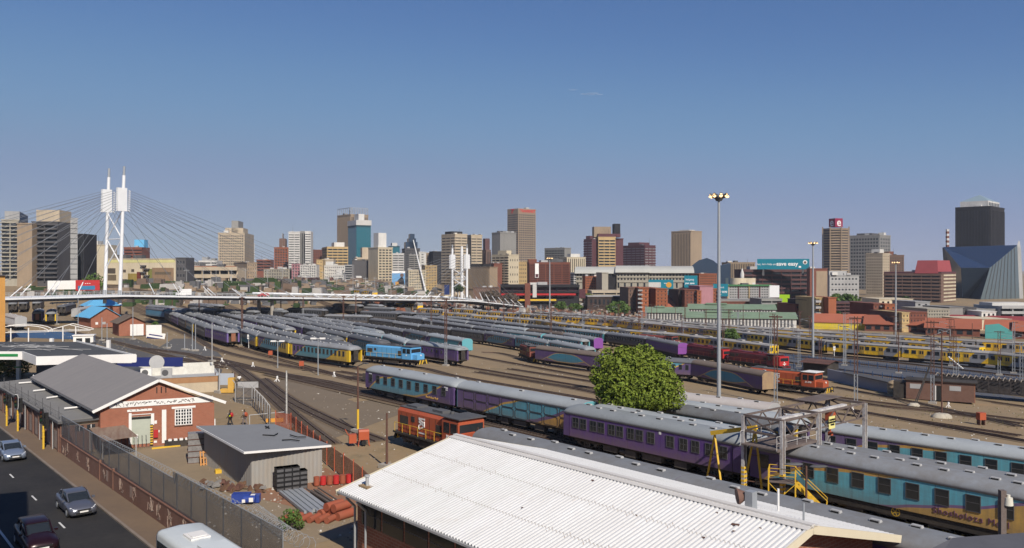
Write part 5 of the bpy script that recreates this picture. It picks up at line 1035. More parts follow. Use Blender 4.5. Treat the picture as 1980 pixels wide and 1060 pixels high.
B = [
 ('banded office block with open terraces at the far left edge', -60, 3, 36, 424, 430, c['stone'], ('b', 15, .72), ('b', 15, .72), 540, 25, [(0, .9, 5, c['lgrey'], .2, .9)]),
 ('tan windowless slab in the middle of the left office complex', 33, 33, 62, 431, 418, c['tan'], None, None, 555, 8, None),
 ('dark banded office tower with balcony rows left of the big pylons', 62, 62, 112, 428, 425, c['dgrey'], None, ('b', 13, .62, 1.2), 545, 6, [(.1, 1, 6, c['beige'], .1, .9)]),
 ('light grey ribbed slab beside the dark banded office tower', 112, 124, 150, 421, 440, c['lgrey'], ('b', 12, .3), ('b', 12, .12, .2), 545, 30, None),
 ('dark glass sliver block left of the big pylons', 146, 146, 163, 452, 470, c['black'], None, ('v', 4, .6), 545, 6, None),
 ('plain beige windowless hall left of the pylon legs', 163, 163, 208, 473, 520, c['cream'], None, None, 545, 8, [(0, .5, 2.5, c['white'])]),
 ('low factory with a huge faded mural of figures and lettering', 206, 206, 340, 500, 480, c['cream'], None, None, 558, -2, None),
 ('dark end block of the mural factory', 340, 340, 359, 498, 478, c['dgrey'], None, ('g', 4, 3, .5, .4), 552, 6, None),
 ('red brown block with a blue roof tank behind the pylons', 240, 240, 275, 478, 640, c['rbrick'], None, ('b', 4, .4), 505, 6, [(.45, 1, 6, BLUER)]),
 ('long low station hall with beige top and dark glass band', 358, 358, 460, 518, 560, c['beige'], None, ('b', 2, .5, 2), 556, 0, [(0, .9, 1.2, C['orange'], .2, .4)]),
 ('beige hotel tower with rows of small windows and roof box', 418, 422, 473, 450, 900, c['beige'], ('g', 17, 2, .5, .5), ('g', 17, 11, .6, .45), 545, 8, [(.15, .85, 6, c['beige']), (.4, .66, 14, c['grey'])]),
 ('narrow pale tower right behind the beige hotel', 471, 480, 492, 471, 1000, c['white'], ('g', 14, 4, .6, .5), ('b', 14, .4), 525, 35, [(0, .7, 4, c['white'])]),
 ('blind beige station block with few small windows', 453, 478, 497, 507, 600, c['tan'], None, ('g', 5, 4, .3, .3), 552, 38, None, ),
 ('red roofed low block left of the brown tower', 496, 496, 524, 502, 760, c['rbrick'], None, ('b', 4, .5), 525, 8, None),
 ('brown tower with a pale window grid and brown roof box', 523, 530, 557, 478, 900, c['orange'], ('g', 10, 2, .5, .5), ('g', 10, 5, .6, .6), 530, 12, [(.3, .75, 10, c['brown']), (.5, .53, 16, c['lgrey'])]),
 ('white twin slab tower, left slab', 558, 558, 580, 448, 850, c['white'], None, ('b', 17, .35, .3), 530, 6, None),
 ('dark recessed middle of the white twin slab tower', 580, 580, 590, 447, 856, c['grey'], None, ('v', 3, .6), 530, 6, None),
 ('white twin slab tower, right slab', 590, 590, 601, 447, 850, c['white'], None, ('b', 17, .35, .3), 530, 6, None),
 ('red brown tower right of the white twin slabs', 601, 604, 623, 483, 930, c['rbrick'], None, ('g', 9, 4, .4, .5), 530, 10, None),
 ('beige ribbon window office block below the teal tower', 623, 633, 673, 477, 880, c['yellow'], ('b', 9, .5), ('b', 9, .5), 530, 20, [(.4, .9, 5, c['white'])]),
 ('tall brown tower of fine vertical stripes with roof frames', 652, 678, 712, 414, 1150, c['tan'], ('v', 12, .5), ('v', 12, .5), 520, 38, None),
 ('teal glass tower with a white crown', 673, 689, 717, 435, 1000, c['teal'], ('c', 4), ('c', 8), 520, 30, [(-.03, 1.03, 6, c['white'], -.03, 1.03), (.3, .7, 14, c['white'])], TG),
 ('stepped beige block in front of the teal tower', 684, 690, 714, 498, 800, c['beige'], None, ('b', 3, .3), 510, 15, [(.5, 1, 10, c['beige'])]),
 ('low dark grey windowless slab left of the white ribbed tower', 681, 681, 713, 503, 700, c['dgrey'], None, None, 546, 6, None),
 ('dark grey and white ribbed tower beside the figure billboard', 712, 731, 759, 478, 680, c['cream'], None, ('g', 12, 4, .7, .5), 552, 34, [(.2, .75, 12, c['white'])]),
 ('teal glass block peeping behind the white towers', 751, 756, 773, 476, 1000, c['teal'], ('c', 2), ('c', 5), 500, 20, [(.2, .8, 4, c['white'])], TG),
 ('stepped white block right of the ribbed tower', 759, 759, 781, 490, 760, c['white'], None, ('b', 7, .4), 525, 6, [(.4, .9, -.1, c['white'])]),
 ('dark office tower with a stepped glass crown', 777, 783, 812, 480, 900, c['dgrey'], ('g', 9, 3, .6, .5), ('g', 9, 9, .6, .5), 525, 14, [(.1, .9, 7, BGL3), (.3, .8, 11, BGL3), (.4, .7, 16, BGL3)]),
 ('pink rendered block left of the white arched block', 560, 564, 581, 510, 640, c['pink'], None, ('g', 6, 3, .5, .5), 547, 12, None),
 ('white block with a grid of dark windows', 580, 580, 612, 512, 630, c['white'], None, ('g', 5, 7, .5, .5), 536, 6, None),
 ('brown and black low building under the white block', 567, 567, 612, 537, 560, c['purpleb'], None, ('g', 2, 9, .5, .5), 552, 6, None),
 ('long white block with small dark windows and a beige left end', 612, 618, 668, 513, 660, c['white'], None, ('g', 5, 12, .4, .4), 545, 10, [(.2, .5, 3, c['white'])]),
 ('long grey classical building with a cornice', 500, 510, 560, 520, 640, c['stone'], None, ('g', 4, 14, .4, .7), 548, 12, None),
 ('low cream hall with pilasters', 676, 686, 722, 546, 560, c['cream'], None, ('v', 12, .5), 560, 12, [(.1, .4, 4, c['white'])]),
 ('small blue framed building by the bridge', 653, 653, 685, 551, 520, BLUER, None, ('g', 2, 7, .7, .6), 561, 6, None),
 ('beige flats with cream end walls left of the leaning mast', 784, 790, 824, 522, 560, c['cream'], ('g', 7, 1, .4, .4), ('g', 7, 7, .6, .45), 558, 14, None),
 ('grey banded block behind the beige flats', 791, 791, 811, 492, 700, c['grey'], None, ('b', 8, .5), 525, 6, None),
 ('plain white block behind the leaning mast', 810, 810, 824, 487, 720, c['white'], None, ('g', 6, 1, .3, .3), 520, 6, None),
 ('tan block with rows of windows left of the large beige tower', 815, 822, 845, 513, 600, c['yellow'], None, ('g', 9, 4, .5, .4), 560, 14, None),
 ('narrow dark tower left of the large beige tower', 830, 838, 854, 486, 800, c['black'], ('v', 3, .5), ('b', 10, .5), 540, 20, None),
 ('tan slab behind the narrow dark tower', 821, 821, 838, 489, 820, c['tan'], None, ('b', 8, .3), 520, 6, None),
 ('large beige tower, left wing with ribbon windows', 854, 880, 903, 452, 640, c['beige'], ('b', 17, .4, .4), ('b', 17, .35, .4), 552, 36, [(0, .9, 2, c['black'])]),
 ('large beige tower, right wing beyond the glass slot', 903, 911, 932, 454, 660, c['beige'], ('c', 2), ('b', 17, .35, .4), 552, 25, None),
 ('slim tower with a red and blue roof sign', 932, 940, 949, 483, 800, c['brown'], ('v', 2, .5), ('v', 3, .5), 540, 25, [(0, 1, 11, c['purpleb'])]),
 ('blank grey windowless tower left of the tallest tower', 951, 967, 998, 449, 850, c['grey'], None, None, 520, 36, [(.3, 1, 1.5, c['grey'])]),
 ('tallest concrete office tower with a red sign at the top', 981, 1002, 1036, 403, 1350, c['tan'], None, None, 530, 38, None),
 ('beige flats with balconies and a blank cream end', 951, 984, 1003, 492, 620, c['cream'], ('b', 11, .5, 1), ('g', 4, 4, .3, .3), 552, 38, [(.2, .7, 3, c['cream'])]),
 ('brown vertical striped block behind the small pylons', 898, 947, 962, 516, 560, c['tan'], ('v', 20, .5), None, 560, 45, [(0, 1, 2, c['black'])]),
 ('red brown tower behind the striped block', 946, 955, 971, 509, 620, c['rbrick'], ('g', 8, 3, .4, .4), None, 560, 30, None),
 ('ochre block between the flats and the long brick flats', 1003, 1003, 1019, 506, 700, c['yellow'], None, ('g', 6, 4, .4, .4), 555, 6, None),
 ('long brown brick flats with a white banner', 1019, 1023, 1102, 507, 560, c['rbrick'], None, ('b', 11, .5, 1), 553, 14, [(0, .2, 2, c['rbrick'])]),
 ('grey office block with a fine window grid', 1053, 1092, 1104, 479, 850, c['grey'], ('g', 8, 12, .7, .6), None, 520, 48, None),
 ('cream art deco block behind the brick flats', 1083, 1096, 1132, 497, 760, c['cream'], ('g', 7, 4, .4, .5), ('v', 9, .4), 530, 18, [(.3, .8, 3, c['white'])]),
 ('black and white banded slab beside the orange brick building', 1096, 1110, 1128, 527, 600, c['white'], ('b', 6, .6, .3), ('b', 6, .6, .3), 556, 20, None),
 ('orange brick building with arched windows', 1126, 1132, 1163, 534, 560, c['orange'], None, ('g', 5, 8, .5, .5), 561, 14, None),
 ('grey end block with a dark arch', 1164, 1164, 1176, 527, 540, c['stone'], None, None, 560, 6, None),
 ('maroon hospital like complex, left wing with chamfered corner', 1129, 1145, 1158, 462, 800, c['maroon'], ('b', 11, .45), None, 520, 40, [(0, 1, 3, C['maroon'])], c['lgrey']),
 ('maroon complex, middle wing with cream bands', 1157, 1157, 1190, 458, 800, c['yellow'], None, ('b', 10, .55, .5), 520, 6, [(0, 1.3, 3, C['maroon'], 0, .8), (-.2, .8, 10, c['tan']), (1.0, 1.35, 13, c['black'])]),
 ('maroon complex, blank tower at its right end', 1190, 1190, 1205, 461, 805, c['maroon'], None, None, 520, 6, None),
 ('lower maroon office wing with white ribbon windows', 1204, 1247, 1267, 474, 850, c['maroon'], ('b', 9, .5), ('b', 8, .4), 520, 40, [(0, 1, 3, C['maroon'])], c['lgrey']),
 ('brown tower of vertical ribs standing alone', 1298, 1336, 1357, 446, 1000, c['tan'], ('v', 12, .5), None, 515, 42, [(.3, .8, 1.5, c['white'])]),
 ('brown vertical ribbed block behind the light mast', 1410, 1410, 1460, 507, 700, c['tan'], None, ('v', 14, .5), 545, 6, None),
 ('brown brick block right of the teal square billboard', 1352, 1352, 1386, 529, 560, c['orange'], None, ('g', 5, 8, .5, .5), 556, 6, None),
 ('dark brown office complex under the long teal billboard', 1437, 1437, 1566, 521, 560, c['purpleb'], None, ('b', 7, .55, .8), 583, 4, None),
 ('pinkish stair tower at the end of the brown office complex', 1560, 1566, 1600, 519, 540, c['rbrick'], None, ('p',), 580, 14, None),
 ('grey concrete grid office slab behind the octagonal tower', 1642, 1701, 1722, 454, 900, c['grey'], ('g', 15, 10, .65, .55), ('g', 15, 4, .65, .55), 560, 45, [(0, 1, 2, c['dgrey'])]),
 ('pale grey low office block with blue grey roof', 1600, 1604, 1661, 532, 600, c['lgrey'], None, ('g', 4, 8, .5, .3), 576, 14, [(0, .6, 3, c['lgrey'])]),
 ('beige tower with rows of small square windows', 1674, 1707, 1720, 489, 640, c['beige'], ('g', 14, 9, .35, .4), ('g', 14, 3, .3, .4), 570, 44, [(.2, .8, 3, c['white'])]),
 ('cream and brown block attached right of the beige tower', 1719, 1719, 1748, 493, 700, c['brown'], None, ('g', 7, 6, .4, .5), 530, 6, [(.2, .5, 3, c['rbrick'])]),
 ('long brown banded office building with cream right end', 1709, 1820, 1848, 529, 560, c['brown'], ('b', 8, .5, .8), None, 585, 46, [(0, 1, 1.2, c['maroon'], 0, 1)]),
 ('ochre slab left of the long white block', 612, 612, 624, 502, 650, c['yellow'], None, ('g', 6, 2, .3, .3), 545, 6, None),
 ('beige block peeping over the long white block', 623, 623, 645, 501, 720, c['beige'], None, ('b', 3, .3), 512, 6, None),
 ('small white stepped block with square windows by the blue framed building', 643, 643, 664, 531, 560, c['white'], None, ('g', 3, 7, .5, .5), 548, 6, [(.3, .8, 3, c['white'])]),
 ('dark banded block left of the low dark grey slab', 667, 667, 681, 512, 640, c['lgrey'], None, ('b', 7, .65, .6), 546, 6, None),
 ('small cream house before the white stepped block', 630, 630, 650, 543, 530, c['cream'], None, ('g', 1, 4, .4, .5), 555, 6, [(.1, .5, 2, c['rbrick'])]),
 ('pale rooftops left of the beige hotel', 384, 384, 420, 504, 700, c['white'], None, ('b', 2, .4, .4), 518, 6, [(.1, .4, 3, c['lgrey']), (.6, .8, 2, c['grey'])]),
 ('grey block with a barrel vault behind the station hall', 365, 365, 386, 507, 650, c['grey'], None, ('g', 2, 5, .5, .5), 518, 6, None),
 ('black office tower with a white band and glass pyramid roof', 1847, 1915, 1942, 398, 800, c['black'], ('v', 22, .5), ('v', 10, .5), 480, 45, None),
]
for row in B:
    lab, x0, xc, x1, yt, Y, wl, L, Rr, yb, rot, top = row[:12]; win = row[12] if len(row) > 12 else GLASSC
    res = bld(lab, x0, xc, x1, yt, Y, wl, L, Rr, yb, rot, top, win); t, w, d, h, b0 = res
    fac = lambda px: (px-xc)/(x1-xc)*w
    if 'tallest concrete' in lab:
        z1 = h*.93; 
        for nn, o_, dd, nr, ww, cc in (('r', Vector((0, 0, 0)), Vector((1, 0, 0)), Vector((0, -1, 0)), w, 9), ('l', Vector((0, d, 0)), Vector((0, -1, 0)), Vector((-1, 0, 0)), d, 8)):
            mm = MB(); face(t, o_, dd, nr, ww, b0, z1, ('g', 27, cc, .68, .5), GLASSC, wl, h, mm); mm.obj('ledges', [wl], t)
        RS = mat('red_sign', (.6, .02, .02), .5, .1); text('sign', 'TRANSNET', w*.175, RS, t, (w*.52, -.6, h*.967), bold=.12)
        sg_ = MB(); s_ = 4
        for a, b in (((-1, 1), (1, 1)), ((1, 1), (.2, .3)), ((.2, .3), (-.6, -.2)), ((-.6, -.2), (-.1, -1))): sg_.beam((-.5, d*.5+a[0]*-s_, h*.965+a[1]*s_*.8), (-.5, d*.5+b[0]*-s_, h*.965+b[1]*s_*.8), .4, 1.8)
        sg_.obj('logo', RS, t)
    if 'stripes with roof frames' in lab:
        mm = MB()
        for a in range(8):
            x = w*(a/7); mm.beam((x, 2, h), (x, 2, h+9), .7)
            if a < 7: mm.beam((x, 2, h+9), (x+w/7, 2, h+9), .6).beam((x, 2, h+1), (x+w/7, 2, h+9), .5)
        for a in range(8):
            y = d*(a/7); mm.beam((1, y, h), (1, y, h+9), .7)
            if a < 7: mm.beam((1, y, h+9), (1, y+d/7, h+9), .6)
        mm.obj('roof_frame', GALV, t)
    if 'mural' in lab and 'huge' in lab:
        pal = [(165, 140, 60), (190, 175, 60), (120, 50, 40), (150, 120, 90), (90, 80, 70), (130, 130, 60), (110, 95, 75)]; r = random.Random(2)
        MB().box(.5, w-.5, -.1, 0, h*.86, h*.95).obj('mural_band', wmat('lime', 205, 200, 130, .5), t)
        for a, b, z0, z1, k_ in ((.02, .14, .25, .5, 6), (.02, .13, .55, .78, 4), (.2, .3, .12, .3, 4), (.31, .44, .15, .55, 0), (.44, .5, .15, .62, 2), (.52, .58, .1, .8, 3), (.6, .66, .15, .75, 5), (.66, .97, .1, .8, 3), (.7, .93, .5, .62, 6), (.24, .28, .6, .72, 4), (.36, .4, .62, .74, 4)):
            MB().box(w*a, w*b, -.14-.01*k_, 0, b0+(h*.84-b0)*z0, b0+(h*.84-b0)*z1).obj('mural_panel', wmat('mural%d' % k_, *pal[k_], .8), t)
        for i in range(7): MB().box(w*.5+(i % 2)*2, w*.5+3.2+(i % 2)*2, -1.6, -.2, b0+i*(h-b0)*.12, b0+i*(h-b0)*.12+.6).obj('fire_escape', GREYD, t)
    if 'white banner' in lab:
        MB().box(w*.13, w*.22, -1.6, -1.3, b0+(h-b0)*.35, h*.97, 0).box(w*.14, w*.21, -1.65, -1.6, b0+(h-b0)*.37, b0+(h-b0)*.5, 1).obj('banner', [WHITE, C['maroon']], t)
    if 'glass pyramid' in lab:
        MB().box(w*.1, w*.9, d*.1, d*.9, h, h+5.5, 0).obj('crown', C['white'], t)
        MB().add([(w*.1, d*.1, h+5.5), (w*.9, d*.1, h+5.5), (w*.9, d*.9, h+5.5), (w*.1, d*.9, h+5.5), (w*.5, d*.5, h+13)], [(0, 1, 4), (1, 2, 4), (2, 3, 4), (3, 0, 4)], 0).obj('pyramid_roof', mat('pyramid_glass', (.25, .33, .36), .3, .1, spec=.7), t)
        for i in range(7): MB().box(w*(.14+.11*i), w*(.14+.11*i+.07), d*.1-.1, d*.1, h+1, h+4).obj('crown_window', GLASSC, t)
    if 'cream right end' in lab:
        for i in range(8): MB().box(w*.15, w*.98, -.3, 0, b0+(h-b0)*(i+.25)/8, b0+(h-b0)*(i+.7)/8).obj('cream_band', C['cream'], t)
        px = Vector((0, 0, 0)); MB().hexa([(-.5, d*.05, h), (w*.95, d*.05, h), (w*.95, d*.45, h), (-.5, d*.45, h)], [(2, d*.08, h+9), (w*.9, d*.08, h+9), (w*.9, d*.42, h+9), (2, d*.42, h+9)]).obj('red_roof_block', mat('coral_wall', srgb(150, 72, 76), .8, .3), t)
    if 'pinkish' in lab:
        MB().box(w*.35, w*.98, -.2, 0, b0, h*.93).obj('tiled_panel', C['tan'], t)
# octagonal tower with the letter cube
def octa(label, px0, px1, yt, Y):
    xc = (px0+px1)/2; k = (xc-CX)/FX; X = k*Y; r = (px1-px0)/2*Y/FX; z0 = gz(X, Y)-2; h = CH-(yt-HY)*Y/FX-z0; t = thing('octagonal_tower', label, 'building', (X, Y, z0), -math.atan(k)); m = MB()
    def ring(rr, z): return [(rr*math.cos(R(22.5+45*i)), rr*math.sin(R(22.5+45*i))+r, z) for i in range(8)]
    m.prism([(p[0], p[1]) for p in ring(r*.93, 0)], 0, h, 0, 'z'); m.obj('core', C['dgrey'], t)
    me = MB(); n = 26; fh = h/n
    for i in range(n):
        b = MB(); z = i*fh; R0 = ring(r, z+fh*.35); R1 = ring(r, z+fh*.85)
        for j in range(8):
            if j % 2 == 0 or j == 5: b.hexa([R0[j], R0[(j+1) % 8], (R0[(j+1) % 8][0]*.93, (R0[(j+1) % 8][1]-r)*.93+r, R0[0][2]), (R0[j][0]*.93, (R0[j][1]-r)*.93+r, R0[0][2])], [R1[j], R1[(j+1) % 8], (R1[(j+1) % 8][0]*.93, (R1[(j+1) % 8][1]-r)*.93+r, R1[0][2]), (R1[j][0]*.93, (R1[j][1]-r)*.93+r, R1[0][2])])
        b.obj('balcony_ring', C['tan'], t)
    for j in range(8): p = ring(r*1.0, 0)[j]; MB().box(-.5, .5, -.5, .5, 0, h+1.5).obj('column', C['tan'], t, (p[0], p[1], 0))
    return t, r, h
t, r, h = octa('octagonal banded tower carrying a maroon cube with a white letter e on each side', 1590, 1642, 441, 780)
s = 25*780/FX*.5*1.0*.72; cb = MB().box(-s, s, -s, s, 0, 17*780/FX).obj('sign_cube', mat('maroon_sign', (.25, .02, .06), .5, .1), t, (0, r*.6, h+1), R(40))
for rz, p in ((0, (0, -s-.12, 4.3)), (-90, (-s-.12, 0, 4.3))): o = text('sign_letter', 'e', 10.5, WHITE, cb, p, (R(90), 0, R(rz)), bold=.12)
# faceted blue glass building
def glass_diamond():
    Y = 640; P_ = lambda px, py, dy=0: WY(px, py, Y+dy); o = P_(1826, 478); o.z = -8
    v = {k: P_(*a)-o for k, a in dict(A=(1824, 478, 30), B=(1967, 474, 0), B2=(1974, 482, 0), Cc=(1914, 518, -14), Dd=(1858, 518, -14), E=(1892, 592, -20), F=(1862, 592, 10), G=(1972, 592, 0), H=(1832, 592, 40), Tb=(1969, 466, 2)).items()}
    bk_ = Vector((37, 60, 0)); t = thing('faceted_glass_building', 'faceted blue mirror glass building like a cut diamond', 'building', o); z8 = lambda p: Vector((p.x, p.y, 0))
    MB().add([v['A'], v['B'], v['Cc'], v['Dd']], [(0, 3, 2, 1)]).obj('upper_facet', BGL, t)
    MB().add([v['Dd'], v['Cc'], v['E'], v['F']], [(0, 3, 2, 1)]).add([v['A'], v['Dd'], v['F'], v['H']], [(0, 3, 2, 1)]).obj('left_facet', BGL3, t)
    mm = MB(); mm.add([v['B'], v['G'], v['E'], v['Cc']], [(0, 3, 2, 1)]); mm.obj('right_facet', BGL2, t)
    for i in range(1, 9): a = v['B'].lerp(v['Cc'], i/9); b = v['G'].lerp(v['E'], i/9); MB().beam(a+Vector((0, -.2, 0)), b+Vector((0, -.2, 0)), .3).obj('mullion', GREYD, t)
    ks = ['A', 'B', 'G', 'H']; mm = MB(); mm.hexa([v['H'], v['G'], v['G']+bk_, v['H']+bk_], [v['A'], v['B'], v['B']+bk_, v['A']+bk_]); mm.obj('body', BGL3, t, (0, 1.5, -.3))
    mm = MB(); mm.hexa([v['B'], v['B2'], v['B2']+bk_, v['B']+bk_], [v['Tb'], v['Tb']+Vector((1, 0, 0)), v['B2']+bk_, v['B']+bk_]); mm.hexa([v['G'], v['G']+Vector((3, 0, 0)), v['G']+Vector((3, 60, 0)), v['G']+bk_], [v['B'], v['B2'], v['B2']+bk_, v['B']+bk_]); mm.obj('grey_fin', C['lgrey'], t)
glass_diamond()
# dark glass hill building
Y = 640; o = WY(1336, 556, Y); t = thing('curved_glass_building', 'dark glass building with a hump shaped roof', 'building', (o.x, o.y, -6), -.2); s = Y/FX; pr = [(0, 0)]+[((x-1336)*s, 23-(y-HY)*s) for x, y in ((1336, 516), (1344, 509), (1352, 503), (1366, 499), (1378, 504), (1390, 514), (1410, 509))]; pr.append((pr[-1][0], 0))
MB().prism([(p[0], p[1]) for p in pr], 0, 26, 0, 'y').obj('glass_body', BGL3, t)
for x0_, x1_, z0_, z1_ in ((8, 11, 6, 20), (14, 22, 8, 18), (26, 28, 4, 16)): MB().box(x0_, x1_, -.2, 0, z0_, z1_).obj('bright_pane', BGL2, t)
# railway station with long vaulted roof and colonnade
Y = 600; x0s = [(1114, 1192, 527, 0), (1192, 1253, 525, 0), (1253, 1336, 526, 0)]
o = WY(1114, 560, Y); t = thing('station_building', 'long stone station with a pale vaulted roof and rows of openings', 'building', (o.x, o.y, gz(o.x, o.y)-2), -.14); s = Y/FX; b = 2-gz(o.x, o.y)
zz = lambda y: CH-(y-HY)*s+b
for i, (xa, xb, ye, _) in enumerate(x0s):
    a = (xa-1114)*s; e = (xb-1114)*s-.5; dpt = -2.5 if i == 1 else 0; H_ = zz(ye+2)
    MB().box(a, e, dpt, 30, 0, H_).obj('walls', C['stone'], t)
    m = MB(); pr = [(-2+dpt, H_)]+[(dpt-2+18*(1-math.cos(R(an)))/1., H_+5.0*math.sin(R(an))) for an in range(15, 91, 15)]+[(34, H_+3), (34, H_)]; m.prism(pr, a-1, e+1, 0, smooth=False); m.obj('vaulted_roof', mat('pale_vault', srgb(176, 176, 170), .8, .3, scale=.2), t)
    n = int((e-a)/2.3)
    for rr, (y0, y1) in enumerate(((530, 533.5), (538, 541), (547, 556))):
        for j in range(n):
            if rr == 2 and j % 2: continue
            x = a+1.2+j*2.3; MB().box(x-.6, x+.6, dpt-.12, 0+dpt, zz(y1), zz(y0)).obj('window', GLASSC, t)
    for y in (536, 545): MB().box(a, e, dpt-.5, dpt, zz(y)-.3, zz(y)+.3).obj('cornice', C['stone'], t)
    if i == 0: MB().box(60*s, 76*s, dpt-1, dpt, 0, zz(533)).obj('dark_arch', C['black'], t)
# billboards
TB = mat('teal_board', srgb(18, 120, 140), .6, .15); WT = mat('sign_white', (.8, .8, .8), .6, .05)
def board(label, x0, x1, y0, y1, Y, mt, texts=(), ang=None, stand=True, thick=.6):
    o = WY(x0, y1, Y); w_ = (x1-x0)*Y/FX; h_ = (y1-y0)*Y/FX; k = ((x0+x1)/2-CX)/FX; t = thing('billboard', label, 'billboard', o, -math.atan(k) if ang is None else ang)
    MB().box(0, w_, 0, thick, 0, h_).obj('panel', mt, t)
    for body, fx_, fz_, size, bold, mm in texts: text('lettering', body, size*h_, mm, t, (w_*fx_, -.06, h_*fz_), bold=bold)
    if stand: MB().box(w_*.1, w_*.14, .2, .5, -h_*.6, 0).box(w_*.86, w_*.9, .2, .5, -h_*.6, 0).obj('stand', GREYD, t)
    return t, w_, h_
t, w_, h_ = board('long teal billboard reading save easy on the roof of the brown office complex', 1464, 1559, 501, 521, 556, TB, (("but, let's help you", .19, .5, .26, 0, WT), ('save easy', .58, .52, .52, .08, WT)))
MB().tube((w_*.92, -.1, h_*.68), (w_*.92, -.02, h_*.68), h_*.2, h_*.2, 16).obj('round_badge', WT, t); MB().tube((w_*.92, -.16, h_*.66), (w_*.92, -.1, h_*.66), h_*.12, h_*.12, 16).obj('badge_centre', C['brown'], t); MB().box(w_*.8, w_*.845, -.08, 0, h_*.15, h_*.32).obj('small_mark', WT, t)
board('square teal billboard reading helping you save', 1323, 1348, 533, 556, 500, TB, (('helping', .42, .66, .24, 0, WT), ('you save', .42, .36, .22, .04, WT)))
t, w_, h_ = board('large teal billboard with an orange disc behind the orange brick flats', 1254, 1301, 541, 574, 480, TB, (('save', .7, .8, .14, 0, WT), ('easy', .78, .42, .2, .03, WT)))
MB().tube((w_*.82, -.1, h_*.7), (w_*.82, -.02, h_*.7), h_*.16, h_*.16, 16).obj('orange_disc', mat('orange_disc', (.6, .3, .05), .6, .1), t); MB().box(0, w_*.5, -.08, 0, h_*.55, h_*.85).obj('white_strip', C['white'], t)
board('teal billboard half hidden behind the light mast', 1379, 1407, 549, 573, 470, TB, (('and', .6, .72, .2, 0, WT), ('for R99', .62, .34, .24, .04, WT)))
board('small white billboard with grey line drawing', 1488, 1506, 552, 575, 430, WT)
t, w_, h_ = board('billboard with a figure in dark clothes under a blue sky', 758, 783, 524, 554, 600, mat('sky_print', srgb(110, 160, 205), .6, .3))
MB().prism([(w_*.25, .2), (w_*.98, .2), (w_*.9, h_*.45), (w_*.8, h_*.6), (w_*.7, h_*.6), (w_*.45, h_*.4)], -.1, 0, 0, 'y').obj('dark_shape', C['black'], t); MB().tube((w_*.76, -.14, h_*.72), (w_*.76, 0, h_*.72), h_*.12, h_*.12, 14).obj('face_shape', C['brown'], t); MB().box(0, w_, -.05, 0, h_*.85, h_, 0).obj('top_strip', WT, t); MB().box(w_*.25, w_*.5, -.15, 0, .5, h_*.3).obj('orange_shape', MC['orange_disc'], t)
board('red and white advertising banner on the market hall', 1120, 1132, 559, 577, 420, C['maroon'])
board('white hoarding beside the bridge approach', 92, 142, 543, 560, 330, WHITE)
t, w_, h_ = board('red billboard with a blue truck picture beside the bridge approach', 146, 188, 542, 562, 320, REDP, (('- - -', .5, .7, .3, .05, WT),)); MB().box(w_*.1, w_*.8, -.08, 0, .3, h_*.45).obj('truck_picture', mat('cyan_print', srgb(50, 120, 160), .6, .2), t)
board('lime green advertising box', 1507, 1526, 570, 588, 430, mat('lime_board', srgb(150, 190, 30), .6, .1), thick=3)
board('navy blue panel above the bridge deck', 859, 869, 551, 570, 405, mat('navy2', srgb(30, 45, 90), .6, .1))
# apartments, market hall and low buildings in the middle distance
def apt(label, x0, x1, yt, Y, wl, cols, yb, f, balc=None, rot=6, name='apartment_block', L=None, xc=None, wf=.3):
    t, w, d, h, b0 = bld(label, x0, xc or x0, x1, yt, Y, wl, L, ('g', f, cols, wf, .35) if cols else None, yb, rot, None, GLASSC, name=name, cat='apartment block')
    if balc:
        for i in range(f):
            for fx_ in balc: MB().box(w*fx_-1.1, w*fx_+1.1, -1.2, -.02, b0+(h-b0)*(i+.15)/f, b0+(h-b0)*(i+.5)/f, 0).box(w*fx_-1.0, w*fx_+1.0, -.05, 0, b0+(h-b0)*(i+.5)/f, b0+(h-b0)*(i+.85)/f, 1).obj('balcony', [C['lgrey'], GLASS], t)
    return t, w, d, h, b0
GG = 'orange brick flats near the station'
apt('dark brick end of the left orange flats', 1215, 1236, 556, 405, c['brown'], 3, 605, 6)
apt('left orange brick flats with white balconies on the corner', 1235, 1254, 556, 400, c['orange'], 2, 605, 6, (.1,))
apt('middle orange brick flats with a balcony column', 1254, 1270, 556, 412, c['rbrick'], 2, 600, 6, (.75,))
apt('right part of the left orange brick flats', 1268, 1291, 558, 402, c['orange'], 3, 600, 6)
apt('dark wall of the second orange flats', 1312, 1325, 560, 425, c['dbrown'], 2, 600, 6, (.9,))
apt('brick block of the second orange flats', 1324, 1349, 560, 420, c['rbrick'], 3, 600, 6, (.95,))
apt('orange end of the second flats beside the pink block', 1348, 1356, 562, 418, c['orange'], 1, 600, 6)
apt('pink rendered block with a brown centre', 1353, 1379, 553, 421, c['pink'], 0, 600, 6)
apt('orange brick flats just left of the light mast', 1378, 1390, 558, 423, c['orange'], 2, 600, 6, (.9,))
t, w, d, h, b0 = apt('green framed flats with long balcony rows and white roof drums', 1407, 1489, 551, 500, C['lgrey'], 16, 582, 6, None, wf=.6)
for i in range(4): MB().box(w*i/4-.3, w*i/4+.3, -.6, 0, b0, h+.5).obj('coloured_rib', [C['yellow'], C['maroon']][i % 2], t)
MB().box(-.5, w+.5, -.9, 0, h-.8, h+.2).obj('green_fascia', mat('green_trim', srgb(60, 110, 70), .7, .2), t)
for fx_, rr in ((.38, 5), (.55, 4), (.68, 2.5)): MB().tube((w*fx_, 8, h), (w*fx_, 8, h+4), rr, rr, 16).obj('roof_drum', C['cream'], t)
v = thing('white_spire', 'small white rocket shaped spire behind the green framed flats', 'spire', WY(1435, 548, 530)); MB().loft([[(r_*math.cos(a), r_*math.sin(a), z) for a in [2*math.pi*i/10 for i in range(10)]] for z, r_ in ((0, 1.5), (2, 1.2), (6, 1.3), (8, .7), (9.5, .3))]).obj('shaft', C['white'], v)
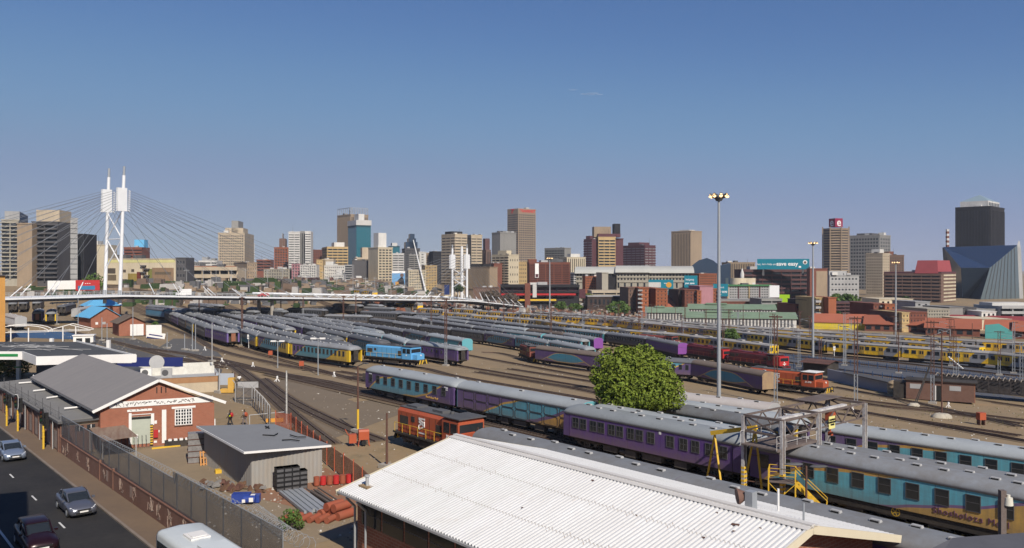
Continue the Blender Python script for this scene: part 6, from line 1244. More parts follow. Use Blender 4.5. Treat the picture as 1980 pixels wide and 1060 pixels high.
apt('yellow and orange flats tower right of the second mast', 1577, 1602, 575, 330, c['yellow'], 2, 622, 4, (.12,))
apt('plain terracotta side of the yellow flats tower', 1602, 1617, 575, 326, c['orange'], 0, 622, 4)
apt('small red brown block left of the yellow flats tower', 1538, 1560, 588, 345, c['rbrick'], 3, 615, 3, (.6,))
apt('dark block beside the yellow flats tower', 1560, 1578, 580, 338, c['dbrown'], 2, 615, 4, (.8,))
t, w, d, h, b0 = bld('long brown multi storey car park', 1610, 1610, 1700, 585, 420, c['purpleb'], None, ('b', 4, .5, 1.5), 625, 2, None, C['black'], name='car_park', cat='car park')
apt('brown brick flats with orange top behind the red roofs', 1689, 1712, 587, 320, c['rbrick'], 3, 620, 4, (.7,)); apt('orange framed part of the brown brick flats', 1711, 1733, 588, 318, c['orange'], 2, 620, 3)
apt('small yellow block among the red roofs', 1744, 1758, 604, 300, c['yellow'], 2, 625, 2); apt('brown block left of the small yellow block', 1733, 1744, 604, 302, c['brown'], 1, 625, 2); apt('terracotta row right of the small yellow block', 1758, 1792, 603, 301, c['rbrick'], 5, 625, 2)
apt('cream flats with dark slots between the red roofs and glass building', 1793, 1836, 597, 330, c['stone'], 8, 625, 4, wf=.45); apt('grey plain slab right of the cream flats', 1836, 1862, 594, 332, c['grey'], 0, 625, 4); apt('dark grey block with pale ribs', 1862, 1888, 594, 335, c['dgrey'], 2, 620, 3)
apt('blue grey plant building with a white notice', 1770, 1798, 583, 360, C['lgrey'], 2, 602, 2)
t, w, d, h, b0 = bld('low dark shed with grey frame at the right', 1875, 1875, 1935, 598, 340, c['grey'], None, ('b', 2, .5, 1), 622, 2, None, name='low_building')
t, w, d, h, b0 = bld('grey deck structure with a white roof at the right edge', 1933, 1933, 2000, 592, 338, c['lgrey'], None, ('b', 3, .5, 1.5), 625, 2, [(-.02, 1.05, 1.2, c['white'])], name='low_building')
bld('white flat building below the faceted glass building', 1898, 1898, 1926, 602, 325, c['white'], None, ('g', 1, 3, .4, .5), 615, 2, None, name='low_building'); bld('cream low wall building right of the cream flats', 1873, 1873, 1955, 617, 310, c['cream'], None, None, 625, 2, None, name='low_building')
bld('low cream roof block at the foot of the brown banded offices', 1700, 1700, 1765, 578, 400, c['cream'], None, ('g', 1, 6, .4, .4), 590, 2, None, name='low_building')
bld('grey service block under the white line drawing billboard', 1472, 1472, 1512, 578, 410, c['grey'], None, ('b', 3, .4, .5), 605, 2, None, name='low_building')
bld('dark flat roof between the orange flats', 1288, 1288, 1345, 577, 440, c['black'], None, ('b', 2, .4, .5), 592, 2, None, name='low_building'); bld('brick hall with a grey roof under the green framed flats', 1388, 1388, 1472, 583, 430, c['rbrick'], None, ('g', 2, 9, .4, .4), 605, 2, [(0, 1, .8, c['grey'], 0, 1)], name='low_building')
bld('low tan building left of the orange brick flats', 1144, 1144, 1216, 562, 440, c['beige'], None, ('b', 2, .4, .6), 580, 2, None, name='low_building'); bld('dark brick shop row behind the car park', 1136, 1136, 1216, 574, 428, c['dbrown'], None, ('g', 1, 9, .5, .6), 592, 2, [(0, 1, .5, c['lgrey'], 0, 1)], name='low_building')
t, w, d, h, b0 = bld('black and red open market hall with a yellow stripe', 969, 969, 1120, 551, 470, c['black'], None, ('b', 2, .6, 2), 575, 2, None, C['maroon'], name='market_hall')
MB().box(0, w*.95, -2.4, -2.0, b0+1.2, b0+2.2).obj('red_band', REDP, t); MB().box(0, w*.7, -2.3, -2.0, b0-2, b0-1).obj('yellow_band', YELP, t); MB().box(w*.3, w*.37, -2.6, 0, 0, h+1).obj('brick_pier', C['rbrick'], t); MB().box(w*.4, w*.45, -2.7, 0, b0, h+.5).obj('white_pier', C['white'], t)
house('terracotta roofed long hall behind the green roofs', 1285, 1395, 606, 2.6, 9, 30, C['rbrick'], TILE, .05, ridge_x=True, name='hall')
GRR = mat('green_sheet_roof', srgb(118, 138, 116), .8, .5, scale=.6)
for i, (a, b, yb_, dp, lab) in enumerate(((1332, 1500, 612, 16, 'upper green roofed station shed with white slats'), (1322, 1540, 632, 14, 'lower green roofed station shed'), (1250, 1330, 620, 12, 'short green roofed shed on the left'))):
    t, w_ = house(lab, a, b, yb_, 3.8, 5.8, dp, C['white'], GRR, .0, ridge_x=True, name='platform_shed'); n = int(w_/1.3)
    m = MB()
    for j in range(n): m.box(j*1.3+.3, j*1.3+1.0, -.06, 0, .4, 3.4)
    m.obj('dark_slats', GREYD, t); MB().box(w_*.2, w_*.45, dp*.35, dp*.65, 5.7, 6.3).obj('roof_monitor', GRR, t)
for lab, a, b, yb_, dp in (('terracotta roofed building over the yellow painted wall', 1572, 1672, 636, 14), ('long terracotta roof in the middle of the red roof row', 1672, 1790, 640, 16), ('long terracotta roof right of centre in the red roof row', 1790, 1895, 648, 16), ('terracotta roofed building by the turquoise gable', 1905, 1965, 652, 14), ('brick house with a terracotta roof at the right edge', 1960, 2020, 655, 12)):
    t, w_ = house(lab, a, b, yb_, 2.8, 5.6, dp, C['rbrick'], TILE, -.05, ridge_x=True, name='red_roofed_building'); n = int(w_/3)
    for j in range(n): MB().box(j*3+.5, j*3+2.3, -.06, 0, .7, 2.1).obj('window', GLASSC, t)
    if 'yellow' in lab: MB().box(0, w_, -.3, -.07, 0, 2.7).obj('yellow_wall', mat('bright_yellow_wall', srgb(215, 190, 40), .8, .5, (.3, .3, .2), scale=3), t)
house('dark red roof behind the terracotta row on the right', 1830, 1980, 632, 3, 4.6, 10, C['brown'], TILED, -.05, ridge_x=True, name='red_roofed_building')
t, w_ = house('small hipped terracotta roof in front of the red brown block', 1525, 1572, 618, 3, 7, 14, C['rbrick'], TILE, 0, True, name='red_roofed_building'); house('small hipped terracotta roof beside the long brown car park', 1660, 1688, 618, 3, 6, 10, C['rbrick'], TILE, 0, True, name='red_roofed_building')
o = W(1905, 655); t = thing('turquoise_gable', 'turquoise painted gable wall among the red roofs', 'wall', o, -.3); MB().prism([(0, 0), (8, 0), (8, 2.5), (4, 5), (0, 4.5)], 0, .4, 0, 'y').obj('panel', mat('turquoise', srgb(80, 150, 148), .8, .3), t)
v = thing('radio_mast', 'thin red and white lattice mast left of the black tower', 'mast', WY(1832, 478, 700)); m = MB()
for i in range(8): m.box(-1, 1, -1, 1, i*1.9, i*1.9+1.8, i % 2)
m.obj('lattice', [C['rbrick'], C['white']], v)
# embankment strips and distant low blocks left of centre
r = random.Random(11); names = ['low brown goods shed', 'low grey shed', 'low beige works building', 'low red roofed shed']
for i, (x, y, w_, h_, cc) in enumerate(((20, 566, 90, 7, 'brown'), (370, 562, 60, 5, 'beige'), (440, 556, 70, 6, 'stone'), (520, 553, 60, 5, 'tan'), (600, 558, 40, 6, 'rbrick'), (640, 562, 25, 7, 'beige'), (725, 563, 70, 5, 'black'), (400, 570, 80, 4, 'grey'), (240, 564, 100, 5, 'tan'), (860, 575, 12, 6, 'cream'), (915, 566, 50, 10, 'brown'), (560, 566, 70, 4, 'brown'))):
    Yy = 500+((i*37) % 60) if x > 350 else 420
    bld('%s near %s, %s' % (['flat roofed brown shed', 'pale low shed', 'low grey works', 'tan low shed', 'brick low block', 'beige low block', 'black low shelter', 'grey low platform', 'tan retaining block', 'cream kiosk', 'brown low block', 'brown low wall'][i], ['the far left offices', 'the station hall', 'the blind station block', 'the classical building', 'the pink block', 'the blue framed building', 'the ribbed tower', 'the bridge middle', 'the mural factory', 'the small pylons', 'the striped block', 'the grey classical building'][i], ['left of the pylons', 'behind the bridge'][x > 250]), x, x, x+w_, y-h_, Yy, c[cc], None, ('g', 1, max(3, w_//8), .5, .4) if i % 2 else None, y+6, 2, None, name='low_building')
# ---------------------------------------------------------------- masts, portals, wires
def lattice(h, w=.45, mt=RUST, mt2=GALV, arm=0, split=.35):
    m = MB(); z1 = h*split
    for s in (-1, 1):
        m.box(s*w/2-.05, s*w/2+.05, -.09, .09, 0, z1, 1); m.box(s*w/2-.05, s*w/2+.05, -.09, .09, z1, h, 0)
    n = max(3, int(h/.8))
    for i in range(n): z = h*i/n; s = 1 if i % 2 else -1; m.beam((-s*w/2, 0, z), (s*w/2, 0, z+h/n), .05, None, 1 if z < z1 else 0)
    return m
def mast(px, pyb, pyt, label, kind='lattice', arm=0, Y=None, name='catenary_mast', group=None, mt=None):
    p = W(px, pyb) if Y is None else WY(px, pyb, Y); h = (pyb-pyt)*p.y/FX; t = thing(name, label, 'mast' if kind != 'pole' else 'pole', p, -.6, group)
    if kind == 'lattice': lattice(h).obj('post', [mt or RUST, GALV], t)
    elif kind == 'galv': lattice(h).obj('post', [GALV, GALV], t)
    else: MB().tube((0, 0, 0), (0, 0, h), .11, .08, 8).obj('post', mt or RUST, t)
    MB().box(-.6, .6, -.45, .45, 0, .35).obj('footing', CONC, t)
    if arm:
        m = MB(); a = 2.6*arm; m.tube((0, 0, h*.82), (a, 0, h*.9), .04, .04, 5).tube((0, 0, h*.93), (a, 0, h*.9), .03, .03, 5).tube((a, 0, h*.9), (a, 0, h*.82), .05, .05, 5); m.tube((a*.3, 0, h*.845), (a*.45, 0, h*.86), .1, .1, 6); m.obj('cantilever_arm', GALV, t)
        MB().box(-1.0*arm, 1.0*arm, -.05, .05, h*.97, h*.985).obj('cross_arm', mt or RUST, t)
    return t
for a in [(468, 669, 574, 'tall rusty lattice mast behind the row ending in the yellow coach', 'lattice', 1), (385, 619, 572, 'rusty mast rising in front of the bridge above the leftmost rows', 'lattice'), (333, 603, 573, 'rusty mast at the far end of the leftmost row', 'lattice'),
          (543, 618, 572, 'dark mast between roofs left of the bridge middle', 'lattice', 1), (586, 608, 573, 'reddish mast standing among the far roofs', 'lattice'), (664, 641, 572, 'rusty mast above the second yellow-ended coach', 'lattice', -1), (688, 624, 571, 'grey footed rusty mast left of the bridge tube', 'lattice'),
          (834, 646, 573, 'red painted mast above the pale teal roofs', 'lattice', 1), (862, 708, 576, 'tall rusty mast with sagging fittings beside the purple coach end', 'lattice', 1), (806, 610, 573, 'thin dark mast left of the red painted mast', 'pole'), (974, 637, 583, 'brown lattice mast by the start of the yellow trains', 'lattice', 1),
          (1065, 674, 586, 'rusty brown mast between the oval van and the open-ended roof', 'lattice'), (1236, 664, 598, 'rusty mast just above the top of the big tree', 'lattice', 1), (1500, 781, 609, 'tall red brown lattice mast passing the bright red cab', 'lattice', 1), (1655, 783, 612, 'tall lattice mast right of the orange locomotive', 'lattice', -1),
          (1803, 781, 620, 'dark double post beside the brick signal hut', 'lattice', 1), (1821, 806, 640, 'dark tall post standing on a white block', 'pole'), (1410, 676, 598, 'dark mast just right of the tall light mast', 'lattice', 1), (1545, 709, 640, 'galvanised bracket mast right of the bright red cab', 'galv', -1),
          (1634, 701, 640, 'galvanised bracket mast in front of the yellow train', 'galv', 1), (1851, 735, 668, 'galvanised mast with a white insulated stay', 'galv', 1), (1932, 726, 640, 'dark mast with curved arms at the right', 'lattice', 1), (1586, 722, 655, 'brown double post behind the brown shelter', 'lattice'),
          (1793, 671, 606, 'thin dark pole before the red roofs', 'pole'), (1845, 671, 618, 'thin dark pole right of the middle of the red roofs', 'pole'), (1880, 670, 625, 'short dark pole near the turquoise gable', 'pole'), (1437, 650, 590, 'dark pole in front of the green roofed sheds', 'pole'), (1270, 640, 590, 'short grey pole before the orange flats', 'pole'),
          (1005, 640, 590, 'bracket mast at the left end of the brown truss portal', 'galv', 1), (1128, 655, 600, 'bracket mast at the right end of the brown truss portal', 'galv', 1), (1320, 668, 612, 'bracket mast above the maroon locomotives', 'galv', -1)]:
    mast(*a)
for px, pb, pt, lab in ((110, 628, 588, 'grey pole right of the far left coaches'), (151, 640, 577, 'tall thin pole beside the white fronted van'), (197, 659, 614, 'thin pole before the blue gabled house'), (207, 663, 625, 'shorter thin pole right of the blue gabled house'), (257, 657, 594, 'pole in front of the wide white garage door'),
                    (410, 700, 624, 'slim dark pole in front of the leftmost purple coach end'), (357, 677, 646, 'short white pole left of the double pole'), (372, 679, 626, 'left leg of the pale double pole'), (378, 679, 626, 'right leg of the pale double pole'), (323, 674, 643, 'short sign pole on the side street')):
    mast(px, pb, pt, lab, 'pole', name='pole', mt=GALV if px > 130 and px != 410 else GREYL)
for (a, b, pya, pyb_, lab) in (((1236, 664), (1410, 676), 627, 640, 'brown truss portal from above the tree to the light mast'), ((1005, 640), (1128, 655), 604, 611, 'brown truss portal left of the orange flats'), ((1128, 655), (1236, 664), 612, 622, 'brown truss portal between the orange flats and its neighbour')):
    A_ = W(*a); B_ = W(*b); zA = CH-(pya-HY)*A_.y/FX; zB = CH-(pyb_-HY)*B_.y/FX; t = thing('truss_portal', lab, 'gantry', A_); m = MB(); o = A_; p = Vector((0, 0, zA-o.z)); q = Vector((B_.x-o.x, B_.y-o.y, zB-o.z)); dn = Vector((0, 0, -1.3))
    m.beam(p, q, .16).beam(p+dn, q+dn, .16); n = 16
    for i in range(n): m.beam(p.lerp(q, i/n)+(dn if i % 2 else Vector()), p.lerp(q, (i+1)/n)+(Vector() if i % 2 else dn), .09)
    m.obj('truss', RUST, t)
def wires(lab, pix, hs, dzs=(5.6, 6.6), mt=GREYD, r=.022):
    P = [W(x, y, 0) for x, y in pix]; P = resample(smooth_line(P), 12); t = thing('overhead_wire', lab, 'wire', P[0])
    for h in dzs: MB().path([(p.x-P[0].x, p.y-P[0].y, p.z-P[0].z+h+(.5*abs(math.sin(i*math.pi/4)) if h == dzs[-1] else 0)) for i, p in enumerate(P)], r, 3).obj('wire', mt, t)
wires('overhead wires above the front yellow train', [(1980, 790), (1800, 745), (1497, 705), (1290, 670), (1084, 645), (901, 622)], 0)
wires('overhead wires above the middle yellow train', [(2080, 740), (1720, 700), (1506, 674), (1300, 650), (1000, 620)], 0); wires('overhead wires above the farthest yellow train', [(2080, 712), (1720, 680), (1440, 655), (1200, 635)], 0)
wires('overhead wires across the middle of the yard', [(1990, 830), (1655, 770), (1300, 720), (1065, 674), (834, 640), (586, 604)], 0, (5.5, 6.4)); wires('overhead wires over the leftmost rows', [(900, 765), (700, 715), (468, 662), (333, 602)], 0, (5.8, 6.6))
LN = [('between the front and middle yellow trains', [(1490, 699), (1290, 668), (1084, 643), (901, 621)], 9), ('between the middle and third yellow trains', [(1960, 722), (1720, 694), (1506, 668), (1300, 646), (1100, 628)], 12), ('along the farthest yellow train', [(1960, 694), (1720, 674), (1440, 650), (1200, 632)], 9), ('along the blue fenced tracks', [(1975, 762), (1700, 716), (1530, 695)], 4)]
mp = {}
for desc, pix, n in LN:
    P = smooth_line([W(x, y) for x, y in pix]); Lt = sum(((b-a).length for a, b in zip(P, P[1:])), 0); P = resample(P, Lt/n)
    for i, q in enumerate(P[:n]):
        k = i % 3
        if k not in mp: t = mp[k] = mast(1000, 700, 600, 'x', ['galv', 'lattice', 'pole'][k], [1, -1, 1][k]); KIDS[t.name] = list(t.children); t.scale = (1, 1, 9.5/((700-600)*W(1000, 700).y/FX)); t.location = q; t['label'] = '%s overhead line mast %s' % (ORD[i], desc); t['group'] = 'overhead line masts on the right'
        else: c_ = dup(mp[k], q, -.6, '%s overhead line mast %s' % (ORD[i], desc), 'overhead line masts on the right')
# high mast lights
def highmast(px, pyt, Y, lab, h=29, sc=1.):
    top = WY(px, pyt, Y); t = thing('high_mast_light', lab, 'light mast', (top.x, top.y, gz(top.x, top.y))); hh = top.z-gz(top.x, top.y)
    MB().tube((0, 0, 0), (0, 0, hh*.5), .28*sc, .22*sc, 14).tube((0, 0, hh*.5), (0, 0, hh-.3), .22*sc, .14*sc, 14).obj('pole', GALV, t)
    MB().tube((0, 0, hh-.9), (0, 0, hh-.5), .35, .6, 12).obj('hub', GREYD, t)
    for i in range(8):
        a = 2*math.pi*i/8; c, s = math.cos(a), math.sin(a); MB().tube((c*.5, s*.5, hh-.42), (c*1.15, s*1.15, hh-.12), .17, .24, 8, 0).tube((c*.95, s*.95, hh-.34), (c*1.2, s*1.2, hh-.24), .19, .2, 8, 1).obj('floodlight', [GREYD, mat('lamp_glow', (.9, .6, .3), .4, 0, emit=((1, .62, .28), 2.2))], t)
highmast(1390, 375, 104, 'tallest grey light mast with eight lit floodlights in front of the city'); highmast(1572, 468, 215, 'second light mast with lit lamps before the brown office complex', sc=1.2); highmast(1732, 506, 285, 'third light mast with lit lamps before the long brown banded offices', sc=1.3); highmast(1063, 498, 330, 'fourth distant light mast before the long brick flats', sc=1.3)
# gantry over the near rows
Ag = Vector((17.3, 61.7, 0)); vg = Vector((.76, .65, 0)); ug = Vector((.65, -.76, 0)); t = thing('inspection_gantry', 'rusty truss gantry on white columns spanning the coaches on the right', 'gantry', Ag, math.atan2(vg.y, vg.x))
# local x across the tracks (v), local -y along u
WHR = mat('flaking_white_steel', (.62, .62, .62), .6, .8, (.12, .07, .05), scale=3, stretch=(1, 1, .6)); RD = mat('dark_rusty_steel', (.11, .08, .07), .8, .6, (.2, .18, .17), scale=3)
for x, y in ((0, 0), (0, -3.2), (5.0, -3.2), (12.2, -3.2), (5.0, 0), (12.2, 0)):
    m = MB(); 
    for s in (-.16, .16): m.box(x+s-.03, x+s+.03, y-.12, y+.12, 0, 6.1, 0)
    m.box(x-.14, x+.14, y-.02, y+.02, 0, 6.1, 1)
    if x == 0:
        for k in range(7): m.box(x-.2, x+.2, y-.13, y+.13, .2+k*.32, .36+k*.32, 2)
    m.obj('column', [WHR, RD, YELP], t)
for y in (0, -3.2):
    m = MB(); m.beam((0, y, 6.1), (12.2, y, 6.1), .13, .14).beam((0, y, 4.95), (12.2, y, 4.95), .10, .10); n = 10
    for i in range(n): x0 = 12.2*i/n; x1 = 12.2*(i+1)/n; m.beam((x0, y, 4.95 if i % 2 else 6.1), (x1, y, 6.1 if i % 2 else 4.95), .08)
    m.obj('cross_truss', RD, t)
for x in (0, 5, 12.2):
    m = MB(); m.beam((x, 0, 6.1), (x, -3.2, 6.1), .2, .18).beam((x, 0, 4.95), (x, -3.2, 4.95), .16).beam((x, 0, 6.1), (x, -3.2, 4.95), .1).beam((x, 0, 4.95), (x, -3.2, 6.1), .1); m.obj('side_truss', RD, t)
MB().box(-.6, 4.8, -3.1, -.1, 4.0, 4.08, 0).beam((-.6, -3.1, 4.0), (4.8, -3.1, 4.0), .12, .2, 0).obj('walkway', [RD], t)
m = MB()
for x in (-.6, .7, 2.1, 3.4, 4.8): m.tube((x, -3.1, 4.0), (x, -3.1, 5.0), .025, .025, 5).tube((x, -.1, 4.0), (x, -.1, 5.0), .025, .025, 5)
m.tube((-.6, -3.1, 5), (4.8, -3.1, 5), .025, .025, 5).tube((-.6, -3.1, 4.5), (4.8, -3.1, 4.5), .02, .02, 5).tube((-.6, -.1, 5), (4.8, -.1, 5), .025, .025, 5); m.obj('walkway_railing', WHR, t)
MB().box(2.0, 11.8, -1.9, -1.5, 5.6, 5.9, 0).obj('runway_beam', WHR, t); MB().box(9.2, 9.8, -2.0, -1.4, 4.8, 5.6, 0).tube((9.5, -1.7, 3.8), (9.5, -1.7, 4.8), .05, .05, 6, 0).box(9.35, 9.65, -1.85, -1.55, 3.6, 3.9, 0).obj('hoist', ORGP, t)
MB().box(8.4, 12.9, -.9, .9, 6.25, 6.31, 0).obj('roof_sheet', RD, t)
MB().box(6.2, 7.1, -3.38, -3.34, 4.75, 5.7, 0).obj('yellow_sign', mat('yellow_sign', (.72, .66, .25), .6, .2), t); text('sign_lettering', 'CAUTION\nOVERHEAD\nWIRES', .19, BLACK, t, (6.65, -3.41, 5.25))
# yellow lifting frame
t = thing('lifting_frame', 'yellow A-frame lifting gantry standing before the end of the purple coach', 'lifting frame', (16.8, 62.6, 0)); o = Vector((16.8, 62.6, 0)); m = MB(); L_ = [W(1365, 937)-o, W(1396, 949)-o, W(1436, 958)-o, W(1475, 964)-o]; ta = WY(1382, 838, 64.4)-o; tb = WY(1460, 826, 61.7)-o
m.beam(ta+Vector((-.25, .1, 0)), tb+Vector((.1, -.1, 0)), .22, .32); m.obj('beam', YELP, t)
for q, tp in ((L_[0], ta), (L_[1], ta), (L_[2], tb), (L_[3], tb)): MB().beam(q, tp+Vector((0, 0, -.1)), .13).obj('leg', YELP, t)
for a, b in ((L_[0], L_[1]), (L_[2], L_[3])):
    tp = ta if a is L_[0] else tb
    for f in (.22, .6): MB().beam(a.lerp(tp, f), b.lerp(tp, f), .06).obj('tie_bar', RUST, t)
# yellow stairs
t = thing('access_stairs', 'yellow steel access stairs and platform beside the big teal coach', 'stairs', (19.2, 58.8, 0), -.35); m = MB(); m.box(-.9, .9, -.6, .6, 1.9, 1.97); m.obj('platform', RD, t)
for x in (-.9, .9):
    for y in (-.6, .6): MB().box(x-.04, x+.04, y-.04, y+.04, 0, 2.9).obj('post', YELP, t)
m = MB()
for z in (2.4, 2.9): m.tube((-.9, -.6, z), (.9, -.6, z), .025, .025, 5).tube((-.9, .6, z), (.9, .6, z), .025, .025, 5).tube((-.9, -.6, z), (-.9, .6, z), .025, .025, 5)
m.beam((-.9, -.6, .1), (.9, -.6, 1.9), .04).beam((.9, -.6, .1), (-.9, -.6, 1.9), .04); m.obj('railing', YELP, t)
m = MB()
for y in (-.5, .5): m.beam((.9, y, 1.9), (2.9, y, 0), .08, .2); m.beam((.9, y, 2.85), (3.0, y, .9), .04).beam((3.0, y, .9), (2.9, y, 0), .04)
for i in range(7): x = .9+2.0*(i+.5)/7; z = 1.9-1.9*(i+.5)/7; m.box(x-.12, x+.12, -.5, .5, z, z+.04)
m.obj('stair_flight', YELP, t)
# lamps and small roof fittings
t = thing('platform_lamp', 'low twin lamp with wide weathered shades in front of the big teal coach', 'lamp', W(1559, 993), .1); m = MB(); m.tube((0, 0, 0), (0, 0, 3.3), .09, .07, 8); m.obj('pole', RUST, t)
for s in (-1, 1): MB().loft([[(s*(.25+f*1.3), .32*w_*math.cos(a), 3.35+.1*w_*math.sin(a)) for a in [2*math.pi*i/10 for i in range(10)]] for f, w_ in ((0, .2), (.2, .9), (.5, 1), (.8, .8), (1, .2))]).obj('lamp_shade', GREYD, t, (0, 0, -.1*s), s*.0)
t = thing('lamp_post', 'brown square post with a white bell shaped lamp at the right edge', 'lamp', (WY(1938, 948, 43).x, 43, 0)); MB().box(-.14, .14, -.14, .14, 0, 5.5).obj('post', RD, t); MB().tube((.25, -.1, 4.75), (.25, -.1, 5.15), .24, .2, 12).tube((.25, -.1, 5.15), (.25, -.1, 5.3), .1, .1, 8).obj('lamp', mat('lamp_cream', (.6, .58, .5), .5, .2), t)
def on_roof(px, py): q = roofpt(px, py); return E0+Matrix.Rotation(ea, 3, 'Z') @ q
p = on_roof(1452, 985); t = thing('roof_floodlight', 'grey box with a round rusty floodlight on the white roof ridge', 'floodlight', p, ea); MB().box(-.2, .2, -.2, .2, -.05, .85).obj('housing', GALV, t); MB().tube((-.35, .1, .55), (-.62, -.2, .5), .18, .42, 14).obj('reflector', mat('rust_brown', (.16, .09, .07), .8, .5), t)
p = WY(1554, 1048, 37.2); t = thing('vent_pole', 'thin grey vent pipe rising at the near gable of the white roofed building', 'pipe', p); MB().tube((0, 0, 0), (0, 0, 1.75), .05, .05, 8).tube((0, 0, .15), (-.45, .1, 0), .04, .04, 6).obj('pipe', GALV, t)
p = on_roof(1499, 990); t = thing('white_marker_pole', 'short white pole on the far slope of the white roof', 'pole', p+Vector((.4, .8, -.4))); MB().tube((0, 0, 0), (0, 0, 1.3), .06, .06, 8).obj('pole', WHITE, t)
# poles in the dirt clearing
mast(554, 826, 717, 'white pole with dark marks at the start of the orange fence', 'pole', name='pole', mt=mat('peeling_white', (.6, .6, .58), .7, .9, (.12, .1, .08), scale=4))
t = mast(692, 836, 708, 'brown lamp pole with a yellow painted foot in the dirt clearing', 'pole', name='lamp_pole', mt=RUST); h_ = (836-708)*W(692, 836).y/FX; MB().tube((0, 0, 0), (0, 0, 2.4), .13, .13, 8).obj('yellow_foot', YELP, t); MB().tube((0, 0, h_), (.9, 0, h_+.35), .05, .05, 6).box(.8, 1.4, -.15, .15, h_+.3, h_+.42).obj('lamp_arm', GREYD, t)
mast(748, 905, 799, 'rusty pole beside the orange locomotive', 'pole', name='pole', mt=RUST); mast(424, 760, 713, 'tall pale post at the corner of the flat roofed shop', 'pole', name='pole', mt=GREYL)
for px, pb, pt, lab in ((537, 712, 661, 'small twin headed lamp pole left of the yellow coach middle'), (615, 726, 656, 'taller twin headed lamp pole before the yellow coach')):
    p = W(px, pb); h = (pb-pt)*p.y/FX; t = thing('twin_lamp_pole', lab, 'lamp', p); MB().tube((0, 0, 0), (0, 0, h), .1, .07, 8).obj('pole', GALV, t); MB().box(-1.2, -.3, -.2, .2, h, h+.25).box(.3, 1.2, -.2, .2, h, h+.25).box(-.4, .4, -.04, .04, h+.05, h+.12).obj('lamp_head', WHITE, t)
for px, pb, pt, lab in ((481, 674, 647, 'white signal post by the tall rusty mast'), (614, 618, 599, 'white signal among the far roofs'), (867, 650, 635, 'white striped signal right of the tall rusty mast'), (1613, 690, 670, 'white signal by the blue platform fence'), (705, 738, 722, 'dark post pair left of the teal wave coach')):
    p = W(px, pb); h = (pb-pt)*p.y/FX; t = thing('signal_post', lab, 'signal', p); MB().tube((0, 0, 0), (0, 0, h), .08, .08, 6).obj('post', WHITE if 'white' in lab else UNDER, t); MB().box(-.3, .3, -.12, .12, h-1, h, 0).box(-.31, .31, -.13, .13, h-.65, h-.55, 1).obj('signal_head', [WHITE, BLACK] if 'white' in lab else [UNDER, BLACK], t)
PI_ = None
for px, pb, lab in ((429, 701, 'white point lever near the corner of the shop fence'), (489, 710, 'white point lever on the sand right of the shop'), (536, 738, 'largest white point lever in the dirt clearing'), (646, 729, 'white point lever right of the taller lamp pole'), (714, 741, 'white debris heap at the end of the teal wave coach'), (1834, 788, 'white point lever below the dark tall post'), (396, 678, 'small white lever on the sand near the leftmost row'), (1648, 795, 'small white lever beside the right hand tracks')):
    p = W(px, pb); m = MB()
    for a in (-.5, .5): m.beam((a, -.2, 0), (0, 0, .7), .1).beam((a*.6, .3, 0), (0, 0, .7), .09)
    m.tube((0, 0, .7), (0, 0, 1.05), .2, .16, 10); t = thing('point_lever', lab, 'point lever', p, .3*px, 'white point levers'); m.obj('stand', WHITE, t); t.scale = (.8,)*3
for px, pb, s, lab in ((523, 692, 1, 'small orange trackside box near the smaller lamp pole'), (583, 714, 1, 'small orange trackside box near the taller lamp pole'), (1897, 822, 1.2, 'orange box on legs beside the tracks at the right')):
    p = W(px, pb); t = thing('trackside_box', lab, 'box', p, .2); t.scale = (s,)*3; MB().box(-.4, .4, -.3, .3, .6, 1.4).obj('box', ORGP, t)
    for x in (-.3, .3): MB().box(x-.05, x+.05, -.25, .25, 0, .6).obj('leg', RUST, t)
p = W(703, 862); t = thing('orange_machine', 'orange machine on splayed legs at the foot of the brown lamp pole', 'machine', p, .3); t.scale = (.7,)*3; MB().box(-.7, .7, -.5, .5, .9, 2.0).prism([(-.5, 2.0), (.5, 2.0), (.35, 2.25), (-.35, 2.25)], -.7, .7).obj('housing', ORGP, t)
for x in (-.65, .65):
    for y in (-.45, .45): MB().beam((x, y, .9), (x*1.2, y*1.2, 0), .09).obj('leg', ORGP, t)
MB().tube((0, -.6, .5), (0, .6, .5), .35, .35, 12).obj('drum', BLACK, t); MB().box(-2.0, -1.0, -.4, .4, .5, 1.7).beam((-2, 0, 1.5), (-2.5, 0, 2.4), .1).obj('attachment', ORGP, t)
# ---------------------------------------------------------------- traffic lights, cars, bus
for px, pb, lab, vis in ((13, 826, 'yellow traffic light pole farthest along the street, heads turned away', 0), (34.5, 836, 'yellow traffic light pole with a white bordered head', 1), (84, 871, 'nearest yellow traffic light pole with two dark heads', 0)):
    p = W(px, pb)+vv*0; t = thing('traffic_light', lab, 'traffic light', p, -.6); MB().tube((0, 0, .1), (0, 0, 2.6), .1, .1, 10).tube((0, 0, 1.2), (0, 0, 1.3), .13, .13, 10).tube((0, 0, 1.75), (0, 0, 1.85), .13, .13, 10).obj('pole', YELP, t)
    pr = [(-.3, 2.5), (.3, 2.5), (.38, 2.8), (.38, 3.6), (.25, 3.9), (-.25, 3.9), (-.38, 3.6), (-.38, 2.8)]
    if vis: MB().prism([(a*1.15, 3.2+(b-3.2)*1.1) for a, b in pr], -.16, -.14, 0, 'y').obj('white_border', WHITE, t)
    hd_ = MB().prism(pr, -.2, -.12, 0, 'y').obj('head', BLACK, t)
    for k in range(3): MB().tube((0, -.28, 2.85+k*.35), (0, -.2, 2.85+k*.35), .13, .13, 12).obj('lens', mat('lens%d' % k, [(.01, .04, .02), (.07, .04, .01), (.06, .01, .01)][k], .3, 0), hd_)
    MB().box(-.16, .16, .12, .4, 2.6, 3.5).box(.3, .6, -.1, .2, 2.1, 3.0).obj('side_head', BLACK, t)
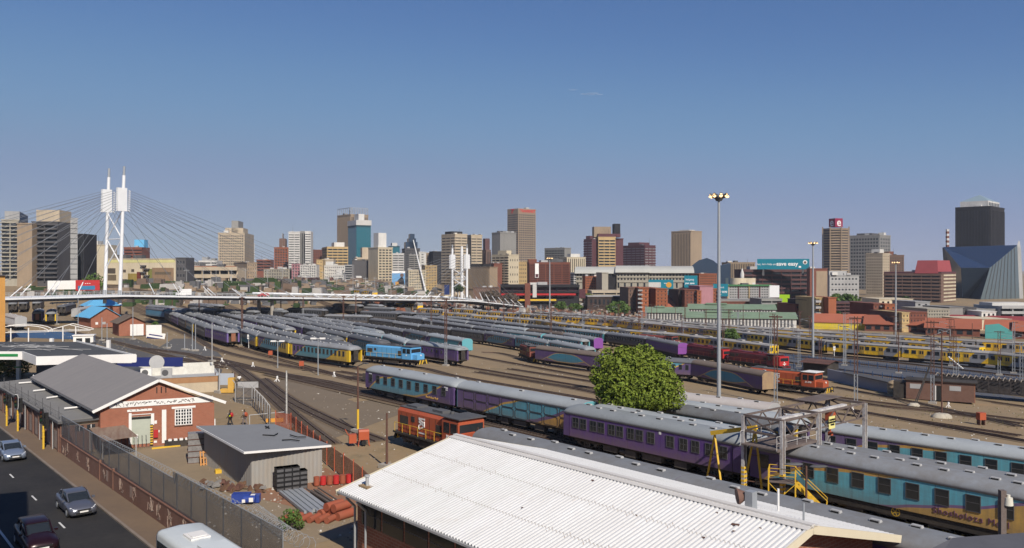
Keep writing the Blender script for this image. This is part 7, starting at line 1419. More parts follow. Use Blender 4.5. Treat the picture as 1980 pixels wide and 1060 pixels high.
def car(label, loc, rz, col, name='parked_car', tall=0, cat='car'):
    t = thing(name, label, cat, loc, rz)
    def ring(x, hw, zb, zs, zt, k=.82): return [(x, -hw*.9, zb), (x, -hw, zb+.12), (x, -hw, zs-.12), (x, -hw*.93, zs), (x, -hw*k*.55, zt), (x, hw*k*.55, zt), (x, hw*.93, zs), (x, hw, zs-.12), (x, hw, zb+.12), (x, hw*.9, zb)]
    st = [(2.27, .60, .32, .52, .54), (2.22, .74, .24, .62, .66), (2.05, .84, .2, .70, .76), (1.6, .88, .2, .78, .87), (1.0, .89, .2, .86, .97), (.3, .89, .2, .9, .96), (-.8, .89, .2, .92, .96), (-1.5, .88, .2, .95, 1.0), (-2.0, .85, .22, .96, 1.03), (-2.2, .76, .28, .9, .97), (-2.26, .66, .34, .8, .82)]
    if tall: st = [(a, b, c_, d_*1.08, e*1.1) for a, b, c_, d_, e in st]
    MB().loft([ring(*s) for s in st]).obj('body', col, t)
    H = 1.44+tall; G0 = .92+tall*.4
    def gr(x, hw, z): return [(x, -hw, G0), (x, -hw*.86, z-.05), (x, -hw*.7, z), (x, hw*.7, z), (x, hw*.86, z-.05), (x, hw, G0)]
    r0 = 1.05; r1 = -1.75 if not tall else -2.1
    MB().loft([gr(r0, .7, G0+.03), gr(.72, .77, G0+.26), gr(.2, .8, H-.04), gr(-.5, .8, H), gr(-1.0, .78, H-.05 if not tall else H), gr(-1.4, .75, G0+.22 if not tall else H-.1), gr(r1, .7, G0+.05)]).obj('windows', GLASS, t)
    MB().loft([[(x, -hw, z-.04), (x, -hw*.8, z), (x, hw*.8, z), (x, hw, z-.04)] for x, hw, z in ((.32, .66, H-.06), (.15, .70, H-.015), (-.5, .71, H+.02), (-.95, .70, H-.02), (-1.12, .66, H-.08)) if 1] if not tall else [[(x, -hw, z-.04), (x, -hw*.8, z), (x, hw*.8, z), (x, hw, z-.04)] for x, hw, z in ((.32, .66, H-.06), (.1, .72, H-.0), (-.8, .73, H+.03), (-1.5, .71, H-.02), (-1.75, .66, H-.25))]).obj('roof', col, t)
    m = MB()
    for s in (-1, 1): m.beam((1.05, s*.7, G0+.02), (.3, s*.66, H-.06), .07).beam((-1.15, s*.66, H-.08), (r1, s*.68, G0+.05), .08).beam((-.45, s*.79, G0), (-.4, s*.7, H-.03), .06)
    m.obj('pillars', col, t)
    for x in (1.4, -1.35):
        for s in (-1, 1):
            w_ = MB().tube((x, s*.68, .32), (x, s*.9, .32), .32, .32, 20).obj('wheel', BLACK, t); MB().tube((x, s*.9, .32), (x, s*.92, .32), .2, .2, 12).obj('rim', GALV, w_)
    for s in (-1, 1):
        MB().loft([[(2.02, s*.80, .58), (2.02, s*.6, .72), (1.95, s*.82, .74)], [(2.24, s*.62, .52), (2.26, s*.42, .62), (2.17, s*.66, .66)]], caps=True).obj('headlight', mat('headlamp', (.7, .72, .75), .15, 0, spec=.8), t)
        MB().box(.62, .78, min(s*.86, s*1.05), max(s*.86, s*1.05), G0, G0+.14).obj('mirror', col, t)
        MB().box(-2.28, -2.2, min(s*.45, s*.75), max(s*.45, s*.75), .62, .78).obj('tail_light', REDP, t)
    MB().box(2.2, 2.285, -.42, .42, .5, .6, 0).box(2.2, 2.28, -.5, .5, .26, .4, 0).obj('grille', BLACK, t); MB().box(2.27, 2.3, -.26, .26, .4, .5).obj('number_plate', WHITE, t)
    return t
def paint(n, c, m=.6): return mat(n, c, .28, .05, metal=m, spec=.6)
cz = math.atan2(uu.y, uu.x); p = W(30, 893)-uu*2.1; car('silver blue sedan farther up the street', (p.x, p.y, .022), cz, paint('silver_blue', (.30, .36, .46)), 'sedan_car')
p = W(160, 1000)-uu*1.9; car('grey sedan driving down the middle of the street', (p.x, p.y, .022), cz, paint('gunmetal', (.17, .18, .22)), 'sedan_car')
p = W(83, 1072)-uu*1.9; car('dark maroon hatchback in the shade at the bottom left', (p.x, p.y, .022), cz, paint('shade_darkened_maroon', (.022, .006, .009), .3), 'hatchback_car', .12)  # maroon taken nearly to black: the shade on the car is put into its paint
p = Vector((-18.6, 44.4, 0)); cen = p-uu*(-5.8)+vv*1.35; cen = Vector((-18.75, 44.1, 0))+uu*5.6+vv*1.0
t = thing('coach_bus', 'white roofed bus at the bottom edge beside the street wall', 'bus', (cen.x, cen.y, .022), cz); BWt = mat('bus_white', (.62, .66, .66), .35, .2, spec=.5)
def br(x, hw, zt, r=.25): return [(x, -hw, .35), (x, -hw, zt-r), (x, -hw+r*.3, zt-r*.3), (x, -hw+r, zt), (x, 0, zt+.07), (x, hw-r, zt), (x, hw-r*.3, zt-r*.3), (x, hw, zt-r), (x, hw, .35)]
MB().loft([br(-5.75, 1.0, 2.9), br(-5.65, 1.18, 3.05), br(-5.3, 1.24, 3.12), br(5.3, 1.24, 3.12), br(5.75, 1.15, 3.0)]).obj('body', BWt, t)
for s in (-1, 1): MB().box(-5.3, 5.4, min(s*1.23, s*1.265), max(s*1.23, s*1.265), 1.3, 2.65).obj('side_windows', GLASS, t)
MB().box(-5.8, -5.66, -1.0, 1.0, 1.4, 2.7).obj('rear_window', GLASS, t); MB().box(-3.6, -2.4, -.5, .5, 3.15, 3.24, 0).box(-3.4, -2.6, -.35, .35, 3.24, 3.27).obj('roof_hatch', WHITE, t); MB().box(-1, 1.4, -.7, .7, 3.15, 3.36).obj('air_conditioner', BWt, t)
for x in (-3.4, 3.6):
    for s in (-1, 1): MB().tube((x, s*.95, .48), (x, s*1.22, .48), .48, .48, 18).obj('wheel', BLACK, t)
# parked cars by the market
PC = None; r = random.Random(3); CW = [('white', WHITE), ('silver', GREYL), ('dark', GREYD), ('white', WHITE)]; places = [(1058+i*5.6+r.uniform(-1.5, 1.5), 586+(i % 3)*1.5+i*.35) for i in range(12)]+[(1128+i*4.6+r.uniform(-1.5, 1.5), 590+(j*3.2)+i*.25) for j in range(4) for i in range(11)]+[(905+i*8, 581+(i % 2)*2) for i in range(5)]
lands = ['below the open market hall', 'in the first line by the green trees', 'in the second line by the green trees', 'in the third line by the green trees', 'in the nearest line by the green trees', 'beside the small pylons']
for i, (x, y) in enumerate(places):
    cn, cm = CW[i % 4]; row = 0 if i < 12 else 1+(i-12)//11 if i < 56 else 5; idx = i if i < 12 else (i-12) % 11 if i < 56 else i-56; p = W(x, y); lab = '%s car, %s from the left, parked %s' % (cn, ORD[idx], lands[row])
    t = thing('parked_car', lab, 'car', p, r.uniform(-.3, .3)+(.8 if i % 2 else 0), 'cars parked near the market hall')
    if PC is None: PC = (MB().loft([[(x_, -w_, .3), (x_, -w_, z_), (x_, w_, z_), (x_, w_, .3)] for x_, w_, z_ in ((2.1, .7, .6), (1.9, .85, .75), (.9, .88, .9), (-1.8, .88, .95), (-2.1, .75, .85))], smooth=False), MB().loft([[(x_, -w_, .85), (x_, -w_*.85, z_), (x_, w_*.85, z_), (x_, w_, .85)] for x_, w_, z_ in ((1.0, .75, .95), (.2, .8, 1.42), (-1.0, .78, 1.42), (-1.7, .72, 1.0))], smooth=False).mesh('windows', [GLASS])); PB = {}
    if cm.name not in PB: PB[cm.name] = PC[0].mesh('body', [cm])
    link('body', PB[cm.name], t); link('windows', PC[1], t)
# ---------------------------------------------------------------- yard clutter by the shed
def at_(px, py): return W(px, py)
t = thing('crate_stack', 'stack of black plastic crates against the front of the corrugated shed', 'crate stack', at_(563, 946), ha); t.scale = (.68, .8, .95)
r = random.Random(1)
for i in range(4):
    for k in range(5):
        if k == 4 and i == 3: continue
        MB().box(-.42, .42, -.5, .5, 0, .36, 0).box(-.44, .44, -.52, .52, .30, .36, 0).box(-.36, .36, -.51, -.5, .06, .26, 1).obj('crate', [mat('black_plastic', (.02, .02, .022), .6, .3), GREYD], t, (-1.35+i*.88, r.uniform(-.05, .05), k*.38))
t = thing('steel_sections', 'bundle of long grey steel sections lying in front of the shed', 'steel bundle', at_(590, 975), -1.02)
for i in range(9): MB().box(-3.2+r.uniform(-.3, .3), 3.0+r.uniform(-.4, .4), i*.2-.9, i*.2-.72, .1, .3+(i % 2)*.06).obj('section', GALV, t)
for x in (-2, 2): MB().box(x-.1, x+.1, -1.1, 1.1, 0, .1).obj('bearer', RUST, t)
t = thing('timber_poles', 'darker pile of thin poles right of the grey steel sections', 'poles', at_(625, 968), -1.0)
for i in range(9): MB().tube((-2.6+r.uniform(-.4, .4), i*.14-.6, .1+(i % 3)*.1), (2.6+r.uniform(-.4, .4), i*.12-.5+r.uniform(-.2, .2), .12+(i % 3)*.1), .06, .06, 6).obj('pole', mat('weathered_wood', (.12, .10, .09), .9, .4), t)
t = thing('orange_rolls', 'heap of red orange rolled barrier mesh right of the steel sections', 'rolls', at_(648, 1000), -.5); t.scale = (.8,)*3; OR2 = mat('red_orange_plastic', (.30, .075, .04), .8, .5, (.2, .1, .06), scale=3)
for x, y, z, rr in ((-.9, 0, .35, .38), (0, .3, .4, .42), (.9, .1, .35, .38), (-.4, .2, .95, .36), (.5, .1, 1.0, .36)): MB().tube((x, y-.9, z), (x+.2, y+.9, z), rr, rr, 14).obj('roll', OR2, t)
t = thing('orange_pipes', 'low row of red orange pipes lying below the barrier rolls', 'pipes', at_(597, 1008), -.1)
for i in range(6): MB().tube((-1.6+i*.6, -.5, .22), (-1.3+i*.6, .6, .22), .22, .22, 10).obj('pipe', OR2, t)
t = thing('red_drums', 'row of small red drums on a sheet behind the shed corner', 'drums', at_(645, 938), .3)
for i in range(6): MB().tube((-1.3+i*.5, 0, .1), (-1.3+i*.5, 0, .75), .24, .24, 12).obj('drum', REDP if i % 2 else OR2, t)
t = thing('blue_machines', 'blue pump units with white tags in front of the wire heap', 'pump', at_(478, 973), .1); t.scale = (.75,)*3; BLM = mat('blue_enamel', (.03, .06, .28), .4, .3)
MB().box(-1.4, .3, -.4, .6, .1, .95).tube((-.2, -.5, .5), (.9, -.5, .5), .38, .38, 12).box(.4, 1.2, -.3, .5, .1, .8).obj('casing', BLM, t); MB().box(.35, .75, -.93, -.9, .35, .75).box(-.3, 0, -.93, -.9, .3, .6).box(.4, .8, -.5, -.1, .86, .9).obj('tag', WHITE, t)
t = thing('shrink_wrapped_pallets', 'tall grey stack of wrapped goods at the left corner of the shed', 'pallet stack', at_(381, 893), .4)
for i in range(5): MB().box(-.75, .75, -.6, .6, i*.52+.05, i*.52+.5, 0).box(-.8, .8, -.65, .65, i*.52, i*.52+.05, 1).obj('layer', [mat('grey_wrap', (.25, .24, .24), .4, .7, (.07, .07, .07), scale=5), RUST], t)
t = thing('leaning_pallets', 'orange wooden pallets leaning near the wrapped stack', 'pallet', at_(399, 900), .5); WD = mat('orange_wood', (.50, .24, .08), .8, .4)
for k in range(2):
    m = MB()
    for i in range(5): m.box(-.5+i*.24, -.38+i*.24, 0, .04, 0, 1.25)
    for z in (.1, .6, 1.1): m.box(-.5, .58, .04, .14, z, z+.08)
    pl = m.obj('pallet', WD, t, (k*.55, k*.1, 0)); pl.rotation_euler = (R(-18), 0, 0)
t = thing('yellow_stand', 'yellow upright stand on the left wall of the shed', 'stand', at_(428, 914), .5); MB().box(-.06, .06, -.06, .06, 0, 1.9).box(-.5, .9, -.3, .3, 0, .3).obj('stand', YELP, t)
t = thing('scrap_heap', 'heap of grey bags and brown scrap beside the shed wall', 'scrap heap', at_(447, 945), .2); r = random.Random(6); cc = [mat('scrap_grey', (.22, .21, .2), .8, .6, scale=4), RUST, mat('scrap_brown', (.14, .08, .05), .9, .5, scale=4)]
for i in range(46):
    s = r.uniform(.15, .45); x = r.uniform(-2.6, 2.6); y = r.uniform(-1, 1)-x*.35; m = MB(); m.hexa([(-s, -s*.6, 0), (s, -s*.5, 0), (s*.9, s*.6, 0), (-s*.8, s*.5, 0)], [(-s*.5, -s*.4, s*.7), (s*.6, -s*.2, s*.6), (s*.4, s*.4, s*.8), (-s*.6, s*.3, s*.5)]); m.obj('scrap', cc[i % 3], t, (x, y, r.uniform(0, .25)), r.uniform(0, 3))
t = thing('black_bench_rack', 'black rack with white trays against the warehouse wall', 'rack', at_(349, 862), fa); MB().box(-1.4, 1.4, -.4, .3, 0, .6, 0).obj('frame', UNDER, t)
for i in range(5): MB().box(-1.1+i*.5, -.8+i*.5, -.42, .0, .6, .75).obj('tray', WHITE, t)
t = thing('yellow_kerb_bar', 'yellow bar lying at the foot of the warehouse wall', 'bar', at_(322, 866), fa+.1); MB().box(-1.3, 1.6, -.1, .1, 0, .15).obj('bar', YELP, t)
t = thing('notice_board', 'pale notice board behind the two walking people', 'notice board', at_(436, 757), -.05); MB().box(-1.4, 1.3, -.05, .05, .9, 2.5).box(-.05, .0, -.06, -.05, .9, 2.5).obj('board', mat('pale_blue_board', (.40, .44, .5), .5, .2), t); MB().box(-1.45, -1.35, -.08, .08, 0, 2.6).box(1.25, 1.35, -.08, .08, 0, 2.6).obj('post', RUST, t)
t = thing('yellow_bin', 'yellow box bin right of the pale notice board', 'bin', at_(448, 760), 0); MB().box(-.4, .4, -.4, .4, .2, 2.1).box(-1.4, .4, -.5, .4, .1, .6).obj('box', mat('ochre_bin', (.6, .36, .08), .6, .4), t)
# chain link fence and gate
t = thing('chain_link_fence', 'chain link fence with pale angled posts curving down from the gate', 'fence', W(455, 778)); o = t.location.copy(); pts = [W(x, y)-o for x, y in ((455, 778), (488, 786), (500, 800), (513, 815), (524, 832))]; m = MB(); CL = mesh_mat('chain_link', (.3, .3, .3), .28, .1)
for a, b in zip(pts, pts[1:]): m.hexa([(a.x, a.y, 0), (b.x, b.y, 0), (b.x+.02, b.y+.02, 0), (a.x+.02, a.y+.02, 0)], [(a.x, a.y, 2.2), (b.x, b.y, 2.2), (b.x+.02, b.y+.02, 2.2), (a.x+.02, a.y+.02, 2.2)])
m.obj('mesh', CL, t)
for p in resample(pts, 2.2): MB().tube(p, p+Vector((0, 0, 2.4)), .06, .06, 6).tube(p+Vector((0, 0, 2.4)), p+Vector((-.4, .2, 2.8)), .05, .05, 6).obj('post', GREYL, t)
t = thing('steel_gate', 'dark framed steel gate at the top of the chain link fence', 'gate', W(455, 776), .1); m = MB(); m.box(0, 3, -.04, .04, 0, .1).box(0, 3, -.04, .04, 2.5, 2.6).box(0, .1, -.05, .05, 0, 2.8).box(2.9, 3.0, -.05, .05, 0, 2.8).beam((0, 0, 0), (3, 0, 2.5), .06); m.obj('frame', UNDER, t); MB().box(.3, 2.9, -.03, .03, 1.7, 2.5).obj('panel', GREYL, t)
t = thing('barrier_rail', 'low pale pipe rail with an orange hazard board at its end', 'barrier', W(492, 826), .25); MB().tube((-.5, 0, 1.3), (3.2, 0, 1.5), .05, .05, 6).tube((-.5, 0, 0), (-.5, 0, 1.3), .06, .06, 6).tube((3.2, 0, 0), (3.2, 0, 1.5), .06, .06, 6).obj('rail', GREYL, t); MB().box(1.2, 3.0, -.3, -.25, .5, .9).obj('hazard_board', mat('orange_hazard', (.65, .30, .05), .6, .3), t)
for a, b, lab in (((1767, 787), 1.0, 'concrete lump at the foot of the leaning stay'), ((1821, 808), 1.5, 'whitewashed rubble block under the dark tall post')):
    p = W(*a); MBx = MB().loft([[(r_*b*math.cos(q), r_*b*.7*math.sin(q), z) for q in [2*math.pi*i/9 for i in range(9)]] for z, r_ in ((0, 1), (.3, .95), (.6, .6))]); tag(MBx.obj('concrete_block', mat('rubble', (.48, .44, .36), .9, .7, (.2, .17, .13), scale=4), None, p), lab, 'concrete block')
t = thing('leaning_stay', 'black double strut leaning against the dark double post', 'strut', W(1766, 786)); q = WY(1800, 700, W(1803, 781).y)-t.location; MB().beam((0, 0, 0), q, .12).beam((.3, 0, 0), q+Vector((.1, 0, 0)), .12).obj('strut', UNDER, t)
t = thing('insulated_stay', 'white beaded insulator stay sloping down from the galvanised mast', 'stay', WY(1834, 690, 170)); e = WY(1863, 714, 170)-t.location
for i in range(9): MB().tube(e*(i/9), e*((i+.6)/9), .16, .16, 6).obj('insulator', WHITE, t)
# arch frames at the left
for px, pb, lab, fw_ in ((38, 663, 'white arched shelter frame at the far left', 6), (134, 660, 'white gabled shelter frame left of the small white kiosk', 4.5)):
    t = thing('open_shelter', lab, 'shelter', W(px, pb), .3); m = MB(); n = 10
    for y in (0, 4):
        pts = [(fw_*math.cos(math.pi*i/n), y, 2.4+1.6*math.sin(math.pi*i/n)) for i in range(n+1)] if 'arched' in lab else [(-fw_, y, 2.6), (0, y, 3.9), (fw_, y, 2.6)]
        m.path(pts, .09, 6); m.tube((-fw_, y, 2.4), (fw_, y, 2.4), .07, .07, 5)
    m.obj('roof_frame', WHITE, t)
    for x in (-fw_*.3, fw_*.3): MB().tube((x, 0, 0), (x, 0, 3.4), .14, .14, 8).obj('post', WHITE, t)
t = thing('small_kiosk', 'small white kiosk beyond the station canopy', 'kiosk', W(163, 668), .3); MB().box(-2, 2, -1.2, 1.2, 0, 2.2, 0).box(-2.2, 2.2, -1.4, 1.4, 2.2, 2.4, 0).obj('walls', WHITE, t); MB().box(-1.4, -.2, -1.25, -1.2, .4, 1.7).obj('window', GLASS, t); MB().box(.4, 1.4, -1.25, -1.2, .4, 1.7).obj('window', GLASS, t)
# ---------------------------------------------------------------- people
SKIN = mat('skin', (.06, .035, .025), .7, .1)
def skinned(name, verts, edges, radii, mt, parent, root=0):
    me = D.meshes.new(name); me.from_pydata(verts, edges, []); me.materials.append(mt); o = link(name, me, parent)
    md = o.modifiers.new('skin', 'SKIN'); md.use_smooth_shade = True; sv = me.skin_vertices[0].data
    for i, r_ in enumerate(radii): sv[i].radius = (r_, r_) if not isinstance(r_, tuple) else r_; sv[i].use_root = (i == root)
    o.modifiers.new('sub', 'SUBSURF').levels = 1; o.modifiers[-1].render_levels = 1; return o
def person(label, loc, rz, shirt, trousers, vest=None, bag=None, st=.35, elbow=.15):
    t = thing('person', label, 'person', loc, rz)
    V = [(0, 0, .95), (0, 0, 1.15), (0, 0, 1.38), (.01, 0, 1.50), (.03, 0, 1.60), (.03, 0, 1.72),
         (0, .17, 1.42), (elbow*.3, .24, 1.14), (elbow+.12, .24, .92), (elbow+.16, .24, .84),
         (0, -.17, 1.42), (-elbow*.6, -.24, 1.15), (-elbow*.4, -.25, .9), (-elbow*.3, -.25, .82),
         (0, .09, .88), (st*.35, .10, .5), (st*.45, .10, .08), (st*.45+.16, .11, .04),
         (0, -.09, .88), (-st*.25, -.10, .5), (-st*.85, -.10, .12), (-st*.85+.14, -.11, .06)]
    E = [(0, 1), (1, 2), (2, 3), (3, 4), (4, 5), (2, 6), (6, 7), (7, 8), (8, 9), (2, 10), (10, 11), (11, 12), (12, 13), (0, 14), (14, 15), (15, 16), (16, 17), (0, 18), (18, 19), (19, 20), (20, 21)]
    Rd = [(.15, .12), (.14, .11), (.16, .11), .055, .09, .075, .06, .045, .035, .04, .06, .045, .035, .04, .085, .06, .045, .04, .085, .06, .045, .04]
    skinned('body', V, E, Rd, SKIN, t)
    k = [0, 1, 2, 6, 7, 10, 11]; idx = {v: i for i, v in enumerate(k)}
    skinned('shirt', [V[i] for i in k], [(idx[a], idx[b]) for a, b in E if a in idx and b in idx], [(.175, .14), (.165, .13), (.18, .13), .075, .06, .075, .06], shirt, t)
    k = [0, 14, 15, 16, 18, 19, 20]; idx = {v: i for i, v in enumerate(k)}
    skinned('trousers', [V[i] for i in k], [(idx[a], idx[b]) for a, b in E if a in idx and b in idx], [(.17, .14), .1, .078, .062, .1, .078, .062], trousers, t)
    skinned('hair', [(.015, 0, 1.68), (.01, 0, 1.77)], [(0, 1)], [.095, .07], BLACK, t)
    if vest: skinned('vest', [V[0], V[1], V[2]], [(0, 1), (1, 2)], [(.185, .16), (.185, .15), (.20, .15)], vest, t)
    if bag: MB().loft([[(x, y*s, z0+z*s) for y, z in ((-.15, -.2), (.15, -.2), (.17, .1), (.1, .22), (-.1, .22), (-.17, .1))] for x, s, z0 in ((-.14, 1, 1.25), (-.24, 1.05, 1.22), (-.32, .8, 1.2))]).obj('bag', bag, t)
    return t
HV = mat('hi_vis_yellow', (.62, .75, .02), .6, .05); DKT = mat('dark_cloth', (.03, .03, .035), .9, .2); GRT = mat('grey_cloth', (.20, .17, .17), .9, .3); WHT = mat('white_cloth', (.7, .7, .7), .9, .1)
person('person in a yellow vest with a red backpack walking past the warehouse', W(445, 824), 2.9, DKT, DKT, HV, REDP)
person('person in grey clothes with an orange shoulder bag walking beyond the shed', W(473, 823), 2.7, GRT, GRT, None, ORGP)
person('person in a yellow vest standing by the yellow bin', W(449, 742), 1.2, DKT, DKT, HV, None, .1); person('person in a white shirt and dark trousers by the gate', W(462.5, 747), 2.0, WHT, DKT)
person('worker in an orange jacket on the front platform of the orange locomotive', (lo.x+.645*4.9+.2, lo.y-.764*4.9+.2, 1.49), .5, ORGP, DKT, None, None, .05)
# ---------------------------------------------------------------- trees and plants
def leafmat(n, a, b):
    m = mat(n, a, .65, .0, spec=.25); nt = m.node_tree; bs = nt.nodes['Principled BSDF']; tc = nt.nodes.new('ShaderNodeTexCoord'); g = nt.nodes.new('ShaderNodeNewGeometry')
    c = _mix(nt, _step(nt, _noise(nt, tc.outputs['Object'], 1.1, 4), .35, .65), a, b); hs = nt.nodes.new('ShaderNodeHueSaturation'); nt.links.new(c, hs.inputs['Color']); nt.links.new(_math(nt, 'ADD', _math(nt, 'MULTIPLY', g.outputs['Random Per Island'], .7), .65), hs.inputs['Value']); nt.links.new(hs.outputs[0], bs.inputs['Base Color'])
    return m
BARK = mat('bark', (.10, .075, .055), .9, .4, scale=3)
def tree(label, loc, ht, rx, rz_, n, leaf, mt, seed=1, trunk=.25, lobes=30, name='tree', low=.0, group=None, flat=1.0):
    r = random.Random(seed); t = thing(name, label, 'tree', loc, 0, group); zc = ht-rz_; m = MB(); L = []
    for i in range(lobes):
        z = 1-2*(i+.5)/lobes; a = i*2.39996; q = math.sqrt(1-z*z); k = r.uniform(.55, .90); L.append((Vector((q*math.cos(a)*rx*k, q*math.sin(a)*rx*k, z*rz_*k-(.12*rz_ if q*math.cos(a) > .5 else 0))), r.uniform(.20, .40)))
    for i in range(lobes//3): L.append((Vector((r.uniform(-.4, .4)*rx, r.uniform(-.4, .4)*rx, r.uniform(-.3, .4)*rz_)), .5))
    for i in range(n):
        c, s = L[r.randrange(len(L))]; d = Vector((r.gauss(0, 1), r.gauss(0, 1), r.gauss(0, 1))).normalized(); rad = (.72+.30*r.random()**.6)
        p = c+Vector((d.x*rx*s*rad, d.y*rx*s*rad, d.z*rz_*s*rad*1.05))
        if p.z < -rz_*(1-low): continue
        nn = (d*.8+Vector((r.gauss(0, .45), r.gauss(0, .45), r.gauss(.2, .45)))).normalized(); u_ = nn.orthogonal().normalized(); u_ = Matrix.Rotation(r.uniform(0, 6.28), 3, nn) @ u_; w_ = nn.cross(u_); sz = leaf*r.uniform(.6, 1.25); p = p+Vector((0, 0, zc))
        m.add([p-u_*sz-w_*sz*.1, p-w_*sz*.55+nn*sz*.12, p+u_*sz, p+w_*sz*.55+nn*sz*.12], [(0, 1, 2, 3)])
    m.obj('crown', mt, t); m = MB(); m.tube((0, 0, -.3), (0, 0, zc*.7), trunk*1.2, trunk*.8, 10)
    for i in range(9): a = i*.7+r.random(); q = L[i*3 % len(L)][0]; m.tube((0, 0, zc*.55), (q.x*.8, q.y*.8, zc+q.z*.8), trunk*.45, trunk*.12, 6)
    m.obj('trunk', BARK, t); return t
LB = leafmat('bright_leaf', (.10, .145, .014), (.155, .195, .024)); LG = leafmat('mid_leaf', (.06, .11, .02), (.09, .14, .035)); LD = leafmat('dark_leaf', (.025, .05, .018), (.045, .07, .02)); LY = leafmat('yellowish_leaf', (.14, .15, .03), (.10, .12, .03)); LBR = leafmat('dry_twigs', (.12, .09, .07), (.09, .07, .05))
tree('big round bright green tree among the near coaches', (12.4, 83.2, 0), 9.35, 4.7, 3.85, 30000, .19, LB, 12, .35, 44)
G = 'trees among the city buildings'
for px, yb, yt, w_, Y, mt, lab in ((1195, 612, 580, 46, 395, LG, 'round green tree left of the orange brick flats'), (178, 566, 532, 44, 330, LG, 'green tree behind the legs of the tall pylons'), (150, 560, 545, 26, 345, LD, 'low dark bush left of the tall pylons'), (1413, 662, 634, 36, 235, LG, 'green bush in front of the green station sheds'), (1160, 618, 602, 30, 400, LD, 'dark bush left of the round green tree'),
      (1632, 590, 568, 60, 470, LG, 'wide green trees above the car park'), (1745, 595, 574, 40, 470, LD, 'dark tree below the beige tower'), (1085, 600, 583, 26, 430, LG, 'green tree behind the parked cars, left one'), (1112, 603, 586, 30, 425, LG, 'green tree behind the parked cars, right one'), (1135, 582, 566, 26, 440, LY, 'pale green tree behind the red and white banner'),
      (505, 556, 536, 26, 560, LBR, 'bare brown tree before the classical building'), (597, 562, 540, 14, 500, LD, 'narrow dark cypress before the white gridded block'), (560, 560, 545, 22, 520, LD, 'dark tree under the pink block'), (645, 566, 550, 30, 480, LD, 'dark green clump near the blue framed building'), (700, 568, 552, 22, 480, LBR, 'brown tree right of the blue framed building'),
      (948, 585, 560, 40, 440, LBR, 'leafless brown trees before the striped block'), (986, 592, 566, 40, 440, LBR, 'leafless brown trees left of the market hall'), (1210, 570, 556, 20, 470, LD, 'small dark tree behind the orange flats'), (1500, 600, 588, 20, 400, LD, 'dark bush below the line drawing billboard'), (1480, 592, 581, 24, 430, LD, 'low bush beside the grey service block'),
      (885, 566, 550, 24, 500, LD, 'dark tree between the small pylons'), (770, 570, 556, 22, 500, LD, 'low tree under the figure billboard'), (1620, 616, 602, 24, 390, LD, 'dark bush at the foot of the plain terracotta tower'), (300, 640, 622, 14, None, LG, 'bush right of the brown roofed brick house')):
    p = W(px, yb) if Y is None else WY(px, yb, Y); s = p.y/FX; ht = (yb-yt)*s; rx = w_*s/2; z0 = min(p.z, gz(p.x, p.y)) if Y else p.z; p.z = p.z if p.z < gz(p.x, p.y) else p.z
    t = tree(lab, p, ht, rx, ht*.48, 1500, max(.35, rx*.11), mt, int(px), .25, 18, 'tree' if 'bush' not in lab else 'bush', group=G)
    if Y: MB().tube((0, 0, gz(p.x, p.y)-p.z-1), (0, 0, ht*.3), .3, .2, 8).obj('lower_trunk', BARK, t) if gz(p.x, p.y) < p.z else None
p = W(14, 728); tree('yellow green bush in front of the station canopy', p, 3.6, 3.4, 1.8, 3000, .2, LY, 3, .12, 20, 'bush')
p = W(563, 1024); tree('small green shrub by the razor wire heap', p, 1.4, .9, .7, 700, .1, LG, 3, .04, 10, 'bush')
r = random.Random(9); m = MB()
def tuft(p, h, n):
    for _ in range(n):
        a = r.uniform(0, 6.28); d = Vector((math.cos(a), math.sin(a), 0)); b = p+d*r.uniform(0, .25); q = b+d*r.uniform(.02, .2)+Vector((0, 0, h*r.uniform(.5, 1.1))); s = d.cross(Vector((0, 0, 1)))*.02
        m.add([b-s, b+s, q], [(0, 1, 2)])
for i in range(260):
    tt = r.uniform(22, 44); q = Vector((rp[0]+U[0]*tt, rp[1]+U[1]*tt, 0))-Vector((.764, .645, 0))*r.uniform(1.7, 3.2); tuft(q, .38, 9)
for i in range(500):
    q = W(r.uniform(1500, 1980), r.uniform(760, 830)) if i % 2 else W(r.uniform(100, 330), r.uniform(625, 700)); tuft(q, .35, 6)
for i in range(150):
    q = A0+uu*r.uniform(5, 46)+vv*r.uniform(.4, 1.4); tuft(q, .3, 6)
gr_ = m.obj('grass', mat('dry_grass', (.16, .15, .05), .9, .4, (.22, .18, .09), scale=3, world=True)); tag(gr_, 'dry grass tufts along the tracks and walls', 'grass', None, 'stuff')
m = MB()
for i in range(2600):
    k = i % 5
    q = W(r.uniform(430, 900), r.uniform(690, 900)) if k == 0 else W(r.uniform(1480, 1980), r.uniform(730, 850)) if k == 1 else W(r.uniform(400, 700), r.uniform(900, 1050)) if k == 2 else W(r.uniform(880, 1500), r.uniform(700, 760)) if k == 3 else W(r.uniform(60, 450), r.uniform(610, 720))
    s = r.uniform(.04, .13) if k != 4 else r.uniform(.08, .2); a = r.uniform(0, 3); m.hexa([(q.x+s*math.cos(a+j*1.57), q.y+s*math.sin(a+j*1.57), q.z) for j in range(4)], [(q.x+s*.6*math.cos(a+j*1.57), q.y+s*.6*math.sin(a+j*1.57), q.z+s*.8) for j in range(4)], 0 if i % 4 else 1)
tag(m.obj('rubble_stones', [mat('stone', (.24, .2, .16), .9, .5, world=True), mat('pale_litter', (.5, .48, .44), .9, .4, world=True)]), 'scattered stones and litter on the bare ground', 'rubble', None, 'stuff')
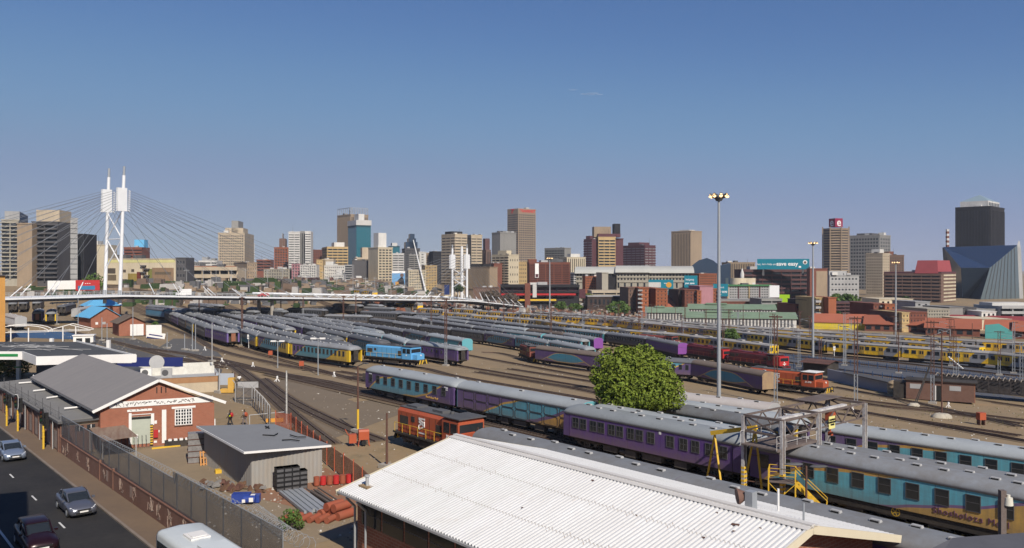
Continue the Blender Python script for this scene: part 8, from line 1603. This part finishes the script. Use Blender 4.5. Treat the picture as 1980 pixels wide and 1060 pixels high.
# low clutter beyond the far rows: scrap heaps under and behind the bridge
m = MB(); r = random.Random(14)
for i in range(1500):
    px = r.uniform(690, 1240); py = r.uniform(586, 612)+max(0, (px-900))*.05; q = W(px, py); s = r.uniform(.5, 2.2); a = r.uniform(0, 3); h = r.uniform(.5, 2.6)
    m.hexa([(q.x+s*math.cos(a+j*1.57), q.y+s*.6*math.sin(a+j*1.57), q.z) for j in range(4)], [(q.x+s*.7*math.cos(a+j*1.57), q.y+s*.5*math.sin(a+j*1.57), q.z+h) for j in range(4)], r.randrange(5))
tag(m.obj('scrap_field', [RUST, GREYD, mat('scrap_tan', (.28, .21, .15), .9, .5), mat('scrap_red', (.25, .10, .06), .9, .5), mat('scrap_pale', (.42, .40, .38), .9, .5)]), 'mixed scrap, bogies and rubble heaped beyond the far rows', 'scrap', None, 'stuff')
m = MB(); r = random.Random(21)
for i in range(1700):
    px = r.uniform(40, 960); py = r.uniform(546, 571); q = W(px, py) if px > 240 else WY(px, py, 360); 
    if q.y > 620: continue
    q.z = gz(q.x, q.y); s = r.uniform(.6, 3.2); h = r.uniform(.4, 2.4) if i % 9 else r.uniform(2.5, 4.5); a = r.choice([.1, 1.6, .5]); l = r.uniform(1, 4) if i % 5 == 0 else 1
    m.hexa([(q.x+s*l*math.cos(a+j*1.57+.78), q.y+s*math.sin(a+j*1.57+.78), q.z-.5) for j in range(4)], [(q.x+s*l*.9*math.cos(a+j*1.57+.78), q.y+s*.9*math.sin(a+j*1.57+.78), q.z+h) for j in range(4)], r.randrange(6))
tag(m.obj('goods_clutter', [MC['scrap_tan'], mat('scrap_brown2', (.17, .12, .09), .9, .5), GREYD, MC['scrap_pale'], mat('scrap_dark', (.09, .075, .065), .9, .5), LD]), 'jumble of low walls, sheds, wagons and bushes between the bridge and the city', 'clutter', None, 'stuff')
for i, (px, yb, yt, Y) in enumerate([(r.uniform(350, 960), 572, r.uniform(540, 556), 430) for _ in range(0)]): pass
pm = MB().tube((0, 0, 0), (0, 0, 9), .14, .1, 6).box(-1.4, 1.4, -.05, .05, 8.2, 8.35).mesh('pole', [GREYL]); lm = [x for x in range(365, 960, 26)]
for i, px in enumerate(lm):
    q = WY(px+r.uniform(-6, 6), 560, 420+(i % 3)*25); q.z = gz(q.x, q.y); tag(link('service_pole', pm, None, q, .4), 'thin pole behind the bridge, %s from the left%s' % ((ORD+['seventeenth', 'eighteenth', 'nineteenth', 'twentieth', 'twenty first', 'twenty second', 'twenty third', 'twenty fourth'])[i+0] if i else 'first', ' of the line'), 'pole', 'thin poles in line behind the bridge')
# thin clouds
cloudm = D.materials.new('cloud_vapour'); cloudm.use_nodes = True; nt = cloudm.node_tree; nt.nodes.remove(nt.nodes['Principled BSDF'])
_a = nt.nodes.new('ShaderNodeVolumePrincipled'); _a.inputs['Color'].default_value = (1, 1, 1, 1); _a.inputs['Density'].default_value = .009; _a.inputs['Anisotropy'].default_value = -.45
nt.links.new(_a.outputs[0], nt.nodes['Material Output'].inputs['Volume'])
for x, y, w_, lab in ((1139, 182, 34, 'small wispy white cloud'), (1108, 174, 20, 'smaller faint cloud left of the wispy one')):
    Y = 7000; p = WY(x, y, Y); s = Y/FX; t = thing('cloud', lab, 'cloud', p); m = MB(); rr = random.Random(x)
    for _ in range(26):
        a = rr.gauss(0, .38)*w_*s*.5; b_ = rr.gauss(0, .12)*w_*s*.25; q = rr.uniform(.05, .16)*w_*s; n = 10
        rings = [[(a+q*1.8*math.cos(f)*math.cos(g), q*math.cos(f)*math.sin(g), b_+q*.22*math.sin(f)) for g in [2*math.pi*i/n for i in range(n)]] for f in (-1.3, -.7, 0, .7, 1.3)]; m.loft(rings)
    m.obj('wisps', cloudm, t)
# ---------------------------------------------------------------- air
m = MB(); m.box(-6100, 6100, -80, 9100, -9.5, 175); hz = D.materials.new('haze'); hz.use_nodes = True; nt = hz.node_tree; nt.nodes.remove(nt.nodes['Principled BSDF'])
pv = nt.nodes.new('ShaderNodeVolumePrincipled'); pv.inputs['Color'].default_value = (.78, .86, 1, 1); pv.inputs['Density'].default_value = .00009; pv.inputs['Anisotropy'].default_value = 0; nt.links.new(pv.outputs[0], nt.nodes['Material Output'].inputs['Volume'])
o = m.obj('haze', hz); o['kind'] = 'stuff'; tag(o, 'thin bluish haze over the yard and city', 'haze', None, 'stuff'); o.display_type = 'WIRE'
